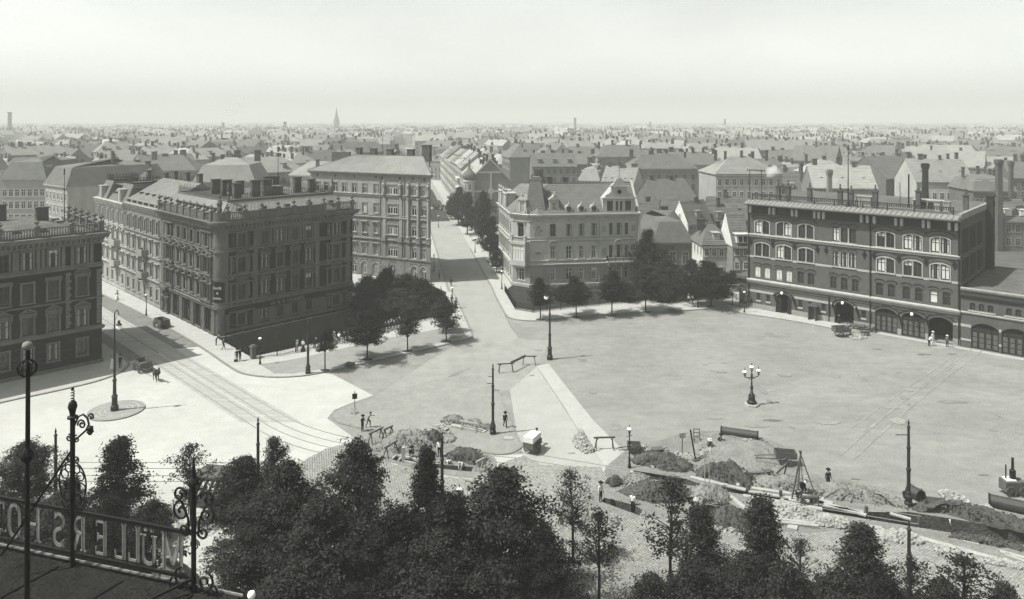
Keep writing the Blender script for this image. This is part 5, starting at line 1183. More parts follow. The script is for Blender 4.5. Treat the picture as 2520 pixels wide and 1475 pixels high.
    for u0, u1 in ((.9, 4.3), (5.3, 8.7), (9.4, 12)): q = MB(); fbox(q, F, u0, u1, -.02, .14, 5.3, 5.5); q.build('sill', m_fw, T2)
    course(T2, F, 0, L2, 4.9, .25, m_fw, .2, e0=0); course(T2, F, 0, L2, 7.2, .5, m_fd, .3, e0=0); course(T2, F, 0, L2, 8.2, .4, m_fs, .3, e0=0)
    ar = F
    for u, w, zt in d2: leaves(F, T2, u, w); T_ = T2
    x = 0
    for u, w, zt in d2:
        for za, zb, mm, pr in ((0, .5, m_fb, .12), (.95, 1.25, m_fw, .05), (2.95, 3.35, m_fw, .05)):
            if u - w / 2 - x > .2: q = MB(); fbox(q, F, x, u - w / 2, -.02, pr, za, zb); q.build('stone_band', mm, T2)
        x = u + w / 2
    b = MB(); b.box((L2 / 2, 11, 8.35), (L2 - .4, 21.5, .3)); b.build('roof_deck', m_felt, T2)
    b = MB(); b.box((L2 / 2, 21.9, 4.3), (L2, .3, 8.6)); b.build('wall', m_fb, T2)
fire_station()
# ------------------------------------------------------------------ the town beyond
cw = [mat('town wall %s' % n, v, .9, .2, .5, .2, 6, streak=.4, big=.1, bsc=.1) for n, v in (('dark', .10), ('grey', .17), ('light', .26), ('white', .33))]
cr = [m_slate, m_tile, m_zinc, mat('pale roof', .24, .8, .15, .5, .15, 4, big=.1, bsc=.1)]
m_wp = mat('painted gable white', .5, .9, .12, .7, .12, 6)
HW = {}
def hwin(w, h, white=True, arch=False):
    k = (w, h, white, arch)
    if k not in HW:
        b = MB(); b.cm = 1; b.box((0, -.02, h / 2), (w, .04, h)); b.cm = 0
        for sx in (-1, 1): b.box((sx * (w / 2 + .09), -.04, h / 2), (.18, .1, h + .2))
        b.box((0, -.04, h + .1), (w, .1, .2)); b.box((0, -.06, -.1), (w + .45, .16, .16)); b.box((0, -.045, h / 2), (.09, .03, h)); b.box((0, -.045, h * .66), (w, .03, .08))
        HW[k] = b.mesh('window', [m_wfr if white else m_st3, m_glassF])
    return HW[k]
HR = random.Random(5)
def house(name, label, P0, ang, L, D, eave, rise, roof='gable', wm=1, rm=0, rows=((1.5, 1.9), (5.2, 1.9), (8.8, 1.9), (12.2, 1.8)), nw=6, ends=0, endw=0, chim=3, dorm=0, group=None, cat='house', ridge=None, sky=0, gm=None, sl=0, back=False, ww=1.1, lit=0):
    """local x along the front, y into the plot; rows = (sill height, height); ends 1 = windows on the left gable, 2 right"""
    T = thing(name, label, cat, P0, ang, group); wmat = cw[wm] if isinstance(wm, int) else wm; rmat = cr[rm] if isinstance(rm, int) else rm
    b = MB(); b.box((L / 2, D / 2, eave / 2), (L, D, eave)); rz = eave + rise; o = .45
    if roof == 'gable': b.add([(0, 0, eave), (0, D, eave), (0, D / 2, rz - .1), (L, 0, eave), (L, D, eave), (L, D / 2, rz - .1)], [(0, 2, 1), (3, 4, 5)])
    b.build('wall', wmat, T); b = MB()
    if roof == 'gable':
        e = .15; t = .14
        for y0, y1 in ((-o, D / 2), (D + o, D / 2)):
            z0 = eave - o * rise / (D / 2); vs = [(-e, y0, z0), (L + e, y0, z0), (L + e, y1, rz), (-e, y1, rz)]; b.add(vs + [(x, y, z + t) for x, y, z in vs], [(0, 1, 2, 3), (4, 5, 6, 7), (0, 1, 5, 4), (1, 2, 6, 5), (3, 0, 4, 7)])
    elif roof == 'hip':
        q = min(D / 2, L / 2 - .3) * .85; e = [(-o, -o, eave), (L + o, -o, eave), (L + o, D + o, eave), (-o, D + o, eave)]; r0, r1 = (q, D / 2, rz), (L - q, D / 2, rz); b.add(e + [r0, r1], [(0, 1, 5, 4), (1, 2, 5), (2, 3, 4, 5), (3, 0, 4), (3, 2, 1, 0)])
    elif roof == 'mans':
        s = rise * .28; h = rise * .72; e = [(-o, -o, eave), (L + o, -o, eave), (L + o, D + o, eave), (-o, D + o, eave)]; m_ = [(s, s, eave + h), (L - s, s, eave + h), (L - s, D - s, eave + h), (s, D - s, eave + h)]; r0, r1 = (D * .4, D / 2, rz), (L - D * .4, D / 2, rz)
        b.add(e + m_ + [r0, r1], [(i, (i + 1) % 4, 4 + (i + 1) % 4, 4 + i) for i in range(4)] + [(4, 5, 9, 8), (5, 6, 9), (6, 7, 8, 9), (7, 4, 8)])
    elif roof == 'flat': b.box((L / 2, D / 2, eave + .15), (L + .5, D + .5, .3))
    elif roof == 'mono': b.add([(-o, -o, eave), (L + o, -o, eave), (L + o, D, rz), (-o, D, rz), (0, D, 0), (L, D, 0)], [(0, 1, 2, 3), (3, 2, 5, 4)]); b.add([(0, 0, eave), (0, D, eave), (0, D, rz), (L, 0, eave), (L, D, eave), (L, D, rz)], [(0, 2, 1), (3, 4, 5)])
    rf = b.build('roof', rmat, T)
    q = MB(); q.box((L / 2, -.22, eave - .2), (L + .4, .44, .4)); q.build('cornice', cw[max(0, (wm if isinstance(wm, int) else 2))], T)
    if L > 7 and eave > 9: q = MB(); q.box((L / 2, -.06, 4.5), (L, .12, .3)); q.box((L / 2, -.05, 8.2), (L, .1, .22)); o_ = q.build('string_courses', wmat, T); o_['kind'] = 'stuff'
    for z, h in rows:
        if z + h > eave - .3: continue
        me = hwin(ww, h, wm in (2, 3) or ww < .9)
        for i in range(nw): put('window', me, T, ((i + .5) * L / nw, 0, z))
        if ends & 1:
            n = max(1, endw or int(D / 2.8))
            for i in range(n): put('window', me, T, (0, (i + .5) * D / n, z), -pi / 2)
        if ends & 2:
            n = max(1, endw or int(D / 2.8))
            for i in range(n): put('window', me, T, (L, (i + .5) * D / n, z), pi / 2)
    for i in range(chim):
        x = (i + .5 + HR.uniform(-.25, .25)) * L / max(1, chim); y = D / 2 + HR.uniform(-.6, 1.2); zz = (rz - abs(y - D / 2) * rise / (D / 2)) if roof in ('gable', 'hip') else (rz - .2 if roof != 'mono' else eave + rise * y / D)
        chimney(rf, x, y, zz - .25, HR.choice((1.2, 1.6, 2.0, 2.4)), HR.choice((.7, .9, 1.3, 1.7)), .6, 0, None, 0)
    for i in range(dorm):
        x = (i + .5) * L / dorm; zz = eave + rise * .3; y = D * .1
        q = MB(); q.box((x, y + .9, zz + .6), (1.3, 2.2, 1.5)); q.prism([(x - .85, y - .4), (x + .85, y - .4), (x + .85, y + 2.4), (x - .85, y + 2.4)], zz + 1.35, zz + 1.5); q.box((x, y - .22, zz + .62), (.75, .06, 1.0)); d = q.build('dormer', wmat if gm is None else gm, rf)
    for i in range(sky):
        q = MB(); x = (i + .5) * L / sky; t = .45; q.box((x, D / 2 * t, eave + rise * t + .12), (.7, .8, .16)); q.build('skylight', m_dark, rf)
    return T
def tiled(T, L, D, eave, rise, m=None, rows=14, hip=False, o=.45):
    """lapped tile courses on the front slope of a house"""
    q = min(D / 2, L / 2 - .3) * .85 if hip else 0; z0 = eave if hip else eave - o * rise / (D / 2)
    rf = [c for c in T.children if c.name.startswith('roof')][0]
    tiles(rf, (-o * (1 if hip else .3), -o, z0 + .16), (L + o * (1 if hip else .3), -o, z0 + .16), (L - q, D / 2, eave + rise + .16), (q, D / 2, eave + rise + .16), rows, m or m_tile)
def AT(x, y, z):                                        # a point of known height seen at column x, row y
    return G(x, y, z)
OCC = []
def occ(p, r): OCC.append((p.x, p.y, r))
def E(name, label, xl, xr, ye, eave, ang, D, rise, **k):
    """front eave runs from column xl (row ye) in direction ang until column xr"""
    p = AT(xl, ye, eave); k_ = (xr - CX) / FPX; c, s = cos(R(ang)), sin(R(ang)); L = (k_ * p.y - p.x) / (c - k_ * s)
    p.z = 0; L = abs(L); T = house(name, label, p, R(ang), L, D, eave, rise, **k)
    cx = p + Vector((c, s, 0)) * L / 2 + Vector((-s, c, 0)) * D / 2; occ(cx, hypot(L, D) / 2)
    return T, L
R3 = ((1.5, 1.7), (4.9, 1.7)); R2 = ((3.6, 1.3),)
# the old tiled houses between the villa and the fire station
T, L = E('old_house', 'low dark house under a tall tiled mansard, right behind the villa garden trees', 1609, 1702, 597, 6.3, 3, 17, 6.0, roof='mans', wm=0, rm=1, rows=((1.6, 2.6),), nw=3, chim=1, dorm=1, gm=m_wfr, ww=1.2)
T, L = E('old_house', 'tiled house with a bright white gable turned to the square', 1693, 1752, 552, 8.2, 24, 6.2, 5.2, roof='gable', wm=1, rm=1, rows=R2, nw=2, chim=1, dorm=1); tiled(T, L, 6.2, 8.2, 5.2)
b = MB(); b.add([(-.16, -.3, 0), (-.16, 6.5, 0), (-.16, 6.5, 8.1), (-.16, 3.1, 13.4), (-.16, -.3, 8.1)], [(0, 4, 3, 2, 1)]); b.box((-.1, 3.1, 13.2), (.3, .4, .4)); b.build('gable_wall', m_wp, T)
for y, z in ((1.6, 5.6), (4.2, 5.6), (3.0, 9.2)): put('window', hwin(.6, 1.0), T, (-.18, y, z), -pi / 2)
T, L = E('old_house', 'two storey rendered house with hipped tile roof and white sunlit left side wall', 1730, 1803, 605, 7.0, 1, 10, 3.6, roof='hip', wm=2, rm=1, rows=((1.2, 1.35), (4.9, 1.35)), nw=4, ends=1, endw=4, chim=2, dorm=1, ww=.75); tiled(T, L, 10, 7.0, 3.6, None, 12, True)
b = MB(); b.add([(-.03, 0, 0), (-.03, 10, 0), (-.03, 10, 7), (-.03, 0, 7)], [(0, 3, 2, 1)]); b.build('render_coat', m_wp, T)
T, L = E('old_house', 'narrow house with painted wall lettering and broad dormer, beside the fire station', 1803, 1846, 606, 7.6, 0, 9, 6.0, roof='gable', wm=1, rm=1, rows=((.9, 1.0), (3.0, 1.3), (5.8, 1.3)), nw=2, chim=0, ww=.75); tiled(T, L, 9, 7.6, 6.0)
b = MB(); b.box((L * .55, -.02, 4.9), (L * .8, .06, .85)); sg = b.build('wall_sign', m_wfr, T)
text(sg, 'Darm Hdlg', .42, (L * .55, -.07, 4.95), (pi / 2, 0, 0), m_dark, ext=.01); text(sg, 'August Kunitz', .3, (L * .55, -.07, 4.58), (pi / 2, 0, 0), m_dark, ext=.01)
b = MB(); b.box((L * .55, .7, 9.1), (2.4, 2.2, 1.7)); b.prism([(L * .55 - 1.5, -.6), (L * .55 + 1.5, -.6), (L * .55 + 1.5, 2), (L * .55 - 1.5, 2)], 9.95, 10.1); d = b.build('dormer', m_wfr, T)
for dx in (-.5, .5): b = MB(); b.box((L * .55 + dx, -.43, 9.05), (.7, .05, 1.1)); b.build('pane', m_glass, d)
b = MB(); b.add([(-.2, -.2, 7.5), (-.2, 9.2, 7.5), (-.2, 4.5, 13.7), (-.05, -.2, 7.5), (-.05, 9.2, 7.5), (-.05, 4.5, 13.7)], [(0, 2, 1), (3, 4, 5), (0, 3, 5, 2), (2, 5, 4, 1)]); b.build('gable_wall', m_wp, T)
T, L = E('barn', 'long tiled barn roof behind the old houses, left of the fire station cornice', 1752, 1850, 541, 8.1, -2, 10, 5.2, roof='gable', wm=0, rm=1, rows=(), chim=1, sky=2); tiled(T, L, 10, 8.1, 5.2, None, 16)
T, L = E('old_house', 'small tiled house with cross gable and dormer, between the white gable and the barn', 1752, 1796, 551, 7.6, 8, 7, 4.4, roof='gable', wm=1, rm=1, rows=((4.4, 1.5),), nw=3, chim=1, dorm=1); tiled(T, L, 7, 7.6, 4.4)
T, L = E('old_house', 'tiled roof with an eyebrow vent, just left of the white gable', 1632, 1688, 542, 7.0, -4, 9, 5.4, roof='gable', wm=0, rm=1, rows=(), chim=2); tiled(T, L, 9, 7.0, 5.4)
T, L = E('old_house', 'pale tiled house half hidden beside the villa gable wall', 1560, 1618, 545, 6.4, 10, 8, 4.4, roof='gable', wm=2, rm=1, rows=R2, nw=3, chim=2); tiled(T, L, 8, 6.4, 4.4)
T, L = E('tenement', 'windowless grey gable house with tall wall chimney behind the old tiled houses', 1628, 1722, 506, 9.5, 26, 14, 6.5, roof='gable', wm=0, rm=1, rows=(), chim=2)
T, L = E('outhouse', 'blank pale shed wall beside a garden tree, below the arched-window school', 1750, 1787, 493, 8.0, 4, 8, 1.0, roof='mono', wm=2, rm=2, rows=(), chim=0)
T, L = E('old_house', 'broken-backed barn roof with pale gable, touching the fire station roof', 1894, 2010, 478, 10.2, -3, 13, 6.2, roof='gable', wm=2, rm=1, rows=(), chim=2, dorm=3); tiled(T, L, 13, 10.2, 6.2, None, 16)
# house with the onion turret at the street, and its terrace down the street
Q0 = Vector((-13.3, 231, 0)); sa = atan2(SR.y, SR.x)
T = house('turret_house', 'corner house with onion domed turret and brick gable crossed by pale bands', Q0, sa, 13, 16, 14, 6.8, 'gable', wm=1, rm=3, rows=(), chim=0, cat='house')
for ch in list(T.children):
    if ch.name.startswith('roof') or ch.name.startswith('cornice') or ch.name.startswith('wall') or ch.name.startswith('string'): bpy.data.objects.remove(ch)
b = MB(); b.box((6.5, 8, 7), (13, 16, 14)); b.add([(0, 0, 14), (13, 0, 14), (6.5, 0, 20.7), (0, 16, 14), (13, 16, 14), (6.5, 16, 20.7)], [(0, 1, 2), (4, 3, 5)]); b.build('wall', mat('old gable brick', .13, .9, .15, .6, .3, 5), T)
rf = roof_poly(T, [[(-.4, -.2, 13.6), (6.5, -.2, 20.95), (6.5, 16.2, 20.95), (-.4, 16.2, 13.6)], [(13.4, -.2, 13.6), (13.4, 16.2, 13.6), (6.5, 16.2, 20.95), (6.5, -.2, 20.95)]], cr[3])
pb = mat('pale plaster band', .3, .9, .15, .6, .15, 6)
for a, c, w in (((0, 14.1), (6.5, 20.8), .45), ((13, 14.1), (6.5, 20.8), .45), ((.3, 10.6), (12.7, 10.6), .5), ((3.0, 16.6), (10, 16.6), .45), ((6.7, 10.8), (6.7, 16.6), .5), ((.3, 0), (.3, 14), .5), ((6.7, 4), (6.7, 10.4), .5)):
    b = MB(); b.bar((a[0], -.08, a[1]), (c[0], -.08, c[1]), .18, w); b.build('plaster_band', pb, T)
b = MB(); b.tube([(6.7, -.02, 10.6), (6.7, -.22, 10.6)], .95, 14); b.build('plaster_roundel', pb, T)
for i, (x, y, h) in enumerate(((4.6, 3, 1.7), (5.2, 6, 1.9), (4.5, 9, 1.7), (5.6, 1.5, 2.6), (7.6, 2.5, 2.4), (8.6, 6, 2.4), (9.6, 9, 2.2))): chimney(rf, x, y, 20.7 - abs(x - 6.5) - .3, h, .8, .8)
# turret
b = MB(); b.lathe([(1.5, 3.6), (1.75, 4.4), (1.75, 13.4), (2.1, 13.7), (2.1, 14.0), (1.5, 14.2)], 8, (-.2, .3, 0)); tu = b.build('turret', m_st4, T)
b = MB(); b.lathe([(1.3, 14.1), (2.0, 14.9), (2.15, 15.7), (1.7, 16.6), (.8, 17.4), (.4, 18.2), (.22, 20.2), (.4, 20.5), (.1, 20.8), (.02, 22.4)], 12, (-.2, .3, 0)); b.build('onion_dome', m_slate, tu, smooth=True)
for z in (5.2, 8.2, 11.2):
    for k in range(8):
        a = 2 * pi * k / 8 + pi / 8 * 0; 
        if cos(a) < .5: put('window', hwin(.75, 1.7), tu, (-.2 + cos(a) * 1.64, .3 + sin(a) * 1.64, z), a + pi / 2)
    b = MB(); b.lathe([(1.78, 0), (1.95, .15), (1.78, .3)], 8, (-.2, .3, z - .6)); b.build('string_course', m_st4, tu)
Sd = Fac((0, 16), R(-90))
for z in (1.5, 5.2, 8.6, 11.6):
    for i in range(4): put('window', hwin(1.1, 1.9), T, (0, 4 + i * 3.2, z), -pi / 2)
for x, y in ((-1.2, 2), ): b = MB(); b.box((x + .6, y, 15.2), (1.2, 2.2, 2.4)); b.build('dormer', m_st4, rf)
occ(Q0 + SR * 6.5 + SU * 8, 11)
s = 16.05; spec = [(13, 14.6, 5.5, 2, 3, 'terrace house with pale sheet roof next to the turret house'), (15, 16.2, 5.2, 2, 2, 'terrace house with rows of white balconies on the sunlit street side'), (17, 16.4, 5.4, 2, 3, 'terrace house with two long roof seams, third beyond the turret house'), (19, 16.0, 5.0, 2, 0, 'terrace house with many small ridge chimneys, fourth beyond the turret house'), (22, 15.5, 5.0, 3, 2, 'bright fronted terrace house far down the sunlit street'), (26, 16.5, 5.0, 2, 0, 'hazy terrace house far down the sunlit street'), (30, 15.0, 4.5, 3, 2, 'last clear terrace house of the sunlit street before the haze')]
for Lh, ev, ri, wm, rm, lab in spec:
    p = Q0 + SU * (s + Lh); T = house('terrace_house', lab, p, atan2(-SU.y, -SU.x), Lh, 12.5, ev, ri, 'gable', wm=wm, rm=rm, nw=int(Lh / 2.3), chim=5, sky=2, ww=1.15, group='terrace houses along the receding street')
    occ(Q0 + SU * (s + Lh / 2) + SR * 6, 10)
    F_ = [c for c in T.children if c.name.startswith('roof')][0]
    b = MB(); b.box((-.12, 6, ev + ri * .5), (.25, 12.5, .2)); b.build('fire_wall', cw[1], T)
    if 'balcon' in lab:
        for z in (4.6, 8.2, 11.6): b = MB(); b.box((4, -.6, z), (5.5, 1.2, .9)); b.build('balcony', m_wp, T)
    s += Lh + .05
# left side of the receding street beyond the curved tenement
s = 28; Wq = G(1063.6, 584) - SR * 3.6
for k, (Lh, ev, wm, lab) in enumerate(((16, 17, 2, 'grey street house behind the curved tenement'), (18, 16.5, 2, 'second street house behind the curved tenement'), (20, 17.5, 3, 'white rounded corner house far down the left side of the street'), (22, 16, 2, 'hazy house on the left side of the far street'), (26, 16, 2, 'farthest house on the left side of the far street'))):
    p = Wq + SU * (s + 3); T = house('street_house', lab, p, atan2(SU.y, SU.x), Lh, 12, ev, 4.5, 'gable', wm=wm, rm=2, nw=int(Lh / 2.6), chim=4); occ(p + SU * Lh / 2 - SR * 6, 10)
    if k == 2: b = MB(); b.lathe([(2.3, 0), (2.3, 17.5), (2.7, 17.8), (2.7, 18.2), (1.6, 19.5)], 12, (0, .5, 0)); b.build('corner_turret', m_wp, T)
    s += Lh + 9 * (k == 1)
# named houses of the middle distance, left to right
MID = [
 ('pavilion', 'domed mansard pavilion with rich dormers at the left edge of the town', 4, 112, 440, 17, 4, 22, 6.2, dict(roof='mans', wm=2, rm=0, nw=7, ends=2, chim=0, dorm=4)),
 ('tenement', 'mansard tenement with sunlit windowed front and blank grey gable, above the left corner block', 112, 166, 452, 16, -38, 26, 6.5, dict(roof='mans', wm=2, rm=0, nw=6, chim=3, dorm=3)),
 ('tenement', 'long blank grey roof running right from the sunlit mansard tenement', 172, 345, 462, 14.8, 3, 16, 5.2, dict(roof='gable', wm=1, rm=0, nw=7, chim=6, sky=5)),
 ('tenement', 'dark mansard tenement with white dormer window behind the iron cresting', 478, 625, 448, 15.5, 6, 18, 6.5, dict(roof='mans', wm=1, rm=2, nw=8, chim=4, dorm=3)),
 ('tenement', 'long low grey tenement with regular windows, left of the white dormer house', 340, 480, 422, 15.5, 5, 15, 5.0, dict(roof='hip', wm=1, rm=0, nw=10, chim=5)),
 ('tenement', 'grey hipped tenement with small metal dome beside it, left of the curved tenement', 614, 712, 418, 15.5, 0, 15, 4.6, dict(roof='hip', wm=1, rm=2, nw=7, chim=4)),
 ('tenement', 'small house tucked against the left end of the curved tenement', 714, 766, 430, 17.5, -14, 12, 3.2, dict(roof='mono', wm=2, rm=2, nw=4, chim=1, ends=0)),
 ('tenement', 'pale gabled house with white windowed side, behind the villa ridge', 1475, 1556, 462, 12.8, -24, 15, 6.0, dict(roof='gable', wm=3, rm=2, nw=9, chim=3, sky=5, rows=((1.5, 1.8), (5, 1.8), (9.2, 2.0)))),
 ('tenement', 'mansard house with white windows adjoining the pale gabled house', 1425, 1475, 442, 13, -24, 14, 5.2, dict(roof='mans', wm=3, rm=2, nw=6, chim=4, dorm=3)),
 ('tenement', 'grey tenement with a blank flank wall, between the gabled house and the school', 1548, 1716, 417, 16, 2, 14, 5.0, dict(roof='hip', wm=1, rm=0, nw=8, chim=4)),
 ('school', 'broad school block with rows of arched windows standing open', 1762, 1924, 430, 16.5, 3, 17, 5.0, dict(roof='hip', wm=2, rm=2, nw=9, chim=5, rows=((1.5, 2.0), (5.4, 2.0), (9.2, 2.0), (13.2, 1.9)))),
 ('tenement', 'long tiled roof with small dormers behind the villa chimneys', 1310, 1420, 410, 15, 3, 13, 4.8, dict(roof='gable', wm=1, rm=0, nw=7, chim=5, dorm=3)),
 ('tenement', 'sloping shed roof above the old tiled houses, right of the school', 1848, 1990, 462, 11, -8, 12, 4, dict(roof='gable', wm=1, rm=0, nw=6, chim=2, rows=R3)),
 ('tenement', 'gabled house with pale ridge roof behind the fire station flagpole', 2002, 2160, 462, 13.4, -8, 14, 6.0, dict(roof='gable', wm=1, rm=3, nw=8, chim=2, sky=3)),
 ('tenement', 'hipped pale house high behind the left half of the fire station', 2000, 2100, 428, 14.6, 0, 16, 4.6, dict(roof='hip', wm=1, rm=3, nw=7, chim=3)),
 ('tenement', 'broad dark gable with scattered small windows behind the station roof', 2180, 2300, 440, 13.6, 24, 17, 7.0, dict(roof='gable', wm=0, rm=0, nw=4, chim=4)),
 ('factory', 'white walled workshop with big metal roof above the right half of the station', 2255, 2400, 447, 14.2, -7, 17, 6.5, dict(roof='gable', wm=3, rm=2, nw=8, chim=6, sky=3)),
 ('tenement', 'dark mansard house with three bright dormer windows at the right edge', 2395, 2500, 470, 13.0, -6, 14, 4.6, dict(roof='mans', wm=0, rm=0, nw=5, chim=4, dorm=3, gm=m_wp)),
 ('tenement', 'dark tenement with tall flues at the right edge of the town', 2490, 2620, 438, 15, -10, 15, 5.0, dict(roof='gable', wm=0, rm=0, nw=7, chim=6)),
 ('tenement', 'white house with a tall middle block and many windows, far right', 2204, 2340, 384, 12.5, 2, 14, 3.6, dict(roof='hip', wm=3, rm=2, nw=10, chim=3, rows=((2, 2), (6, 2), (9.5, 2)))),
 ('old_house', 'little tiled house with white dormers beside the dark side wall of the station', 2470, 2540, 545, 7.5, -8, 10, 5, dict(roof='gable', wm=0, rm=1, nw=3, chim=1, dorm=2, gm=m_wp, rows=R3)),
]
for nm, lab, xl, xr, ye, ev, an, D, ri, kw in MID:
    T, L = E(nm, lab, xl, xr, ye, ev, an, D, ri, **kw)
    if kw['roof'] in ('gable', 'hip'): tiled(T, L, D, ev, ri, cr[kw['rm']], 15, kw['roof'] == 'hip')
# standing chimneys and towers
def stack(x, yb, yt, d, r, label, name='factory_chimney', sq=False, m=None):
    zt = CH + (HY - yt) * d / FPX; p = Vector(((x - CX) / FPX * d, d, 0)); T = thing(name, label, 'chimney', p)
    b = MB(); n = 4 if sq else 12; b.lathe([(r * 1.25, 0), (r, zt - 1.6)], n); b.build('shaft', m or m_chim, T); b = MB(); b.lathe([(r * 1.05, zt - 1.6), (r * 1.4, zt - .9), (r * 1.4, zt - .2), (r * .9, zt)], n); b.build('cap', m or m_chim, T)
stack(24, 340, 276, 1100, 2.6, 'tall factory chimney on the horizon at the left edge')
stack(549, 330, 302, 1400, 2.4, 'smoking factory chimney rising left of the church spire')
stack(701, 330, 300, 1200, 2.2, 'thick factory chimney between the smoking chimney and the spire')
stack(1415, 330, 290, 1500, 2.6, 'tall slender factory chimney on the horizon above the villa')
stack(1784, 330, 293, 1700, 2.4, 'thin factory chimney on the horizon above the old houses')
stack(1600, 330, 300, 1600, 2.0, 'short factory chimney right of the tall one above the villa')
stack(2277, 470, 402, 190, .75, 'black round flue behind the station skylight', m=m_dark)
stack(2041, 490, 416, 165, .62, 'square brick chimney standing behind the left half of the station', sq=True, m=m_st5)
stack(1972, 440, 398, 230, .55, 'square flue rising above the barn roof', sq=True)
stack(2458, 440, 392, 185, .8, 'heavy square flue left of the right edge', sq=True)
stack(2488, 440, 396, 200, .6, 'thin square flue at the right edge', sq=True)
stack(310, 430, 365, 420, 1.2, 'tall square flue amid the left roofs', sq=True)
def spire(x, yt, d, w, label):
    zt = CH + (HY - yt) * d / FPX; T = thing('church', label, 'church', Vector(((x - CX) / FPX * d, d, 0)), R(20)); b = MB(); b.box((0, 0, zt * .24), (w, w, zt * .48)); b.build('tower', cw[1], T); b = MB(); b.lathe([(w * .62, zt * .48), (w * .3, zt * .68), (.05, zt)], 8); b.build('steeple', cw[0], T); b = MB(); b.box((w * 1.6, 0, zt * .14), (w * 2.4, w * 1.2, zt * .28)); b.prism([(w * .5, -w * .6), (w * 2.8, -w * .6), (w * 2.8, w * .6), (w * .5, w * .6)], zt * .28, zt * .29); b.build('nave', cw[1], T)
spire(828, 264, 1500, 11, 'pale church spire rising above the misty horizon')
spire(2190, 340, 900, 4, 'small dark ridge turret above the right-hand roofs')
spire(546, 330, 800, 5, 'small turreted tower in the misty left roofs')
# everything else: rows of houses out to the horizon
rc = random.Random(21); OCCG = {}
def blocked(x, y, r):
    for ox, oy, orr in OCC:
        if hypot(x - ox, y - oy) < (r + orr) * .8: return True
    t = (x + 22.6 - (y - 207) * -.157)                  # the street stays open
    if abs(t + 2) < 12 + r * .5 and y < 900: return True
    k = int(x // 40), int(y // 40)
    for i in (-1, 0, 1):
        for j in (-1, 0, 1):
            for ox, oy, orr in OCCG.get((k[0] + i, k[1] + j), ()):
                if hypot(x - ox, y - oy) < (r + orr) * .56: return True
    return False
TONE = ('dark', 'grey', 'light', 'white'); RT = dict(gable='gabled', hip='hipped', mans='mansard')
def place(x, y): 
    k = x / y * FPX + CX
    return ('above the left corner block' if k < 260 else 'above the tram street row' if k < 560 else 'above the dark corner block' if k < 860 else 'above the curved tenement' if k < 1080 else 'beyond the sunlit terrace' if k < 1300 else 'above the villa' if k < 1600 else 'above the old tiled houses' if k < 1850 else 'above the fire station' if k < 2300 else 'towards the right edge')
USED = set(); dist = MB(); n_named = 0; d = 212.0; cand = []
while d < 4200:
    lot = 21 if d < 600 else 24 if d < 1200 else 40 if d < 2200 else 70; x = -.78 * d
    while x < .78 * d:
        xx = x + rc.uniform(-.3, .3) * lot; yy = d + rc.uniform(-.3, .3) * lot
        if d < 1200 or rc.random() < .75: cand.append((xx, yy, lot))
        x += lot * rc.uniform(.85, 1.25)
    d += lot * rc.uniform(.75, .95)
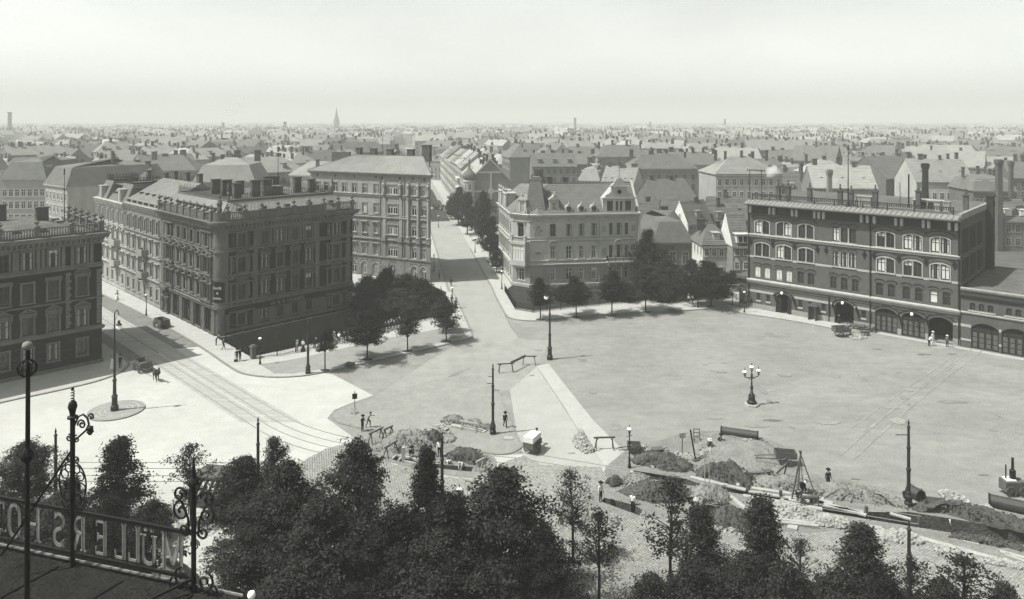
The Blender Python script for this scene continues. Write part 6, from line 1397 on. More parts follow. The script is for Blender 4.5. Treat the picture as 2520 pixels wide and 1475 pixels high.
for x, y, lot in cand:
    dist_ang = (15, 42, -38, 8, -12, 60)[int((noise.noise(Vector((x * .004, y * .004, 3))) * .5 + .5) * 5.99)] + rc.choice((0, 0, 90)) + rc.uniform(-3, 3)
    L = rc.uniform(.8, 1.55) * lot; D = rc.uniform(10, 13) * (1 if lot < 30 else lot / 24); ev = rc.uniform(10.5, 17.5); ri = rc.uniform(3.5, 6.2); 
    if lot > 30: ev *= rc.uniform(.8, 1.1)
    if y < 330 and 1065 < x / y * FPX + CX < 1640 or y < 262 and 1640 <= x / y * FPX + CX < 1900 or y < 225: continue
    if blocked(x, y, max(L, D) * .62): continue
    if noise.noise(Vector((x * .011, y * .011, 9))) > .42: continue      # yards and gardens
    OCCG.setdefault((int(x // 40), int(y // 40)), []).append((x, y, max(L, D) * .62))
    a = R(dist_ang); rt = rc.choice(('gable', 'gable', 'hip', 'hip', 'hip', 'mans')); wm = rc.choice((0, 0, 1, 1, 1, 2, 2, 3)); rm = rc.choice((0, 0, 1, 2, 2, 3))
    c, s_ = cos(a), sin(a); P0 = Vector((x - c * L / 2 + s_ * D / 2, y - s_ * L / 2 - c * D / 2, 0))
    if n_named < 265 and y < 900:
        n_named += 1; nch = rc.randint(2, 6)
        for tr_ in range(5):
          nch = 2 + (nch - 1) % 5; lab = '%s %s %s-roofed house with %s chimneys %s' % (TONE[wm], RT[rt], ('slate', 'tile', 'zinc', 'pale')[rm], ('', '', 'two', 'three', 'four', 'five', 'six')[nch], place(x, y) + (' in the mist' if y > 560 else ' nearest rank' if y < 380 else ''))
          if lab not in USED: break
        USED.add(lab); near = y < 430
        fl = -1 if c < 0 else 1                          # turn the windowed front to the camera
        if c < 0: a += pi; P0 = Vector((x + c * L / 2 - s_ * D / 2, y + s_ * L / 2 + c * D / 2, 0))
        house('town_house', lab, P0, a, L, D, ev, ri, rt, wm, rm, nw=int(L / (2.7 if near else 3.2)), ends=(1 if s_ * fl < 0 else 2) if near else 0, chim=nch, dorm=rc.choice((0, 0, 2, 3)) if near else 0, group=lab, sky=rc.choice((0, 2)) if near else 0)
    else:
        M = Matrix.Rotation(a, 3, 'Z'); cc = Vector((x, y, 0)); b = dist
        def tr(pp): return [M @ Vector(p) + cc for p in pp]
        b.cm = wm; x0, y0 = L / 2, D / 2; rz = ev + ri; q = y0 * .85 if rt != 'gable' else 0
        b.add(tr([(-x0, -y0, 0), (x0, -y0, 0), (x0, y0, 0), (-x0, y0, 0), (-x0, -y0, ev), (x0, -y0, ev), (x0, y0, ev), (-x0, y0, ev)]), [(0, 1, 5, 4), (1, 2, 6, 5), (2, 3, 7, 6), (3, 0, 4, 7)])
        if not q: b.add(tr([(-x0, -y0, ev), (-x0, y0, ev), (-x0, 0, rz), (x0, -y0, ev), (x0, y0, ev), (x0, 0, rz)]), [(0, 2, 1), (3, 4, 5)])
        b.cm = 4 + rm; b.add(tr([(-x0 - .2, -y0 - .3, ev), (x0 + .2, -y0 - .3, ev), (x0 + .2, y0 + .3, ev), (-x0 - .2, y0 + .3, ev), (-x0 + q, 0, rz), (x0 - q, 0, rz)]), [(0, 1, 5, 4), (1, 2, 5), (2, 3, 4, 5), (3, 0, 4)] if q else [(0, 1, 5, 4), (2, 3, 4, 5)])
        b.cm = 8
        if y < 2500:
            for i in range(rc.randint(2, 5) if y < 1500 else 2):
                px = rc.uniform(-.8, .8) * x0; w = rc.uniform(.5, 1.3) * (1 if y < 1300 else 1.6); b.box(M @ Vector((px, rc.uniform(-1, 1), rz + .6)) + cc, (w, .8, rc.uniform(2, 3.6)), a)
        if y < 1500:
            b.cm = 9
            for sx, ww, nn, aa in ((-1, D, L, 0), (1, D, L, 0)):
                n_ = int(L / 3.4)
                fy = -y0 - .05 if c > 0 else y0 + .05
                if sx > 0: break
                for zf in (2, 5.4, 8.8, 12.2):
                    if zf + 2 > ev: break
                    for i in range(n_): b.box(M @ Vector(((i + .5) * L / n_ - x0, fy, zf + .9)) + cc, (1.1, .1, 1.8), a)
cwF = [mat('haze-lightened wall %d' % i, v, .9, .15, .05, .15, .6) for i, v in enumerate((.17, .2, .24, .32))]; crF = [mat('haze-lightened roof %d' % i, v, .9, .15, .05, .15, .6) for i, v in enumerate((.15, .17, .2, .24))]  # distance haze painted into the colour: far walls and roofs paler, closer in tone
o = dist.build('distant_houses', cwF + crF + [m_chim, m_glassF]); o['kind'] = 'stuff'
# low hills closing the view
b = MB(); n = 160; hz = []
for ring, (dd, base, amp) in enumerate(((5200, 12, 16), (8200, 40, 40), (12500, 70, 75))):
    vs = []
    for i in range(n + 1):
        a = R(-52 + 104 * i / n); h = base + amp * noise.noise(Vector((i * .05 * (1 + ring * .3), ring * 7, 0))) + amp * .3 * noise.noise(Vector((i * .3, ring, 5))) - (18 if ring and i > n * .55 else 0)
        vs += [(sin(a) * dd, cos(a) * dd, 0), (sin(a) * (dd + 260), cos(a) * (dd + 260), max(h, 4)), (sin(a) * (dd + 900), cos(a) * (dd + 900), 0)]
    b.add(vs, [q for i in range(n) for q in ((i * 3, i * 3 + 3, i * 3 + 4, i * 3 + 1), (i * 3 + 1, i * 3 + 4, i * 3 + 5, i * 3 + 2))])
o = b.build('hills', mat('wooded hills', .05, 1, .3, .01, .3, .06)); o['kind'] = 'structure'
def smoke(label, pts, dens, col=.95):
    T = thing('smoke', label, 'smoke', pts[0][0]); m = bpy.data.materials.new('smoke'); m.use_nodes = True; n = m.node_tree; n.nodes.clear(); o = n.nodes.new('ShaderNodeOutputMaterial'); v = n.nodes.new('ShaderNodeVolumePrincipled'); v.inputs['Color'].default_value = (col, col, col * .98, 1); v.inputs['Density'].default_value = dens; n.links.new(v.outputs[0], o.inputs['Volume'])
    b = MB(); b.tube([p - pts[0][0] for p, r in pts], [r for p, r in pts], 10)
    b.v = [tuple(Vector(q) * 1 + Vector((noise.noise(Vector(q) * .9 / max(r for p, r in pts)), noise.noise(Vector(q) * .9 / max(r for p, r in pts) + Vector((5, 5, 5))), noise.noise(Vector(q) * .8 / max(r for p, r in pts) + Vector((9, 1, 3))))) * max(r for p, r in pts) * .7) for q in b.v]
    o = b.build('plume', m, T); h = bmesh.new(); h.from_mesh(o.data); bmesh.ops.recalc_face_normals(h, faces=h.faces); h.to_mesh(o.data); h.free()
def PD(x, y, d): return Vector(((x - CX) / FPX * d, d, CH - (y - HY) * d / FPX))
smoke('white puff of steam over the barn ridge left of the station', [(PD(1889, 438, 180), .15), (PD(1892, 431, 180), .7), (PD(1897, 425, 180), 1.3), (PD(1905, 422, 180), 1.4), (PD(1915, 423, 180), .7), (PD(1921, 424, 180), .1)], .3)
smoke('thin smoke drifting from the factory chimney left of the spire', [(PD(550, 301, 1400), 1.5), (PD(555, 290, 1400), 5), (PD(570, 279, 1400), 8), (PD(585, 268, 1400), 9), (PD(592, 254, 1400), 7), (PD(600, 240, 1400), 2)], .006, .35)
# ------------------------------------------------------------------ trees
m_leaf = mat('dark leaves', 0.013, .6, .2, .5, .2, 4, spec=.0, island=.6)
m_leafL = mat('paler leaves', 0.02, .6, .2, .5, .2, 4, spec=.02, island=.6)  # slightly paler leaf tone, given to alternate crown variants and the plant bed
m_bark = mat('bark', 0.02, .95, .3, 2, .3, 12)
TC = {}
def crown_mesh(kind, seed, R_, H_, n, leaf, ms):
    """leaf-sized faces on many small sprays carried by limbs; uneven limbs and bare pockets leave gaps and a ragged outline"""
    rd = random.Random(seed); b = MB(); t = MB(); sprays = []
    lean = Vector((rd.uniform(-.12, .12), rd.uniform(-.12, .12), 0)) * R_
    t.tube([(0, 0, -H_ * .12), lean * .3 + Vector((0, 0, H_ * .35)), lean + Vector((0, 0, H_ * .92))], [.13, .09, .02], 6)
    for k in range(n):
        f = (k + rd.random()) / n; a = k * 2.39996 + rd.uniform(-.6, .6)
        lump = noise.noise(Vector((cos(a) * 1.3 + seed, sin(a) * 1.3, f * 3.2)))          # big lobes and hollows
        if lump < -.22 and rd.random() < .85: continue
        if kind == 'cone': rr = R_ * ((1 - f) ** .8 * 1.0 + .06) * (.62 + .5 * rd.random()) * (1 + .75 * lump); tier = .9 + .18 * sin(f * 26)
        elif kind == 'sparse': rr = R_ * sqrt(max(.02, 1 - (2 * f - .85) ** 2)) * (.35 + .8 * rd.random()); tier = 1
        else: rr = R_ * max(.06, 1 - abs(2 * f - .7) ** 2.2) ** .7 * (.55 + .55 * rd.random()) * (1 + .9 * lump); tier = 1
        rr *= tier; z = H_ * (.02 + .97 * f)
        tip = lean * f + Vector((cos(a) * rr, sin(a) * rr, z + rr * (.16 if kind != 'cone' else -.02))); root = lean * f + Vector((0, 0, max(0, z - rr * .5)))
        t.tube([root, root.lerp(tip, .5) + Vector((0, 0, .12)), tip], [.045, .03, .01], 4, False)
        for j in range(2 if kind == 'sparse' else 4):
            u = rd.uniform(.4, 1.1); sprays.append((root.lerp(tip, u) + Vector((rd.gauss(0, .15), rd.gauss(0, .15), rd.gauss(0, .12))) * R_ * .45, a, .75 + .5 * rd.random()))
    per = 34 if kind != 'sparse' else 24
    for c, a, k in sprays:
        for i in range(per):
            p = c + Vector((rd.gauss(0, 1), rd.gauss(0, 1), rd.gauss(0, .42))) * .27 * k; r2 = hypot(p.x, p.y) / R_; p.z -= .25 * max(0, r2 - .5)
            out = Vector((p.x, p.y, .25)).normalized(); nrm = (Vector((rd.gauss(0, .6), rd.gauss(0, .6), 1)) + out * .5).normalized(); x = nrm.orthogonal().normalized(); x.rotate(Matrix.Rotation(rd.uniform(0, 6.3), 3, nrm)); y = nrm.cross(x); s = leaf * rd.uniform(.6, 1.3)
            o = len(b.v); b.v += [tuple(p - x * s * .5), tuple(p - y * s * .3 - nrm * s * .08), tuple(p + x * s * .6 - nrm * s * .2), tuple(p + y * s * .3 - nrm * s * .08)]; b.f.append((o, o + 1, o + 2, o + 3)); b.m.append(0)
    return b.mesh('crown', ms), t.mesh('limbs', m_bark)
def tmpl(kind, v):
    k = (kind, v)
    if k not in TC:
        R_, H_, n, lf = {'cone': (2.2, 6.0, 120, .2), 'round': (3.2, 6.4, 190, .21), 'sparse': (2.1, 5.0, 60, .19), 'small': (1.5, 3.6, 60, .18), 'bush': (2.4, 3.2, 100, .2)}[kind]
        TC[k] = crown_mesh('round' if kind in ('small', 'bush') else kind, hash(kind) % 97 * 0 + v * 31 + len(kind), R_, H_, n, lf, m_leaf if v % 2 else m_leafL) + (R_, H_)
    return TC[k]
TK = MB(); TK.tube([(0, 0, -.1), (0, 0, .15), (.02, .01, .6), (0, 0, 1.05)], [.2, .13, .11, .1], 7); TKM = TK.mesh('trunk', m_bark)
RT_ = random.Random(3)
def tree(label, foot, top, width, kind='round', clear=.3, group=None, name='tree', cat='tree', v=None, yw=None):
    """foot: (column,row) of the foot on the ground or a point; top: row of the tip; width: crown width in columns; clear: share of the height below the crown"""
    p = G(*foot) if len(foot) == 2 else Vector(foot); h = CH - (top - HY) * p.y / FPX if top > 30 else top; r = width * p.y / FPX / 2 if yw is None else yw
    v = RT_.randint(0, 4) if v is None else v; cm, lm, R_, H_ = tmpl(kind, v)
    T = thing(name, label, cat, p, RT_.uniform(0, 6.28), group); z0 = h * clear; hh = h - z0; k = min(1.9, max(.5, h / 8))
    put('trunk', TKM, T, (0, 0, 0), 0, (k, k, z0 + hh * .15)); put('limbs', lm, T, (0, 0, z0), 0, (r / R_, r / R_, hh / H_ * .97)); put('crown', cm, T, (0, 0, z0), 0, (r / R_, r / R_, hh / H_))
    return T
# promenade and villa rows
for f, t, w, k, c, l in (((800, 912), 810, 54, 'small', .5, 'thin young tree with wrapped trunk beside the iron pole on the promenade'), ((904, 887), 768, 104, 'round', .36, 'largest dark tree on the promenade by the kerb'), ((1003, 865), 760, 64, 'small', .4, 'slender tree third along the promenade kerb'), ((1098, 842), 744, 70, 'small', .38, 'dark tree at the promenade tip nearest the street'), ((1090, 819), 732, 58, 'small', .38, 'tree just behind the promenade tip tree'),
    ((1330, 787), 686, 62, 'round', .36, 'dark tree beside the arc lamp in front of the villa'), ((1418, 781), 682, 80, 'round', .34, 'second tree of the row before the villa front'), ((1506, 777), 668, 80, 'round', .34, 'third tree of the villa row, under the balcony'), ((1589, 768), 655, 92, 'round', .3, 'broad tree past the right end of the villa front'), ((1750, 755), 645, 120, 'round', .25, 'spreading tree near the pump, left of the fire station')): tree(l, f, t, w, k, c)
# gardens round the villa and the old houses
for x, y, t, w, k, l in ((1592, 715, 570, 85, 'round', 'tall dark garden tree touching the villa right corner'), (1640, 732, 640, 90, 'round', 'dense garden tree before the mansard house'), (1700, 726, 640, 80, 'round', 'leafy garden tree before the white gable'), (1668, 735, 668, 80, 'bush', 'low garden tree between two larger ones'), (1760, 727, 672, 70, 'round', 'garden tree before the two storey rendered house'), (1805, 715, 668, 42, 'bush', 'dark bush beside the station porch'), (1625, 742, 690, 66, 'bush', 'shrub behind the iron railing near the mansard house'), (1545, 742, 700, 60, 'bush', 'shrub behind the railing below the balcony'), (1380, 742, 706, 44, 'bush', 'small shrub behind the villa railing')): tree(l, (x, y), t, w, k, .12 if k == 'round' else .02, cat='tree' if k == 'round' else 'shrub', name='garden_tree' if k == 'round' else 'shrub')
for x, y, t, w, l in ((905, 752, 684, 95, 'large shrub against the dark corner block'), (952, 742, 664, 92, 'tallest shrub in the river garden'), (1002, 745, 676, 88, 'dense shrub midway along the river garden'), (1045, 752, 690, 75, 'shrub at the street end of the river garden'), (1072, 768, 715, 62, 'low shrub by the street railing'), (975, 765, 712, 110, 'low spreading shrub overhanging the river wall'), (900, 770, 716, 80, 'low shrub over the river beside the corner block'), (1025, 775, 735, 80, 'low shrub above the river wall near the bridge'), (935, 726, 682, 76, 'shrub close under the arched tenement windows')): tree(l, (x, y), t, w, 'bush', .03, name='shrub', cat='shrub')
for x, y, t, w, l in ((1128, 556, 462, 62, 'full street tree farthest up the receding street'), (1150, 578, 476, 58, 'street tree in front of the onion turret'), (1188, 602, 474, 62, 'tall street tree right of the onion turret'), (1206, 640, 536, 62, 'street tree close to the villa side wall'), (1222, 672, 604, 40, 'small street tree hugging the villa side'), (1110, 540, 486, 36, 'small street tree beyond the turret trees')): tree(l, (x, y), t, w, 'round', .2)
for d, x, w, h, l in ((262, 1322, 5.0, 15, 'tree crown rising behind the villa turret roof'), (262, 1355, 4.0, 11, 'lower tree right of the one behind the villa turret'), (236, 1703, 3.6, 9.0, 'round tree before the open school windows'), (330, 2112, 6.5, 15, 'big misty tree above the middle of the fire station'), (420, 1290, 6, 14, 'pale misty tree beyond the terrace chimneys'), (205, 1580, 3.5, 7, 'tree behind the villa gable wall'), (560, 2505, 9, 17, 'dark misty tree mass at the right edge'), (520, 2470, 8, 15, 'misty tree near the right edge')):
    tree(l, (((x - CX) / FPX * d), d, 0), h, 0, 'round', .15, yw=w, cat='tree')
# the dark avenue in the foreground
FG = [((60, 1262), 1092, 160, 'round', .25, 'bushy tree behind the iron mast at the left edge'), ((285, 1290), 1084, 150, 'cone', .2, 'ragged dark tree rising left of centre over the hotel sign'), ((470, 1290), 1088, 125, 'sparse', .25, 'thin open tree behind the right sign post'), ((592, 1330), 1128, 185, 'round', .2, 'round tree beside the striped kiosk'), ((676, 1240), 1080, 68, 'small', .35, 'slim young tree with clean trunk on the pale roadway'), ((705, 1430), 1150, 235, 'round', .2, 'broad tree right of the kiosk tree'), ((880, 1395), 1094, 195, 'round', .22, 'tall tree in front of the sawhorses'), ((1050, 1345), 1108, 120, 'cone', .2, 'pointed dark tree beside the trench pole'), ((1225, 1470), 1162, 300, 'round', .15, 'largest black tree at the bottom centre'), ((1090, 1490), 1225, 240, 'round', .15, 'dark tree left of the largest black tree'), ((1410, 1385), 1154, 115, 'sparse', .4, 'open tree with visible trunk right of the black tree'), ((1474, 1490), 1250, 135, 'sparse', .45, 'thin tree with bare trunk over the pale path'), ((1650, 1430), 1182, 165, 'sparse', .3, 'airy tree with sky-lit gaps before the long trench'), ((1728, 1490), 1250, 125, 'cone', .4, 'pointed tree with straight trunk before the earth mound'), ((1882, 1475), 1222, 150, 'cone', .15, 'dense conical tree before the rubble heap'), ((1968, 1510), 1318, 100, 'sparse', .2, 'small wispy tree right of the conical one'), ((2120, 1500), 1298, 165, 'cone', .12, 'solid black conical tree left of the lower iron pole'), ((2240, 1540), 1368, 110, 'sparse', .2, 'small tree wrapped round the lower iron pole'), ((2372, 1535), 1362, 180, 'sparse', .15, 'straggling tree at the bottom right'), ((800, 1500), 1235, 260, 'round', .12, 'massive tree below the tall tree left of centre'), ((630, 1500), 1300, 220, 'round', .12, 'dark tree at the bottom above the globe lamp'), ((975, 1520), 1262, 260, 'round', .12, 'black tree filling the bottom left of centre'), ((1080, 1560), 1330, 300, 'round', .1, 'lowest black tree at the bottom centre edge'), ((720, 1580), 1400, 280, 'round', .1, 'lowest dark tree left of the bottom centre'), ((1345, 1530), 1300, 170, 'round', .12, 'tree at the right flank of the black mass'), ((1600, 1560), 1420, 140, 'bush', .05, 'low leafy bush over the path at the bottom edge'), ((1830, 1540), 1370, 190, 'round', .1, 'low dark tree under the conical tree'), ((2060, 1560), 1420, 160, 'bush', .05, 'low bush left of the solid conical tree'), ((555, 1420), 1325, 130, 'sparse', .2, 'overhanging thin branches right of the sign post'), ((170, 1330), 1180, 120, 'round', .2, 'dark tree behind the scrolled iron post'), ((372, 1330), 1236, 95, 'bush', .05, 'low shrub in the hotel forecourt')]
for q_, n_ in zip(((1700, 1570, 1400, 170), (1930, 1580, 1395, 165), (2170, 1580, 1420, 170), (2330, 1590, 1440, 150), (2470, 1590, 1440, 120)), ('pointed tree with straight trunk', 'small wispy tree', 'lower iron pole', 'straggling tree', 'right corner of the view')): FG.append(((q_[0], q_[1]), q_[2], q_[3], 'bush', .04, 'low dark bush at the bottom edge under the ' + n_))
FG += [((30, 1330), 1228, 150, 'bush', .05, 'dark shrub behind the H of the hotel sign'), ((110, 1400), 1290, 190, 'bush', .05, 'wide dark shrub under the first sign letters'), ((235, 1420), 1268, 170, 'round', .1, 'dense dark tree behind the middle sign letters'), ((330, 1470), 1330, 150, 'bush', .05, 'dark shrub below the dome at the hotel edge'), ((150, 1340), 1235, 130, 'bush', .05, 'dark shrub directly behind the scrolled post'), ((262, 1350), 1225, 120, 'round', .1, 'dark tree between the scrolled post and the forecourt')]
for f, t, w, k, c, l in FG: tree(l, f, t, w, k, c, 'avenue trees in the foreground')
# ------------------------------------------------------------------ street furniture
railing('river_railing', 'iron railing of the sunken river beside the dark corner block', [GC + Vector((.6, -1.0, .12)), pillar + Vector((0, 0, .12)), G(682, 877, .12), G(854, 837, .12), rail_end + Vector((0, 0, .12))], m_iron, 1.1, .2, 2.6)
T = thing('railing_pillar', 'square stone pillar at the corner of the river railing', 'pillar', pillar + Vector((.1, -.15, .12)), R(45)); b = MB(); b.box((0, 0, .8), (.6, .6, 1.6)); b.build('shaft', m_st2, T); b = MB(); b.box((0, 0, 1.68), (.8, .8, .16)); b.box((0, 0, 1.82), (.5, .5, .14)); b.build('cap', m_st2, T)
railing('villa_railing', 'long low iron railing in front of the villa garden', gl([(1242, 718), (1268, 762), (1312, 770), (1412, 759), (1505, 750), (1603, 740), (1784, 739)], .12), m_iron, 1.25, .16, 2.5)
railing('street_railing', 'short iron railing between the river garden and the street', gl([(1078, 782), (1092, 757), (1085, 722)], .12), m_iron, 1.1, .2, 2.2)
b = MB()
railing('lane_fence', 'tall thin fence beside the station porch lane', [FA + Vector((-3.6, 3, .12)), FA + Vector((-2.4, 1.0, .12)), FA + Vector((-.6, -1.5, .12))], m_iron, 2.2, .2, 2.0, cat='fence')
railing('lane_railing', 'pale timber barrier at the lane beside the old houses', gl([(1795, 720), (1812, 738)], .12), m_wood, .9, .5, 1.5, cat='barrier')
T = thing('garden_wall', 'low garden wall behind the villa railing under the trees', 'wall', G(1620, 722), R(2)); b = MB(); b.box((6, 0, .7), (19, .3, 1.4)); b.build('wall', m_vb, T); b = MB(); b.box((6, 0, 1.46), (19.2, .45, .12)); b.build('coping', m_vs, T)
T = thing('shed', 'small timber shed with pale lean-to roof among the garden trees', 'shed', G(1722, 726), R(5)); b = MB()
for k in range(9): b = MB(); b.box((k * .32, 0, 1.1), (.29, .08, 2.2 + .03 * (k % 3))); b.build('plank', m_woodD, T)
b = MB(); b.box((1.3, 1.0, 1.0), (2.7, 1.8, 2.0)); b.build('body', m_woodD, T); b = MB(); b.add([(-.2, -.3, 2.15), (2.9, -.3, 2.15), (2.9, 2.1, 2.9), (-.2, 2.1, 2.9)], [(0, 1, 2, 3)]); b.build('roof', m_wood, T)
def arc_lamp(label, foot, h, side):
    T = thing('arc_lamp', label, 'street lamp', foot)
    b = MB(); b.lathe([(.42, 0), (.42, .5), (.3, .62), (.3, 1.5), (.36, 1.6), (.2, 1.8), (.17, 3.2), (.22, 3.3), (.22, 3.45), (.14, 3.6), (.12, h * .62), (.17, h * .63), (.1, h * .65), (.07, h)], 10); b.build('post', m_ironG, T)
    b = MB(); b.tube([(0, 0, h - .1)] + [(side * (.45 - .45 * cos(a)), 0, h - .1 + .55 * sin(a)) for a in (.5, 1.0, 1.57, 2.1, 2.7, 3.1)], .05, 6); b.bar((0, 0, h - .8), (side * .55, 0, h - .2), .04); b.build('crook', m_ironG, T)
    b = MB(); b.lathe([(.05, 1.05), (.13, 1.0), (.17, .7), (.3, .58), (.32, .5)], 10, (side * .9, 0, h - 1.75)); b.build('hood', m_ironG, T)
    b = MB(); b.lathe([(.05, 0), (.2, .06), (.31, .25), (.31, .4), (.2, .55)], 12, (side * .9, 0, h - 1.75)); b.build('globe', m_lampgl, T, smooth=True)
arc_lamp('tall arc lamp with white globe on the round mosaic refuge', G(282, 1010, .15), 10.9, .55)
arc_lamp('tall arc lamp with white globe in the middle of the square', G(1353, 885), 10.0, -.55)
POLE = None
def tram_pole(label, foot, h=7.0, arms=()):
    T = thing('tram_pole', label, 'pole', foot, 0, 'iron tramway poles')
    b = MB(); b.lathe([(.34, 0), (.34, .35), (.26, .42), (.3, .6), (.32, .85), (.2, 1.05), (.22, 1.2), (.15, 1.3), (.15, h * .43), (.2, h * .44), (.2, h * .46), (.13, h * .47), (.13, h * .7), (.17, h * .71), (.17, h * .725), (.11, h * .735), (.1, h * .96)], 10); b.build('post', m_ironG, T)
    b = MB(); b.lathe([(.13, h * .96), (.16, h * .97), (.08, h * .985), (.05, h * 1.0), (.09, h * 1.015), (.01, h * 1.06)], 8); b.build('finial', m_ironG, T)
    for z, L in arms: b = MB(); b.bar((0, 0, z), (L, 0, z), .05); b.build('bracket_arm', m_ironG, T)
    return T
tram_pole('iron tram pole on the traffic island beside the planks', G(1213, 1068, .07), 7.0, ((6.0, -.5), (5.3, -.6), (4.6, .7)))
tram_pole('iron tram pole on the promenade kerb among the trees', G(758, 919, .12), 6.9)
tram_pole('iron tram pole standing in the earth bank at the right', G(2236, 1246), 7.0, ((6.1, -1.1),))
tram_pole('iron tram pole cut by the bottom edge on the right', ((2237 - CX) / FPX * 46.9, 46.9, 0), 7.0)
tram_pole('iron tram pole on the pale roadway behind the slim young tree', ((635 - CX) / FPX * 63.2, 63.2, 0), 7.0)
tram_pole('iron tram pole between the scrolled sign post and the bushy tree', ((137 - CX) / FPX * 60.9, 60.9, 0), 7.0)
tram_pole('dark iron tram pole beside the left trench and pointed tree', ((1088 - CX) / FPX * 60.4, 60.4, 0), 7.0)
def lantern(par, z, s=1.0, x=0, y=0):
    b = MB()
    for k in range(4):
        a = pi / 4 + k * pi / 2; b.bar((x + .1 * s * cos(a), y + .1 * s * sin(a), z), (x + .2 * s * cos(a), y + .2 * s * sin(a), z + .42 * s), .025 * s)
    b.lathe([(.05 * s, -.08 * s), (.12 * s, 0), (.12 * s, .03 * s)], 8, (x, y, z)); o = b.build('lantern_frame', m_iron, par)
    b = MB(); b.lathe([(.09 * s, .02 * s), (.17 * s, .4 * s)], 8, (x, y, z)); b.build('lantern_glass', glassy('lantern pane', .22), o)
    b = MB(); b.lathe([(.26 * s, .41 * s), (.25 * s, .47 * s), (.15 * s, .58 * s), (.05 * s, .62 * s)], 10, (x, y, z)); b.build('lamp_shade', m_white, o)
    b = MB(); b.lathe([(.07 * s, .62 * s), (.04 * s, .72 * s), (.015 * s, .95 * s)], 6, (x, y, z)); b.build('spike', m_iron, o)
def gas_lamp(label, foot, h=3.7):
    T = thing('gas_lamp', label, 'street lamp', foot, .3, 'small gas street lamps')
    b = MB(); b.lathe([(.16, 0), (.16, .3), (.11, .4), (.1, .9), (.13, 1.0), (.07, 1.1), (.05, h - .75), (.09, h - .72), (.06, h - .6)], 8); b.bar((-.3, 0, h - .85), (.3, 0, h - .85), .04); b.build('post', m_ironG, T); lantern(T, h - .6, .9)
gas_lamp('gas lamp on the pavement by the river railing pillar', G(640, 897, .12)); gas_lamp('gas lamp on the tram street pavement beside the parked cart', G(360, 777, .12)); gas_lamp('gas lamp at the left kerb of the receding street', G(1068, 668, .12)); gas_lamp('gas lamp on the pavement beside the villa corner', G(1235, 712, .12)); gas_lamp('gas lamp far up the right pavement of the street', G(1169, 622, .12)); gas_lamp('gas lamp beside the stone heaps at the head of the long trench', G(1549, 1152), 3.9); gas_lamp('gas lamp before the station porch', G(1832, 769, .12)); gas_lamp('gas lamp by the women at the street railing', G(1113, 758, .12)); gas_lamp('gas lamp top showing among the bottom trees', ((1131 - CX) / FPX * 58.5, 58.5, 0), 3.7); gas_lamp('gas lamp deep in the sunlit far street', G(1079, 560, .12))
T = thing('globe_lamp', 'white globe lamp peeping over the bottom edge', 'street lamp', ((619 - CX) / FPX * 44.7, 44.7, 0)); b = MB(); b.lathe([(.16, 0), (.08, .6), (.06, 3.8)], 8); b.build('post', m_ironG, T); b = MB(); b.lathe([(.05, 3.75), (.2, 3.82), (.25, 4.0), (.2, 4.18), (.05, 4.25)], 12); b.build('globe', m_lampgl, T, smooth=True)
# three-armed candelabrum on its stone plinth
T = thing('candelabrum', 'ornate three armed cast iron lamp on a pale stone plinth in the square', 'street lamp', G(1850, 998), R(14))
b = MB(); b.lathe([(.85, 0), (.85, .2), (.8, .24)], 6); b.build('plinth', m_fw, T)
b = MB(); b.lathe([(.55, .24), (.55, .5), (.4, .62), (.36, 1.0), (.4, 1.1), (.34, 1.15), (.3, 1.35), (.14, 1.5), (.2, 1.62), (.09, 1.75), (.16, 1.9), (.17, 2.2), (.09, 2.3), (.08, 3.1), (.16, 3.2), (.1, 3.4), (.14, 3.6), (.06, 3.7), (.06, 4.0)], 8); b.build('standard', m_ironG, T)
b = MB()
for s_ in (-1, 1): b.tube([(0, 0, 3.2), (s_ * .4, 0, 3.22), (s_ * .85, 0, 3.32), (s_ * .9, 0, 3.5)], .05, 6); b.tube([(s_ * .1, 0, 3.1), (s_ * .3, 0, 3.0), (s_ * .4, 0, 3.15), (s_ * .25, 0, 3.3)], .03, 5)
b.build('arm', m_ironG, T); lantern(T, 4.0, 1.0); lantern(T, 3.52, 1.0, .9); lantern(T, 3.52, 1.0, -.9)
T = thing('notice_post', 'thin notice post with small dark board on the traffic island', 'sign', G(873, 1018, .07), .2); b = MB(); b.tube([(0, 0, 0), (0, 0, 2.35)], .04, 6); b.lathe([(.06, .2), (.03, .6)], 6); b.build('post', m_iron, T); b = MB(); b.box((0, -.04, 1.95), (.55, .05, .6)); b.build('board', m_dark, T); b = MB(); b.lathe([(.02, 2.3), (.07, 2.4), (.01, 2.55)], 6); b.build('knob', m_iron, T)
for a in (0, pi / 2): b = MB(); b.box((0, 0, .05), (1.0, .12, .1), a); b.build('foot', m_wood, T)
for a in range(4): b = MB(); b.bar((cos(a * pi / 2) * .4, sin(a * pi / 2) * .4, .1), (0, 0, .7), .04); b.build('strut', m_wood, T)
T = thing('sentry_box', 'dark timber sentry box with pitched roof against the station front', 'sentry box', FA + FD * 11.6 + FN * .75 + Vector((0, 0, .12)), atan2(FD.y, FD.x))
b = MB()
for x0, x1, y0, y1 in ((-.6, -.52, -.5, .5), (.52, .6, -.5, .5), (-.52, .52, .42, .5)): b.box(((x0 + x1) / 2, (y0 + y1) / 2, 1.15), (x1 - x0, y1 - y0, 2.3))
b.build('body', m_woodD, T); b = MB(); b.add([(-.75, -.65, 2.3), (.75, -.65, 2.3), (0, -.65, 2.9), (-.75, .65, 2.3), (.75, .65, 2.3), (0, .65, 2.9)], [(0, 1, 2), (4, 3, 5), (0, 2, 5, 3), (2, 1, 4, 5), (0, 3, 4, 1)]); b.build('roof', m_woodD, T)
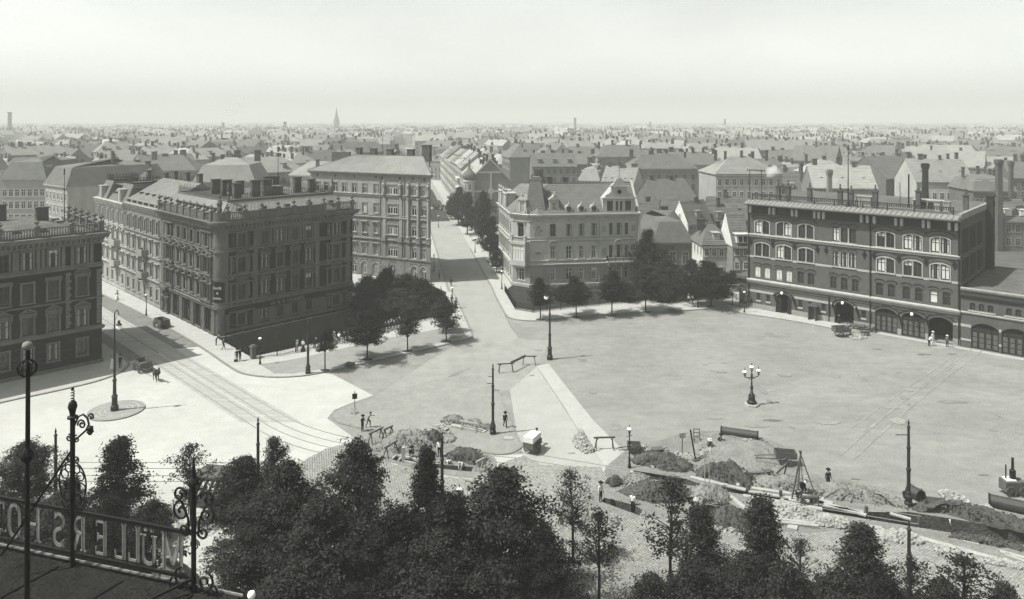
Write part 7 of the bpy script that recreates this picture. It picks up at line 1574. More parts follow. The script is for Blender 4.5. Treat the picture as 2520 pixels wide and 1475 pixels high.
T = thing('post_box', 'small dark post box on the station wall by the porch', 'post box', FA + FD * .5 + FN * .3 + Vector((0, 0, 1.0)), atan2(FD.y, FD.x)); b = MB(); b.box((0, 0, .35), (.6, .35, .7)); b.build('body', m_ironG, T); b = MB(); b.box((0, 0, .75), (.7, .45, .1), 0, .7); b.build('lid', m_ironG, T)
T = thing('water_pump', 'cast iron street pump on the pavement near the spreading tree', 'pump', G(1718, 757, .12)); b = MB(); b.lathe([(.22, 0), (.16, .2), (.12, .8), (.17, .9), (.05, 1.2)], 8); b.build('body', m_ironG, T); b = MB(); b.tube([(0, 0, .7), (.25, 0, .7), (.3, 0, .55)], .05, 5); b.build('spout', m_ironG, T); b = MB(); b.bar((0, 0, .95), (-.35, 0, .5), .04); b.build('handle', m_ironG, T)
# kiosk with a striped awning among the trees
T = thing('kiosk', 'dark market kiosk with striped awning half hidden by the round tree', 'kiosk', G(525, 1252), R(-8)); b = MB(); b.box((0, .9, 1.25), (3.2, 2.0, 2.5)); b.build('body', m_woodD, T); b = MB(); b.box((0, .9, 2.62), (3.5, 2.3, .2)); b.build('roof', m_felt, T)
for k in range(12): b = MB(); x = -1.6 + k * 3.2 / 12; b.add([(x, -.12, 2.45), (x + .267, -.12, 2.45), (x + .267, -1.2, 1.75), (x, -1.2, 1.75), (x, -1.2, 1.55), (x + .267, -1.2, 1.55), (x, -.12, 2.41), (x + .267, -.12, 2.41)], [(0, 3, 2, 1), (3, 4, 5, 2), (0, 1, 7, 6)]); b.build('awning_stripe', m_blind if k % 2 else m_dark, T)
for s_ in (-1, 1): b = MB(); b.bar((s_ * 1.55, -1.15, 0), (s_ * 1.55, -1.15, 1.7), .06); b.build('awning_post', m_iron, T)
# ------------------------------------------------------------------ people
m_skin = mat('skin', .26, .7, .1, 3, .05, 9); m_cDark = mat('dark cloth', .018, .9, .2, 4, .15, 20); m_cGrey = mat('grey cloth', .10, .9, .2, 4, .15, 20); m_cWhite = mat('white shirt linen', .55, .9, .1, 4, .1, 20); m_hat = mat('black felt hat', .015, .9, .2, 4, .1, 20); m_straw = mat('straw hat', .42, .9, .15, 4, .15, 20); m_shoe = mat('boots', .015, .7, .2, 4, .1, 20)
PM = {}
def body_mesh(pose, skirt, shirt, legs):
    k = (pose, skirt, shirt.name, legs.name)
    if k in PM: return PM[k]
    V = lambda *a: Vector(a); gv, gf, gt, hands, nk, hd = POSE_GEO[pose]
    b = MB(); b.v = list(gv); b.f = list(gf); b.m = list(gt)
    for hp, hd_, s in hands:                             # five separate fingers, slightly curled
        side = hd_.cross(V(0, 1, 0)).normalized() if abs(hd_.y) < .9 else V(1, 0, 0); b.cm = 2
        for f in range(4):
            r0 = hp + side * (f - 1.5) * .02; L = (.06, .075, .07, .052)[f]; b.tube([r0 - hd_ * .01, r0 + hd_ * L * .6, r0 + hd_ * L + V(0, -.015, 0)], [.011, .010, .006], 5)
        r0 = hp - hd_ * .03 + side * .035 * s; b.tube([r0, r0 + side * .025 * s + hd_ * .03, r0 + side * .025 * s + hd_ * .055 + V(0, -.012, 0)], [.012, .011, .007], 5)
    b.cm = 2; f = hd + (hd - nk) * .25; b.box(f + V(0, -.115, -.0), (.03, .04, .05), 0, .6)
    for s in (-1, 1): b.box(f + V(s * .098, .01, .0), (.02, .04, .06))
    b.cm = 3
    for s in (-1, 1): b.box(f + V(s * .035, -.105, .03), (.025, .012, .014))
    b.box(f + V(0, -.098, -.045), (.045, .012, .01))
    if skirt: b.cm = 1; b.lathe([(.36, .02), (.3, .3), (.22, .65), (.15, .98)], 12, (0, .02, 0))
    e = b.mesh('body', [shirt, legs, m_skin, m_hat, m_shoe]); e.polygons.foreach_set('use_smooth', [True] * len(e.polygons)); PM[k] = e; return e
HATS = {}
def person(label, foot, face, pose='stand', shirt=None, legs=None, hat='felt', skirt=False, z=0.0, s=1.0, group=None):
    """face: direction looked at, degrees clockwise-free: 0 looks towards the camera, 90 to the right, 180 away"""
    shirt, legs = shirt or m_cDark, legs or m_cDark
    p = G(foot[0], foot[1], z) if len(foot) == 2 else Vector(foot); T = thing('person', label, 'person', p, R(face), group); T.scale = (s, s, s)
    put('body', body_mesh(pose, skirt, shirt, legs), T)
    if hat:
        q = POSES[pose]; hd, nk = Vector(q['hd']), Vector(q['nk']); t = hd + (hd - nk) * .62
        if hat not in HATS:
            b = MB(); b.lathe([(.22, .0), (.22, .02), (.12, .03), (.115, .11), (.09, .14)], 12) if hat in ('felt', 'straw') else b.lathe([(.115, .0), (.125, .05), (.08, .09)], 10)
            HATS[hat] = b.mesh('hat', m_straw if hat == 'straw' else m_hat)
        ax = (hd - nk).normalized(); o = put('hat', HATS[hat], T, t); o.rotation_euler = Vector((0, 0, 1)).rotation_difference(ax).to_euler()
    return T
W_, K_, Gy = m_cWhite, m_cDark, m_cGrey
person('man in dark suit holding a bag beside the railing pillar', (583, 890), 40, 'stand', K_, K_, 'felt', z=.12)
person('man in dark suit talking to the man with the bag', (591, 888), -120, 'fold', K_, K_, 'felt', z=.12)
b = MB(); b.box((0, 0, .17), (.42, .16, .3)); bt = thing('travel_bag', 'small dark bag on the pavement by the two talking men', 'bag', G(580, 891, .12), .3); b.build('body', m_shoe, bt); b = MB(); b.tube([(-.1, 0, .32), (-.08, 0, .42), (.08, 0, .42), (.1, 0, .32)], .015, 5); b.build('handle', m_shoe, bt)
person('dark figure leaning on the railing near the shop corner', (534, 850), 130, 'lean', K_, K_, 'cap', z=.12)
person('dark figure walking along the railing behind the two talking men', (550, 861), 140, 'walk', K_, K_, 'felt', z=.12)
person('man in light jacket watching at the river railing', (731, 868), 190, 'lean', Gy, Gy, 'straw', z=.12); person('woman with white blouse and black skirt at the river railing', (746, 865), 165, 'stand', W_, K_, None, True, z=.12)
for x, y, sh, lg, h, sk, l in ((776, 858, K_, K_, 'felt', 0, 'dark dressed man at the railing right of the woman in white blouse'), (812, 850, Gy, K_, 'cap', 0, 'grey jacketed man leaning on the river railing behind the young tree'), (822, 847, W_, W_, 'straw', 1, 'woman all in white at the river railing'), (834, 845, W_, Gy, None, 0, 'man in white shirt sleeves leaning at the railing'), (846, 842, K_, K_, 'felt', 0, 'man in black beside the white shirt sleeves'), (855, 840, W_, K_, None, 0, 'worker in white shirt at the railing by the largest promenade tree'), (866, 837, K_, Gy, 'cap', 0, 'man in cap at the railing behind the largest promenade tree')): person(l, (x, y), 170 + (x * 7 % 30), 'lean' if not sk else 'stand', sh, lg, h, bool(sk), z=.12, group='onlookers at the river railing')
for i, (x, y) in enumerate(((948, 817), (956, 815), (963, 813), (970, 812), (977, 810), (985, 808))): person(('%s onlooker %s of the group by the slender tree' % (('dark clothed', 'grey clothed')[i % 2], ('at the left end', 'second from left', 'third from left', 'third from right', 'second from right', 'at the right end')[i])), (x, y), 175 + i * 6, 'lean', (K_, Gy)[i % 2], K_, ('felt', 'cap', 'straw')[i % 3], z=.12, group='onlookers by the slender promenade tree')
person('woman in long black dress by the street railing', (1122, 759), 30, 'stand', K_, K_, 'felt', True, z=.12); person('woman in white dress beside the woman in black', (1116, 757), -40, 'stand', W_, W_, None, True, z=.12); person('man in dark coat behind the two women at the railing', (1112, 750), 20, 'stand', K_, K_, 'felt', z=.12)
person('man in dark clothes crossing the shaded street', (1110, 704), 0, 'walk', K_, K_, 'felt'); person('figure walking on the left pavement of the shaded street', (1081, 688), 170, 'walk', Gy, K_, 'felt', z=.12)
for i in range(14):
    x = 1066 + i * 2.6; person('tiny member of the crowd across the far street', (x, 514 + (i * 5 % 7)), 20 * (i % 5) - 40, 'stand', (K_, Gy, K_, W_)[i % 4], K_, 'felt', i % 5 == 3, group='crowd far up the receding street')
person('man in white shirt standing by the pump near the railing', (1695, 748), 150, 'stand', W_, K_, 'straw', z=.12); person('second man in white shirt near the pump, right of the first', (1704, 747), -60, 'stand', W_, K_, None, z=.12)
person('man in white hat and shirt unloading the cart at the station', (2092, 823), -70, 'bend', W_, Gy, 'straw'); person('fireman standing in the dark open doorway', FA + FD * 15.6 + FN * .3, 30, 'stand', K_, K_, 'cap')
person('man in white shirt bending, left of the three at the open engine door', (2288, 853), 110, 'lean', W_, K_, None); person('man in white shirt and white hat nearest the open engine door', (2296, 845), 20, 'stand', W_, W_, 'straw'); person('man in dark vest and white cap, right of the three at the engine door', (2331, 855), -30, 'stand', Gy, K_, 'straw')
person('dark clothed man walking on the square beside the island pole', (1243, 1053), 15, 'walk', K_, K_, 'felt'); person('man pushing the covered handcart across the square', (1324, 1098), 205, 'push', Gy, K_, 'felt')
person('man with folded arms in dark suit on the island tip', (892, 1062), 60, 'fold', K_, K_, 'felt'); person('man stooping and pointing beside the folded-arms man', (907, 1052), 80, 'point', Gy, Gy, 'cap', z=.07)
person('crouching worker in black beside the timbered pit', (1012, 1124), 20, 'crouch', K_, K_, 'felt'); person('worker in dark vest with white sleeves by the earth heap', (1081, 1125), -20, 'stand', W_, K_, 'felt')
person('digger in white shirt standing in the left trench', (1101, 1159), 40, 'bend', W_, K_, None, z=-.75); person('second digger in white shirt in the left trench', (1138, 1164), -30, 'bend', W_, W_, None, z=-.75)
person('worker in white shirt and vest at the edge of the small trench', P3(1088, 915), 40, 'stand', W_, K_, 'felt'); person('worker with white shirt in the small trench near the path', P4(236, 850), 150, 'stand', W_, K_, None, z=-.6)
person('worker steadying the tripod in shirt sleeves', P4(1468, 728), 60, 'point', W_, K_, 'straw'); person('dark man stooping inside the tripod', P4(1438, 782), -40, 'bend', K_, K_, 'cap')
person('lone man in dark suit standing on the bank watching the trench', P5(286, 676), 10, 'stand', K_, K_, 'felt'); person('worker sitting low on the pale mound by the stones', P4(792, 395), -20, 'crouch', Gy, K_, 'straw'); person('dark worker bent over on the pale mound', P4(856, 360), 50, 'crouch', K_, K_, 'felt')
person('digger with white cap deep in the head of the long trench', P4(352, 590), 30, 'bend', Gy, K_, 'straw', z=-1.0); person('digger with raised arms in the long trench', P4(552, 625), 0, 'stand', W_, K_, None, z=-1.1); person('digger in white cap by the trench timbers', P4(1005, 720), -30, 'bend', W_, K_, 'straw', z=-1.0); person('digger in white shirt bending in the wide trench at the right', P5(1130, 985), 60, 'bend', W_, W_, None, z=-1.2)
person('man in dark coat behind the airy tree', P4(662, 930), 20, 'stand', K_, K_, 'felt'); person('man with straw hat behind the airy tree', P4(690, 905), -50, 'stand', Gy, K_, 'straw')
person('woman walking alone up the tram street pavement', (288, 739), 160, 'walk', Gy, W_, 'felt', True, z=.12); person('dark figure at the rounded pavement corner', (296, 905), 60, 'stand', K_, K_, 'felt', z=.12); person('woman in pale dress at the rounded pavement corner', (276, 910), -30, 'stand', W_, W_, None, True, z=.12)
# ------------------------------------------------------------------ carts and the horse
def wheel(par, c, r, wdt=.07, n=10, rz=0):
    T = MB()
    for k in range(16): a, a2 = 2 * pi * k / 16, 2 * pi * (k + 1) / 16; T.bar((r * cos(a), 0, r * sin(a)), (r * cos(a2), 0, r * sin(a2)), wdt, .07)
    o = T.build('wheel', m_woodD, par, c, rz); s = MB()
    for k in range(n): a = 2 * pi * k / n; s.bar((0, 0, 0), (r * cos(a), 0, r * sin(a)), .04)
    s.tube([(0, -.08, 0), (0, .08, 0)], .08, 8); s.build('spokes', m_woodD, o); return o
def cart(label, p, rz, L=2.2, Wd=1.1, h=.5, z=.55, r=.5, shafts=1.4, wheels=2, mt=None, name='cart', planks=3):
    T = thing(name, label, 'cart', p, rz); mt = mt or m_woodD
    b = MB(); b.box((0, 0, z), (L, Wd, .08)); b.build('floor', mt, T)
    for s in (-1, 1):
        for k in range(planks): b = MB(); b.bar((-L / 2, s * Wd / 2, z + .04 + (k + .5) * h / planks), (L / 2, s * (Wd / 2 + .06), z + .04 + (k + .5) * h / planks), .04, h / planks - .02); b.build('side_plank', mt, T)
        b = MB(); b.box((s * L / 2, 0, z + h / 2), (.05, Wd, h)); b.build('end_board', mt, T)
        if shafts: b = MB(); b.bar((L / 2 - .3, s * Wd * .4, z - .05), (L / 2 + shafts, s * Wd * .32, z + .05 - .25 * (wheels == 2)), .07); b.build('shaft', mt, T)
        for x in ((0,) if wheels == 2 else (-L * .33, L * .33)): wheel(T, (x, s * (Wd / 2 + .14), r), r)
    for x in ((0,) if wheels == 2 else (-L * .33, L * .33)): b = MB(); b.bar((x, -Wd / 2 - .1, r), (x, Wd / 2 + .1, r), .08); b.build('axle', mt, T)
    return T
cart('parked four wheeled cart with high sides at the tram street kerb', G(398, 806), R(-42), 2.7, 1.3, .7, .7, .5, .0, 4)
cart('open box wagon drawn by the horse towards the square', G(352, 912), R(-45), 2.6, 1.3, .6, .75, .52, 1.7, 4)
cart('two wheeled handcart with open box on the pale mound edge', P4(1335, 505) and G(*P4(1335, 505)), R(172), 1.9, 1.0, .5, .75, .45, 1.9, 2)
cart('low loaded handcart by the first stone heap', G(*P4(245, 420)), R(175), 1.3, .9, .4, .5, .4, .9, 2)
T = cart('covered handcart with white canvas pushed across the square', G(1310, 1112), R(62), 1.8, 1.1, .5, .65, .5, .6, 2); b = MB(); b.prism([(-.9, -.52), (.9, -.52), (.9, .52), (-.9, .52)], 1.2, 1.75); b.build('canvas', m_cWhite, T)
cart('tipped dark cart heaped with stones before the station door', G(2068, 828), R(8), 2.2, 1.2, .7, .8, .6, 1.0, 2); 
def barrow(label, p, rz):
    T = thing('wheelbarrow', label, 'wheelbarrow', p, rz); b = MB(); b.box((0, 0, .55), (.9, .6, .3), 0, 1.25); b.build('tray', m_woodD, T)
    for s in (-1, 1): b = MB(); b.bar((.7, s * .12, .28), (-1.1, s * .3, .55), .06); b.build('handle', m_woodD, T); b = MB(); b.bar((-.3, s * .26, .45), (-.4, s * .28, 0), .05); b.build('leg', m_woodD, T)
    wheel(T, (.72, 0, .28), .28, .05, 6)
barrow('wheelbarrow tipped among the stones by the gas lamp', G(*P4(415, 440)), R(190)); barrow('small barrow lying at the promenade kerb under the tree', G(862, 906), R(160)); barrow('wheelbarrow beside the flower bed at the station', G(2128, 826), R(20)); barrow('wheelbarrow with brushwood on the villa kerb', G(1668, 771, .12), R(5))
# heap of brushwood on the kerb
T = thing('brushwood_heap', 'tangled heap of cut branches at the kerb near the pump', 'heap', G(1655, 768, .12)); b = MB(); rr = random.Random(4)
for k in range(70): a = rr.uniform(0, 6.3); p = Vector((rr.gauss(0, .5), rr.gauss(0, .35), .1 + rr.random() * .45)); b.bar(p - Vector((cos(a), sin(a), .1)) * .45, p + Vector((cos(a), sin(a), .2)) * .45, .035)
o = b.build('branches', m_woodD, T); o['kind'] = 'stuff'
# the cart horse: one continuous skin
def horse(label, p, rz):
    T = thing('horse', label, 'horse', p, rz); e = HORSE; e.name = 'body'; e.materials.clear(); e.materials.append(mat('horse coat', .045, .6, .2, 2, .1, 9)); e.polygons.foreach_set('use_smooth', [True] * len(e.polygons)); put('body', e, T)
    b = MB(); b.lathe([(.36, -.06), (.36, .06)], 12); hm2 = b.mesh('collar', m_shoe); q = put('collar', hm2, T, (.52, 0, 1.22)); q.rotation_euler = (0, R(60), 0)
    b = MB(); b.tube([(.6, 0, 1.58), (.8, 0, 1.78), (1.0, 0, 1.9)], [.05, .06, .03], 5); b.build('mane', m_shoe, T)
horse('dark cart horse walking out of the tram street', G(384, 938), R(-45))
# ------------------------------------------------------------------ the road works: heaps, stones, timber, pipes, tripod
def mound(label, pts, h, m, f=None, seed=0, name='earth_heap', cat='earth heap', rough=.6, kind=None, z0=0.0):
    """heap of loose earth over an outline, highest along its middle, broken by clods"""
    pl = smooth(gl(pts + pts[:1], 0, f), 8)[:-1]; c = sum(pl, Vector()) / len(pl); T = thing(name, label, cat, c) if label else None; n = len(pl); R_ = 14; b = MB(); pl = [p + Vector((noise.noise(p * 1.4), noise.noise(p * 1.4 + Vector((7, 7, 7))), 0)) * .35 for p in pl]
    for r in range(R_ + 1):
        t = r / R_
        for i, p in enumerate(pl):
            q = c.lerp(p, t); e = h * (1 - t ** 1.7) ** .9; k = noise.noise(Vector((q.x * .9 + seed, q.y * .9, 1))) * .6 + noise.noise(Vector((q.x * 3 + seed, q.y * 3, 4))) * .3 + noise.noise(Vector((q.x * 8, q.y * 8, seed))) * .12
            b.v.append((q.x - c.x, q.y - c.y, z0 + max(-.02, e * (1 + k * rough * 1.5) + k * rough * .25 * (1 - t)) if r < R_ else -.03))
    for r in range(R_):
        for i in range(n): a = r * n + i; d = r * n + (i + 1) % n; b.f.append((a, d, d + n, a + n)); b.m.append(0)
    o = b.build('heap', m, T)
    # clods
    rr = random.Random(seed); k = MB()
    for i in range(240):
        p = c.lerp(rr.choice(pl), rr.random() ** .5 * 1.12) - c; s = rr.uniform(.04, .17); k.box((p.x, p.y, h * (1 - ((p.length) / max(.1, max((q - c).length for q in pl))) ** 1.7) * .8 + .03 + z0), (s, s * rr.uniform(.6, 1.3), s * .8), rr.uniform(0, 3), .7)
    q = k.build('clods', m, T); q['kind'] = 'stuff'
    return T
mound('grey earth heap spread behind the sawhorses at the left works', [(300, 830), (330, 700), (520, 600), (700, 545), (900, 520), (1180, 505), (1330, 560), (1420, 640), (1380, 740), (1200, 760), (1080, 830), (900, 850), (700, 860)], 1.0, m_dirtL, P7, 1)
mound('dark crest of earth beside the piled setts', [(1150, 600), (1230, 540), (1380, 545), (1470, 620), (1480, 720), (1390, 740), (1240, 690)], 1.15, m_dirtD, P7, 2)
mound('dark oblong earth heap right of the trench pole', [(1500, 900), (1700, 880), (1900, 860), (2150, 880), (2300, 960), (2240, 1070), (2050, 1080), (1850, 1030), (1600, 960)], .95, m_dirtD, P7, 3)
for k, (l, pts, h) in enumerate((('largest sand heap behind the planks on the island', [(1490, 320), (1560, 240), (1690, 220), (1820, 270), (1900, 340), (1800, 375), (1600, 375)], .65), ('middle sand heap on the island', [(1900, 350), (1960, 300), (2080, 295), (2170, 350), (2180, 410), (2050, 410)], .55), ('small sand heap touching the island pole', [(2170, 410), (2250, 370), (2340, 400), (2340, 460), (2200, 450)], .4))): mound(l, pts, h, m_dirtL, P7, 5 + k, 'sand_heap', 'sand heap', .2, z0=.05)
mound('long dark bank of earth from the gas lamp along the trench', [(225, 450), (330, 445), (470, 475), (600, 495), (690, 525), (640, 560), (500, 560), (380, 530), (240, 500)], 1.0, m_dirtD, P4, 11)
mound('highest dark bank of earth midway along the trench', [(690, 560), (800, 535), (940, 540), (1040, 580), (1110, 620), (1090, 672), (960, 655), (820, 620), (720, 600)], 1.35, m_dirtD, P4, 12)
mound('broken earth ridge behind the tripod', [(1100, 600), (1200, 595), (1350, 620), (1500, 650), (1640, 680), (1640, 740), (1450, 720), (1300, 700), (1150, 670)], .7, m_dirtL, P4, 13)
mound('rough clay ridge left of the embedded pole', [(130, 655), (300, 665), (450, 700), (620, 735), (800, 770), (880, 830), (700, 800), (540, 790), (380, 770), (200, 730)], .9, m_dirtL, P5, 14)
mound('tall dark spoil bank right of the embedded pole', [(880, 790), (1100, 820), (1300, 850), (1500, 890), (1760, 930), (1760, 1000), (1500, 965), (1280, 905), (1050, 850), (900, 848)], 1.0, m_dirtD, P5, 15)
mound('low lip of clay on the near side of the wide trench', [(1180, 1010), (1400, 1040), (1690, 1095), (1690, 1130), (1400, 1085), (1200, 1040)], .35, m_dirtD, P5, 16)
mound('small dark heap at the head of the works by the path', [(55, 640), (90, 612), (150, 618), (165, 650), (120, 668), (70, 665)], .6, m_dirtD, P4, 17)
mound('pale heap left of the airy tree', [(150, 620), (230, 590), (330, 600), (380, 650), (300, 680), (180, 665)], .8, m_dirtL, P4, 18)
mound('broad two-toned heap behind the airy tree', [(130, 700), (260, 680), (420, 660), (600, 670), (670, 730), (640, 780), (480, 790), (330, 780), (200, 740)], 1.2, m_dirtD, P4, 19)
mound('broad pale heap right of the airy tree', [(640, 690), (780, 680), (900, 710), (960, 770), (850, 785), (740, 790), (640, 770)], 1.0, m_dirtL, P4, 20)
mound('dark rounded heap under the conical tree', [(740, 900), (820, 850), (950, 835), (1060, 870), (1120, 930), (1040, 990), (900, 985), (780, 950)], 1.1, m_dirtD, P4, 21)
mound('wide flat mound of pale earth below the long pipe', [(700, 300), (860, 285), (1050, 310), (1210, 350), (1280, 420), (1300, 500), (1120, 560), (900, 530), (760, 480), (680, 400)], .55, m_dirtL, P4, 22, rough=.15)
# stones
STN = []
rs = random.Random(8)
for k in range(5):
    b = MB(); b.box((0, 0, 0), (1, rs.uniform(.7, .95), rs.uniform(.6, .9)), 0, rs.uniform(.7, .95)); b.v = [tuple(c + rs.uniform(-.1, .1) for c in v) for v in b.v]; STN.append(b.mesh('stone', m_sett if k < 2 else m_rubble))
def stones(label, pts, f, h, n, size, seed, sett=False, name='stone_heap', flat=.0, cat='stone heap'):
    """heap of single stones, each a part; the heap rises towards its middle"""
    pl = gl(pts, 0, f); c = sum(pl, Vector()) / len(pl); T = thing(name, label, cat, c); rr = random.Random(seed); k = 0
    for i in range(n):
        t = sqrt(rr.random()); e = rr.random(); j = rr.randrange(len(pl)); p = c.lerp(pl[j].lerp(pl[(j + 1) % len(pl)], e), t); s = size * rr.uniform(.75, 1.25)
        o = put('stone', STN[rr.randrange(2) if sett else 2 + rr.randrange(3)], T, (p.x - c.x, p.y - c.y, s * .3 + (h * (1 - t ** 1.4) * rr.uniform(.55, 1.0) if h else 0)), 0, (s, s, s)); o.rotation_euler = (rr.uniform(-.5, .5), rr.uniform(-.5, .5), rr.uniform(0, 6.28))
stones('tall pile of granite setts at the end of the island', [(1240, 480), (1330, 425), (1450, 425), (1600, 500), (1720, 600), (1700, 680), (1600, 700), (1480, 600), (1330, 540)], P7, 1.05, 260, .3, 1, True)
stones('long pile of granite setts on the pale crossing edge', [(960, 510), (980, 520), (1010, 580), (1050, 630), (1000, 640), (950, 605), (930, 560)], P3, .95, 220, .3, 2, True)
stones('scattered stones beside the low handcart', [(245, 360), (330, 370), (350, 420), (300, 430), (250, 400)], P4, .25, 70, .26, 3)
stones('stone bed at the foot of the notice board', [(540, 430), (640, 430), (700, 460), (690, 478), (600, 465), (550, 455)], P4, .2, 80, .25, 4)
stones('loose stones on the pale mound by the crouching men', [(720, 420), (790, 390), (835, 410), (820, 440), (750, 445), (700, 475)], P4, .25, 90, .26, 5)
stones('flat scatter of stones on the mound below the long pipe', [(1000, 340), (1080, 335), (1145, 360), (1120, 398), (1040, 395), (1005, 370)], P4, .45, 80, .24, 6)
stones('great heap of rubble behind the conical tree', [(1210, 820), (1300, 780), (1380, 800), (1480, 850), (1620, 890), (1640, 940), (1500, 930), (1400, 920), (1290, 900), (1220, 860)], P4, .7, 290, .34, 7)
stones('line of rubble stones past the plank stack', [(60, 870), (200, 880), (400, 920), (500, 950), (470, 975), (300, 960), (120, 930)], P5, .45, 240, .34, 8)
stones('rubble heap around the lower pole at the right', [(620, 1005), (760, 1000), (900, 1020), (980, 1080), (900, 1090), (760, 1070), (660, 1050)], P5, .5, 220, .36, 9)
stones('rubble strewn along the long squared beam', [(1060, 1110), (1180, 1120), (1290, 1160), (1290, 1195), (1180, 1170), (1080, 1140)], P5, .25, 130, .34, 10)
stones('stones set in a row at the right edge', [(1400, 1200), (1560, 1215), (1690, 1245), (1690, 1262), (1540, 1240), (1410, 1222)], P5, .15, 120, .32, 11)
stones('stone heap behind the short pipes', [(1070, 715), (1160, 710), (1240, 745), (1300, 790), (1230, 795), (1140, 770)], P5, .5, 170, .32, 12)
stones('small stone heap under the iron rails at the right', [(1330, 830), (1430, 815), (1500, 850), (1440, 870), (1350, 860)], P5, .3, 90, .32, 13)
stones('white stones tipped before the station cart', [(2086, 826), (2106, 824), (2136, 832), (2120, 838), (2096, 837)], None, .15, 110, .26, 14)
stones('pale loose cobbles beside the small trench', [(700, 965), (790, 950), (900, 975), (1000, 960), (1060, 990), (900, 1000), (760, 990)], P4, .05, 60, .26, 15)
# flower bed by the station wall
T = thing('flower_bed', 'low planted bed against the station wall beside the cart', 'plant bed', FA + FD * 18.9 + FN * 1.0, atan2(FD.y, FD.x)); b = MB(); rr = random.Random(2)
for k in range(420): p = Vector((rr.uniform(-1.9, 2.6), rr.uniform(-.6, .6), rr.uniform(.05, .75))); s = rr.uniform(.06, .14); b.add([p + Vector((-s, 0, 0)), p + Vector((0, -s, s * .4)), p + Vector((s, 0, .02)), p + Vector((0, s, s * .5))], [(0, 1, 2, 3)])
o = b.build('plants', m_leafL, T); o['kind'] = 'stuff'
# timber
def plank(label, a, c, w=.3, h=.12, z0=.08, z1=.08, m=None, name='plank', cat='plank'):
    A, C = G(a[0], a[1], z0), G(c[0], c[1], z1); T = thing(name, label, cat, A); b = MB(); b.bar(Vector(), C - A, w, h); b.build('board', m or m_wood, T)
pl = lambda f, *q: f(*q)
for l, f, a, c, w in (('long pale plank laid across the head of the trench', P4, (650, 597), (1050, 690), .4), ('upper waling plank over the trench before the tripod', P4, (1090, 675), (1610, 752), .4), ('middle waling plank over the trench under the tripod', P4, (1070, 700), (1610, 785), .35), ('lower waling plank on the near trench edge', P4, (1030, 730), (1600, 828), .45), ('slanting plank beside the upright timbers', P4, (880, 690), (1048, 825), .4), ('wide plank leaning down over the rubble heap', P4, (1425, 795), (1382, 972), .75), ('plank laid along the trench right of the tripod', P5, (20, 720), (560, 872), .4), ('second plank along the trench right of the tripod', P5, (0, 760), (540, 850), .3), ('short pale board on the clay ridge', P5, (120, 745), (320, 785), .45), ('board bridging the trench at the embedded pole', P5, (730, 858), (880, 900), .3), ('long squared beam lying by the rubble on the right', P5, (910, 1025), (1530, 1198), .5), ('top board of the rails stack at the right edge', P5, (1350, 842), (1695, 935), .35), ('second board of the rails stack at the right edge', P5, (1370, 838), (1700, 915), .25), ('plank by the sett edge at the far right', P5, (1520, 1130), (1700, 1180), .35), ('second plank by the sett edge at the far right', P5, (1560, 1150), (1700, 1205), .3), ('short beam stub lying left of the lower pole', P5, (580, 952), (675, 965), .4), ('thin stake lying on the near trench bank', P5, (1255, 1058), (1375, 1084), .12), ('board stuck in the bank beside the embedded pole', P5, (780, 760), (820, 808), .35), ('thin board tossed on the clay ridge', P5, (330, 720), (450, 705), .3)):
    plank(l, f(*a), f(*c), w)
T = thing('plank_stack', 'stack of pale planks in front of the rubble heap', 'plank stack', G(*P4(1250, 930)))
for k in range(6):
    b = MB(); d = G(*P4(1590, 965)) - G(*P4(1250, 930)); o_ = Vector((-d.y, d.x, 0)).normalized(); b.bar(o_ * (k % 3) * .36 + Vector((rs.uniform(-.2, .4), 0, .08 + .12 * (k // 3))), d + o_ * (k % 3) * .36 + Vector((rs.uniform(-.5, .2), 0, .08 + .12 * (k // 3))), .3, .1); b.build('plank', m_wood, T)
T = thing('plank_stack', 'thin stack of boards lying behind the trestle on the island', 'plank stack', G(*P7(1660, 375), .07))
for k in range(4): b = MB(); d = G(*P7(2280, 480), .07) - G(*P7(1660, 375), .07); b.bar(Vector((0, -.3 * (k % 2), .06 + .1 * (k // 2))), d * (.98 - .04 * k) + Vector((0, -.3 * (k % 2), .06 + .1 * (k // 2))), .26, .09); b.build('plank', m_wood, T)
def trestle(label, a, c, h=1.0, m=None, name='trestle'):
    A, C = Vector(a), Vector(c); T = thing(name, label, 'trestle', A); d = C - A; n = Vector((-d.y, d.x, 0)).normalized(); b = MB(); b.bar(Vector((0, 0, h)) - d * .12, d * 1.12 + Vector((0, 0, h)), .14, .14); b.build('beam', m or m_woodD, T)
    for t in (.06, .94):
        for s in (-1, 1): b = MB(); b.bar(d * t + Vector((0, 0, h - .04)), d * (t + (-.07 if t < .5 else .07)) + n * s * .35, .08); b.build('leg', m or m_woodD, T)
        b = MB(); b.bar(d * t + Vector((0, 0, h * .75)), d * (t + (.12 if t < .5 else -.12)) + Vector((0, 0, h)), .06); b.build('brace', m or m_woodD, T)
trestle('sawhorse at the left end of the grey earth heap', G(*P7(240, 700)), G(*P7(440, 600)), 1.1); trestle('sawhorse behind the first one at the earth heap', G(*P7(490, 630)), G(*P7(620, 565)), 1.1); trestle('sawhorse standing over the timbered pit', G(*P7(515, 950)), G(*P7(690, 840)), 1.1); trestle('trestle on the island boards beside the pole', G(*P7(1840, 430), .07), G(*P7(2090, 480), .07), .85, m_wood); trestle('sawhorse at the right end of the left trench', G(*P7(2110, 1190)), G(*P7(2230, 1130)), 1.0, m_wood); trestle('wide trestle barrier on the pale crossing', G(*P3(1060, 615)), G(*P3(1160, 612)), 1.2)
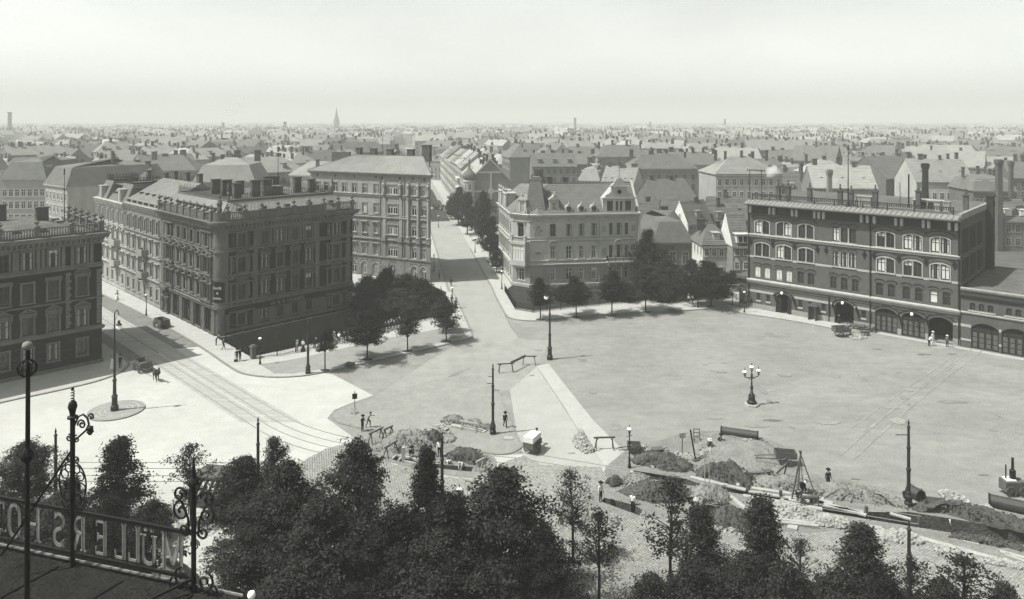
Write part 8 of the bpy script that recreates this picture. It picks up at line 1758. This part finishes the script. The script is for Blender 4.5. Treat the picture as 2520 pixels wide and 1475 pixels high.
trestle('left trestle of the barrier behind the island pole', G(1228, 918), G(1262, 916), 1.15); trestle('right trestle of the barrier behind the island pole', G(1287, 898), G(1317, 898), 1.15); A_, B_ = G(1262, 916), G(1287, 898); T = thing('barrier_board', 'board slung between the two barrier trestles', 'board', A_); b = MB(); b.bar(Vector((-.3, 0, 1.2)), B_ - A_ + Vector((.3, 0, 1.2)), .1, .3); b.build('board', m_woodD, T)
# timber lining of the left pit
T = thing('pit_shoring', 'timber props and walings lining the left pit', 'shoring', G(*P7(820, 1000)))
o0 = G(*P7(820, 1000))
for a, c, w, h in (((800, 1000), (830, 1000), .35, 2.6),): b = MB(); b.box((0, 0, .2), (.3, .3, 2.4)); b.build('prop', m_wood, T)
for a, c, z in (((620, 975), (700, 905), .05), ((700, 905), (1080, 985), .05), ((730, 1005), (830, 930), .1), ((840, 945), (1090, 1010), .15), ((840, 995), (1080, 1050), -.3), ((840, 1010), (1090, 1060), .05)): b = MB(); b.bar(G(*P7(*a)) - o0 + Vector((0, 0, z)), G(*P7(*c)) - o0 + Vector((0, 0, z)), .16, .22); b.build('waling', m_wood, T)
T = thing('trench_shoring', 'posts and boards holding the sides of the long trench', 'shoring', G(*P4(1070, 700))); o0 = G(*P4(1070, 700))
for f, x, y in ((P4, 1070, 700), (P4, 1300, 745), (P4, 1520, 790), (P5, 100, 800), (P5, 560, 862), (P5, 945, 935)): b = MB(); b.box(G(*f(x, y)) - o0 + Vector((0, 0, -.1)), (.22, .22, 1.5)); b.build('post', m_woodD, T)
for k in range(5): b = MB(); z = -.35 - k * .32; b.bar(G(*P4(1090, 695)) - o0 + Vector((0, 0, z)), G(*P5(560, 860)) - o0 + Vector((0, 0, z)), .06, .27); b.build('board', m_woodD, T)
# pipes
def pipe(label, a, c, r, closed=False):
    A, C = G(a[0], a[1], r), G(c[0], c[1], r); T = thing('iron_pipe', label, 'pipe', A); d = C - A; u = d.normalized(); n = 16; b = MB(); x = u.cross(Vector((0, 0, 1))); y = x.cross(u); V_ = []
    for p, rr_ in ((0, r), (1, r), (1, r * .86), (0, r * .86)):
        for j in range(n): an = 2 * pi * j / n; V_.append(d * p + (x * cos(an) + y * sin(an)) * rr_)
    b.add(V_, [(k * n + j, k * n + (j + 1) % n, ((k + 1) % 4) * n + (j + 1) % n, ((k + 1) % 4) * n + j) for k in range(4) for j in range(n)]); b.build('barrel', mat('tarred pipe', .03, .45, .2, 2, .15, 8, spec=.5), T, smooth=False)
    for t0, t1 in ((0, .035), (.965, 1)): b = MB(); b.tube([d * t0, d * t1], r * 1.13, 16, False); b.tube([d * t0, d * t1], r * 1.02, 16, False); b.build('flange', m_iron, T)
pipe('long flanged iron pipe lying alone on the square', P4(868, 262), P4(1140, 300), .42); pipe('short stub of pipe behind the embedded pole', P5(872, 690), P5(955, 735), .5); pipe('short fat pipe lying before the stone heap', P5(985, 772), P5(1105, 788), .42); pipe('long iron pipe running out at the right edge', P5(1440, 760), P5(1760, 830), .5)
# boards and beams on posts, the tripod
T = thing('notice_board', 'pale notice board on a post among the works', 'sign', G(*P4(592, 442)), .1); b = MB(); b.bar((0, 0, 0), (0, 0, 2.1), .08); b.build('post', m_woodD, T); b = MB(); b.box((0, -.06, 2.0), (.62, .05, .5)); b.build('board', m_wood, T)
T = thing('leaning_beam', 'dark tarred beam leaning beside the notice board', 'beam', G(*P4(688, 478))); b = MB(); b.bar((0, 0, 0), (-.45, .2, 2.9), .17, .12); b.build('beam', m_dark, T); b = MB(); b.box((0, 0, .08), (.6, .5, .16), .4); b.build('foot', m_woodD, T)
T = thing('tool_rack', 'small wooden frame like a chair on the pale mound', 'frame', G(*P4(703, 352))); b = MB()
for x in (-.3, .3):
    for y, z in ((0, .55), (.4, 1.35)): b = MB(); b.bar((x, y, 0), (x, y, z), .06); b.build('leg', m_woodD, T)
for z in (.5, .9, 1.25): b = MB(); b.bar((-.3, .4, z), (.3, .4, z), .06); b.build('rung', m_woodD, T)
T = thing('measuring_poles', 'two upright striped poles standing beside the trench', 'pole', G(*P4(758, 690)))
for dx in (0, .4): b = MB(); b.bar((dx, 0, 0), (dx - .1, .1, 3.6), .07); b.build('pole', m_wood, T)
T = thing('tripod', 'tall timber tripod hoist over the trench', 'hoist', G(*P4(1468, 770))); top = Vector((-.2, .3, 4.1))
for x, y in ((-1.05, .1), (1.15, -.15), (.05, 1.5), (-.7, -.2)): b = MB(); b.bar((x, y, 0), top + Vector((x * -.08, y * -.08, .15)), .1); b.build('leg', m_woodD, T)
b = MB(); b.tube([top, (0, .3, 1.4)], .03, 5); b.build('hoist_rope', m_woodD, T); b = MB(); b.box((0, .3, 1.2), (.4, .4, .45)); b.build('pulley_block', m_iron, T)
T = thing('winch_frame', 'low timber winch frame at the foot of the tripod', 'winch', G(*P4(1510, 800)))
for x in (-.6, .6): 
    for y in (-.3, .3): b = MB(); b.bar((x, y, 0), (x, y, .95), .1); b.build('post', m_woodD, T)
b = MB(); b.tube([(-.75, 0, .7), (.75, 0, .7)], .16, 8); b.build('drum', m_woodD, T)
T = thing('angle_brace', 'angled timber brace standing on the earth ridge', 'brace', G(*P4(1225, 610))); b = MB(); b.bar((0, 0, 0), (1.6, .2, 1.3), .14); b.build('rafter', m_woodD, T); b = MB(); b.bar((1.6, .2, 1.3), (1.3, .2, 0), .1); b.build('strut', m_woodD, T)
T = thing('timber_block', 'short dark timbers lying on the square above the ridge', 'timber', G(*P4(1085, 580))); b = MB(); b.box((.4, 0, .12), (1.6, .3, .24), .1); b.build('timber', m_woodD, T); b = MB(); b.box((1.6, -.2, .25), (.7, .5, .5), .3); b.build('block', m_woodD, T)
T = thing('machine', 'dark pumping machine with wheels and white cover at the right edge', 'machine', G(2492, 1216)); b = MB(); b.box((0, 0, .8), (1.8, 1.0, .9)); b.build('body', m_woodD, T); b = MB(); b.box((-.3, 0, 1.32), (.8, .8, .12)); b.build('cover', m_cWhite, T); b = MB(); b.lathe([(.25, 1.4), (.25, 2.1), (.12, 2.2), (.1, 3.2)], 8); b.build('funnel', m_iron, T); wheel(T, (-.5, -.6, .45), .45); wheel(T, (.7, -.6, .45), .45); b = MB(); b.bar((-.6, 0, 1.4), (-.6, 0, 2.6), .08); b.build('lever', m_iron, T)
T = thing('tool_chest', 'open wooden chest by the right stone heap', 'chest', G(*P5(1210, 805))); b = MB(); b.box((0, 0, .2), (.9, .6, .4)); b.build('box', m_woodD, T); b = MB(); b.bar((-.4, .3, .4), (-.5, .6, .95), .5, .05); b.build('lid', m_wood, T)
T = thing('bucket', 'iron bucket at the foot of the embedded pole', 'bucket', G(*P5(845, 750))); b = MB(); b.lathe([(.2, 0), (.3, .5)], 10); b.build('pail', m_iron, T); b = MB(); b.tube([(-.28, 0, .48), (0, 0, .75), (.28, 0, .48)], .02, 5); b.build('handle', m_iron, T)
T = thing('manhole', 'square iron manhole cover set in the island', 'manhole', G(1252, 1078, .08)); b = MB(); b.box((0, 0, .01), (1.1, .9, .03)); b.build('frame', m_kerb, T); b = MB(); b.box((0, 0, .03), (.95, .75, .02)); b.build('lid', m_median, T)
# stains and worn patches in the gravel
def patch(x, y, w, h, m, seed):
    rr = random.Random(seed); c = G(x, y); pts = [Vector((c.x + cos(a) * w * rr.uniform(.6, 1.1), c.y + sin(a) * h * rr.uniform(.6, 1.1), 0)) for a in [2 * pi * k / 9 for k in range(9)]]
    o = sheet('worn_patch', smooth(pts + pts[:1], 3)[:-1], [], .02 + seed * .0003, m); o['kind'] = 'structure'; return o
m_stain = mat('damp gravel', .10, .9, .3, .8, .3, 7); m_wornL = mat('dusty worn gravel', .22, .95, .2, .5, .25, 7, big=.15, bsc=.2)
for i, (x, y, w, h, m) in enumerate(((2274, 873, 1.0, .45, m_stain), (2345, 872, .8, .25, m_stain), (1900, 1035, 1.2, .3, m_stain), (2350, 890, .5, .15, m_stain), (2160, 860, .8, .2, m_stain), (2260, 1205, .5, .25, m_stain), (2105, 1180, .6, .15, m_stain), (2470, 1210, .7, .2, m_stain), (2320, 855, 2.6, .9, m_wornL), (2420, 1170, .7, .15, m_stain), (480, 820, 1.2, .35, m_cobble), (430, 835, .9, .3, m_stain))): patch(x, y, w, h, m, i)
rq = random.Random(12); tones = [mat('gravel patch %d' % k, v, .95, .2, .8, .3, 7, big=.2, bsc=.3) for k, v in enumerate((.15, .167, .176, .2, .206))]
for i in range(46): x = rq.uniform(1300, 2480); y = rq.uniform(815 if x < 2100 else 900, 1120 if x < 1700 else 1060); patch(x, y, rq.uniform(.2, 2.4) * rq.random() + .15, rq.uniform(.3, 1.6) * rq.random() + .1, tones[rq.randrange(5)], 40 + i)
for i, (x, y) in enumerate(((1330, 788), (1418, 782), (1506, 778), (1589, 769), (1750, 756), (904, 887), (1003, 866), (1098, 843), (800, 913))): o = patch(x, y + .5, .9, .55, m_soil, 20 + i); o.location.z = .115

# wheel tracks worn pale across the gravel, and the streaky sett strip that carries the rails
m_track = mat('wheel worn gravel', .203, .95, .2, .8, .3, 7, big=.3, bsc=.25)
def tracks(pts, w=.22, gauge=1.25, m=None, one=False):
    ln = smooth(gl(pts), 6); k = len(bpy.data.objects) % 9
    for s in ((0,) if one else (-.5, .5)):
        L_, R2_ = [], []
        for i, p in enumerate(ln):
            d = (ln[min(i + 1, len(ln) - 1)] - ln[max(i - 1, 0)]).normalized(); n = Vector((-d.y, d.x, 0)); ww = w * (.6 + .8 * abs(noise.noise(p * .3))) * min(1, .2 + min(i, len(ln) - 1 - i) * .4)
            L_.append(p + n * (s * gauge + ww / 2)); R2_.append(p + n * (s * gauge - ww / 2))
        b = MB(); n_ = len(ln)
        b.add([(p.x, p.y, .030 + k * .0004) for p in R2_] + [(p.x, p.y, .030 + k * .0004) for p in L_], [(i, i + 1, n_ + i + 1, n_ + i) for i in range(n_ - 1)])
        o = b.build('wheel_track', m or m_track); o['kind'] = 'structure'
for q in (((2420, 850), (2300, 940), (2180, 1040), (2080, 1130)), ((2360, 880), (2230, 970), (2110, 1060))): tracks(q)
m_track2 = mat('dark wheel line', .15, .95, .2, .8, .3, 7, big=.3, bsc=.25)
for q in (((1012, 951), (1060, 938), (1136, 921)), ((922, 976), (1010, 952), (1097, 930), (1160, 905)), ((1226, 963), (1255, 1035), (1284, 1094)), ((1320, 902), (1376, 985), (1419, 1053), (1466, 1117))): tracks(q, .12, 1, m_track2, True)
m_tset = mat('streaky track setts', .27, .95, .22, .9, .3, 4, rot=R(45), stretch=(.16, 2.2, 1))
for n0, n1 in ((35.6, 37.8), (38.0, 40.3)):
    o = sheet('track_paving', [D2 * n0 + D1 * 250, D2 * n0 + D1 * (80 / .7071 - n0), D2 * n1 + D1 * (80 / .7071 - n1), D2 * n1 + D1 * 250], [], .016, m_tset)
# ------------------------------------------------------------------ the hotel roof under the eye: gravel deck, iron sign, scrolled posts
RZ = 15.6; PA = Vector((-11.75, 27.0, RZ)); PB = Vector((-20.7, 29.6, RZ)); sdv = (PA - PB).normalized(); sn = Vector((-sdv.y, sdv.x, 0)) * -1; sang = atan2(sdv.y, sdv.x)
if sn.y > 0: sn = -sn                                   # towards the eye
T = thing('hotel', 'gravel covered hotel roof at the lower left under the iron sign', 'building', PB, sang)
Fh = Fac((0, .25), 0); Lh = (PA - PB).length
b = MB(); b.box((Lh / 2 - 7, -9.75, -RZ / 2 - .2), (Lh + 17.2, 20.2, RZ - .4)); b.build('wall', m_st2, T)
b = MB(); b.box((Lh / 2 - 7, -9.9, -.2), (Lh + 17.6, 20.3, .4)); b.build('roof_deck', mat('tarred gravel roof', 0.016, 1, .3, .8, .55, 9, big=.15, bsc=.3, bump=1.0), T)
b = MB(); b.box((Lh / 2 - 7, .3, .02), (Lh + 17.8, .06, .08)); b.build('roof_edge', m_zinc, T)
for k in range(5): b = MB(); b.bar((-3 + k * 3.1, -.2, .03), (-4.5 + k * 3.1, -8, .03), .12, .04); b.build('roof_seam', m_dark, T)
# domed bay below the edge, with its ball finial
b = MB(); c = Vector((6.6, 1.9, -3.4)); b.lathe([(1.5, -3), (1.5, 0), (1.75, .1), (1.6, .35), (1.45, 1.2), (1.1, 2.0), (.6, 2.6), (.25, 2.85), (.12, 3.05)], 18, c); dome = b.build('dome', mat('weathered zinc dome', .11, .7, .25, 1, .2, 6), T, smooth=True)
b = MB(); b.lathe([(.12, 3.0), (.3, 3.1), (.34, 3.3), (.1, 3.55), (.02, 3.8)], 10, c); b.build('dome_finial', m_zinc, dome)
b = MB(); b.tube([c + Vector((0, -1.48, 1.0)), c + Vector((0, -1.62, .9))], .42, 12); b.build('dome_window', m_dark, dome)
b = MB(); b.box((5.2, 1.7, -4.2), (7.4, 2.6, .35)); b.build('balcony_roof', m_slate, T)
b = MB(); b.lathe([(.2, 0), (.42, .5), (.45, .8), (.25, 1.0), (.3, 1.15)], 10, Vector((8.9, 2.6, -4.0))); b.build('roof_urn', m_st2, T)
# sign frame and mirrored letters (one reads it from behind)
S = thing('hotel_sign', 'iron framed hotel sign with large letters seen from behind', 'sign', PB, sang)
zb, zt = .62, 2.05
for z in (zb - .12, zt + .1): b = MB(); b.bar((-1.5, 0, z), (Lh, 0, z), .1, .12); b.build('frame_rail', m_iron, S)
m_let = mat('sign letter metal', .19, .6, .3, 2, .2, 8)
def stroke(b, pts, w, t=.07):
    for i in range(len(pts) - 1): b.bar((pts[i][0], 0, pts[i][1]), (pts[i + 1][0], 0, pts[i + 1][1]), t, w, up=(0, 0, 1) if abs(pts[i + 1][1] - pts[i][1]) < abs(pts[i + 1][0] - pts[i][0]) else (1, 0, 0))
def sbar(b, x0, z0, x1, z1, w): 
    d = Vector((x1 - x0, 0, z1 - z0)); n = Vector((-d.z, 0, d.x)).normalized() * w / 2; a, c = Vector((x0, 0, z0)), Vector((x1, 0, z1)); y = Vector((0, .015, 0))
    b.add([a - n - y, c - n - y, c + n - y, a + n - y, a - n + y, c - n + y, c + n + y, a + n + y], [(0, 1, 2, 3), (7, 6, 5, 4), (0, 4, 5, 1), (1, 5, 6, 2), (2, 6, 7, 3), (3, 7, 4, 0)])
def ser(b, x, z, w=.26): sbar(b, x - w / 2, z, x + w / 2, z, .05)
def arc(b, cx, cz, rx, rz, a0, a1, w, n=10):
    for k in range(n):
        t0, t1 = R(a0 + (a1 - a0) * k / n), R(a0 + (a1 - a0) * (k + 1.06) / n); sbar(b, cx + rx * cos(t0), cz + rz * sin(t0), cx + rx * cos(t1), cz + rz * sin(t1), w)
def letter(ch):
    b = MB(); H = zt - zb - .1; h = H; s = .15; w = .56                # right-reading letter, mirrored when placed
    if ch == 'M':
        sbar(b, 0, 0, 0, h, .13); sbar(b, .78, 0, .78, h, .16); sbar(b, .02, h, .39, .2, .16); sbar(b, .39, .2, .76, h, .1); [ser(b, x, z) for x, z in ((0, .02), (.78, .02), (-.03, h), (.8, h))]; w = .78
    elif ch in 'UÜ':
        sbar(b, 0, .3, 0, h * (.82 if ch == 'Ü' else 1), s); sbar(b, .5, .3, .5, h * (.82 if ch == 'Ü' else 1), .1); arc(b, .25, .3, .25, .26, 180, 360, .13); ser(b, 0, h * .82); ser(b, .5, h * .82)
        if ch == 'Ü': sbar(b, .1, h - .08, .1, h + .04, .13); sbar(b, .4, h - .08, .4, h + .04, .13)
    elif ch == 'L': sbar(b, .05, 0, .05, h, s); sbar(b, .05, .05, .48, .05, .1); sbar(b, .46, .03, .46, .3, .07); ser(b, .05, h)
    elif ch == 'E': sbar(b, .05, 0, .05, h, s); [sbar(b, .05, z, x, z, .1) for z, x in ((.05, .5), (h * .52, .38), (h - .05, .48))]; sbar(b, .48, .03, .48, .28, .06); sbar(b, .46, h - .25, .46, h, .06); sbar(b, .38, h * .42, .38, h * .62, .06)
    elif ch == 'R': sbar(b, .05, 0, .05, h, s); arc(b, .2, h * .74, .28, h * .235, 90, -90, .12); sbar(b, .05, h - .03, .2, h - .03, .08); sbar(b, .05, h * .5, .2, h * .5, .08); sbar(b, .26, h * .5, .5, 0, .14); ser(b, .05, .02); ser(b, .52, .02, .18)
    elif ch == 'S': arc(b, .25, h * .74, .23, h * .22, 30, 270, .13); arc(b, .25, h * .27, .24, h * .24, 90, -150, .14); sbar(b, .46, h * .8, .46, h, .06); sbar(b, .02, 0, .02, h * .22, .06)
    elif ch == 'H': sbar(b, 0, 0, 0, h, s); sbar(b, .58, 0, .58, h, s); sbar(b, 0, h * .5, .58, h * .5, .1); [ser(b, x, z, .28) for x in (0, .58) for z in (.02, h)]; w = .58
    elif ch == 'O': arc(b, .27, h * .72, .25, h * .26, 0, 180, .15); arc(b, .27, h * .28, .25, h * .26, 180, 360, .15); sbar(b, .02, h * .27, .02, h * .73, .15); sbar(b, .52, h * .27, .52, h * .73, .15)
    elif ch == 'T': sbar(b, .28, 0, .28, h, s); sbar(b, -.02, h - .04, .58, h - .04, .1); sbar(b, -.02, h - .28, -.02, h, .06); sbar(b, .58, h - .28, .58, h, .06); ser(b, .28, .02)
    b.v = [(-x, y, z) for x, y, z in b.v]; return b, w
xs = dict(zip(range(10), (8.78, 7.55, 6.85, 6.2, 5.3, 4.25, 3.25, 1.95, 1.0, .15)))
for i, ch in enumerate('MÜLLERSHOT'):
    b, w = letter(ch); o = b.build('letter', m_let, S, (xs[i], 0, zb + .04))
    for q in (.05, w - .05): b = MB(); b.bar((-q, -.04, -.15), (-q, -.04, zt - zb + .05), .016); b.build('letter_rod', m_iron, o)
# scrolled iron posts
def scroll(b, cx, cz, r, turns=1.5, a0=0.0, flip=1, rad=.035, n=26):
    pts = []
    for k in range(n + 1): t = k / n; a = a0 + flip * turns * 2 * pi * t; rr = r * (1 - .82 * t); pts.append((cx + rr * cos(a), 0, cz + rr * sin(a)))
    b.tube(pts, rad, 5)
def post(label, base, top, kind):
    T = thing('sign_post', label, 'iron post', base, sang); b = MB(); H = top - base.z; b.tube([(0, 0, -.2), (0, 0, H - .3)], .09, 8); b.build('shaft', m_iron, T)
    if kind == 'right':
        b = MB(); b.lathe([(.1, H - .75), (.22, H - .62), (.2, H - .5), (.1, H - .35), (.05, H + .1), (.01, H + .5)], 8); b.build('spearhead', m_iron, T)
        for s in (-1, 1):
            for dx, z, r, tn, a, fl in ((.55, 2.9, .38, 1.4, 90, -s), (.62, 3.5, .3, 1.3, 180 if s > 0 else 0, -s), (.4, 2.25, .25, 1.2, 0 if s < 0 else 180, s), (.5, .45, .38, 1.4, 90, -s), (.35, -.05, .3, 1.3, 0 if s > 0 else 180, s), (.8, .1, .3, 1.2, 120, -s)): q = MB(); scroll(q, s * dx, z, r, tn, R(a), fl, .045); q.build('scroll', m_iron, T)
            q = MB(); q.tube([(s * .2, 0, 2.1), (s * .25, 0, 2.7), (s * .55, 0, 3.28)], .045, 5); q.build('scroll_stem', m_iron, T)
        q = MB()
        scroll(q, .05, 1.75, .22, 2.2, 0, 1, .025, 24)
        q.build('rosette', m_iron, T); q = MB(); q.bar((0, 0, .5), (-2.4, -2.6, -.2), .09); q.build('stay', m_iron, T)
    else:
        b = MB(); b.lathe([(.1, H - .75), (.2, H - .7), (.2, H - .64), (.1, H - .58), (.13, H - .4), (.18, H - .25), (.14, H - .1), (.05, H)], 8); b.build('finial', m_iron, T)
        b = MB(); b.tube([(.06 * cos(k * .8), .06 * sin(k * .8), H + k * .014) for k in range(26)], .022, 5); b.lathe([(.02, H + .36), (.06, H + .4), (.06, H + .46), (.02, H + .5)], 8); b.build('spring_spike', m_iron, T)
        q = MB(); q.tube([(0, 0, H - 1.5), (.08, 0, H - 1.0), (.28, 0, H - .62), (.52, 0, H - .5), (.72, 0, H - .62), (.8, 0, H - .85), (.66, 0, H - 1.1), (.36, 0, H - 1.35), (.05, 0, H - 1.6)], .04, 6); scroll(q, .45, H - .9, .2, 1.5, R(200), -1, .035); scroll(q, .92, H - .55, .14, 1.1, R(180), -1, .035); arm = q.build('lamp_arm', m_iron, T); arm['kind'] = 'stuff'
        q = MB(); q.lathe([(.03, .3), (.12, .24), (.11, .12), (.14, .06), (.08, 0), (.06, -.05)], 8, (.86, 0, H - 1.2)); q.build('lamp_head', m_iron, arm)
        q = MB(); q.bar((0, 0, H - 1.9), (-1.9, -1.4, .9), .08); q.build('stay', m_iron, T)
        for s in (-1, 1):
            for dx, dz, r, tn, a, fl in ((.2, -1.5, .15, 1.3, R(90), s), (.17, -2.3, .14, 1.4, R(-90), s)): q = MB(); scroll(q, s * dx, H + dz, r, tn, a, fl, .03); q.build('scroll', m_iron, T)
            cz = H - 3.25
            q = MB(); q.tube([(s * .66 * sin(a), 0, cz + .85 * cos(a)) for a in [pi * k / 16 * .95 for k in range(17)]], .032, 5); q.build('grille_hoop', m_iron, T)
            for dx, dz, r in ((.38, .32, .17), (.46, -.12, .17), (.19, -.06, .18), (.21, .56, .15), (.24, -.5, .17)): q = MB(); q.tube([(s * dx + r * cos(a), 0, cz + dz + r * sin(a)) for a in [2 * pi * k / 14 for k in range(15)]], .026, 5); q.build('grille_ring', m_iron, T)
            q = MB(); scroll(q, s * .19, cz - .06, .13, 1.5, 0, s, .022); q.build('scroll', m_iron, T)
            q = MB(); scroll(q, s * .3, cz - .98, .2, 1.4, R(90), s, .03); q.build('scroll', m_iron, T); q = MB(); q.tube([(s * .05, 0, cz - 1.5), (s * .2, 0, cz - 1.25), (s * .55, 0, cz - .75)], .03, 5); q.build('scroll', m_iron, T)
    return T
post('right sign post with scrolls and spear point', PA, CH - (1150 - HY) * 27.0 / FPX, 'right')
pm_ = PB.lerp(PA, .395); post('tall scrolled sign post carrying a hooked lamp', pm_ + Vector((0, 0, 0)), CH - (985 - HY) * pm_.y / FPX, 'left')
# slim mast on the roof with ball and wire basket
mx = 22.4; T = thing('roof_mast', 'tall iron mast with metal ball and wire basket at the left edge', 'mast', Vector(((67 - CX) / FPX * mx, mx, RZ))); H = CH - (862 - HY) * mx / FPX - RZ
b = MB(); b.tube([(0, 0, 0), (0, 0, H * .45), (.03, 0, H)], [.085, .075, .06], 8); b.build('shaft', m_iron, T)
b = MB(); b.lathe([(.1, H * .67), (.16, H * .68), (.19, H * .69), (.16, H * .7), (.1, H * .71)], 10); b.build('collar', m_iron, T)
b = MB(); b.lathe([(.04, H), (.12, H + .05), (.15, H + .14), (.12, H + .22), (.03, H + .27)], 12); b.build('ball', m_zinc, T, smooth=True)
b = MB()
for k in range(6): a = pi * k / 6; b.tube([(.26 * cos(a) * sin(t), .26 * sin(a) * sin(t), H - .55 + .26 * cos(t)) for t in [2 * pi * j / 16 for j in range(17)]], .015, 4)
o = b.build('wire_basket', m_iron, T)
for dx, dy in ((-2.6, 1.2), (2.4, -1.0), (-1.0, -2.4)): b = MB(); b.bar((0, 0, 2.6), (dx, dy, .05), .05); b.build('stay', m_iron, T)
# ------------------------------------------------------------------ the smoky summer air over the town
hm = bpy.data.materials.new('haze'); hm.use_nodes = True; hn = hm.node_tree; hn.nodes.clear()
ho = hn.nodes.new('ShaderNodeOutputMaterial'); hv = hn.nodes.new('ShaderNodeVolumePrincipled')
hv.inputs['Color'].default_value = (.66, .68, .65, 1); hv.inputs['Density'].default_value = HAZE; hv.inputs['Anisotropy'].default_value = 0.0
hn.links.new(hv.outputs[0], ho.inputs['Volume'])
b = MB(); zt = 110
b.box((0, 7200 - 350, (zt - 7) / 2), (18800, 15200, zt + 7))
o = b.build('haze', hm); o['kind'] = 'stuff'
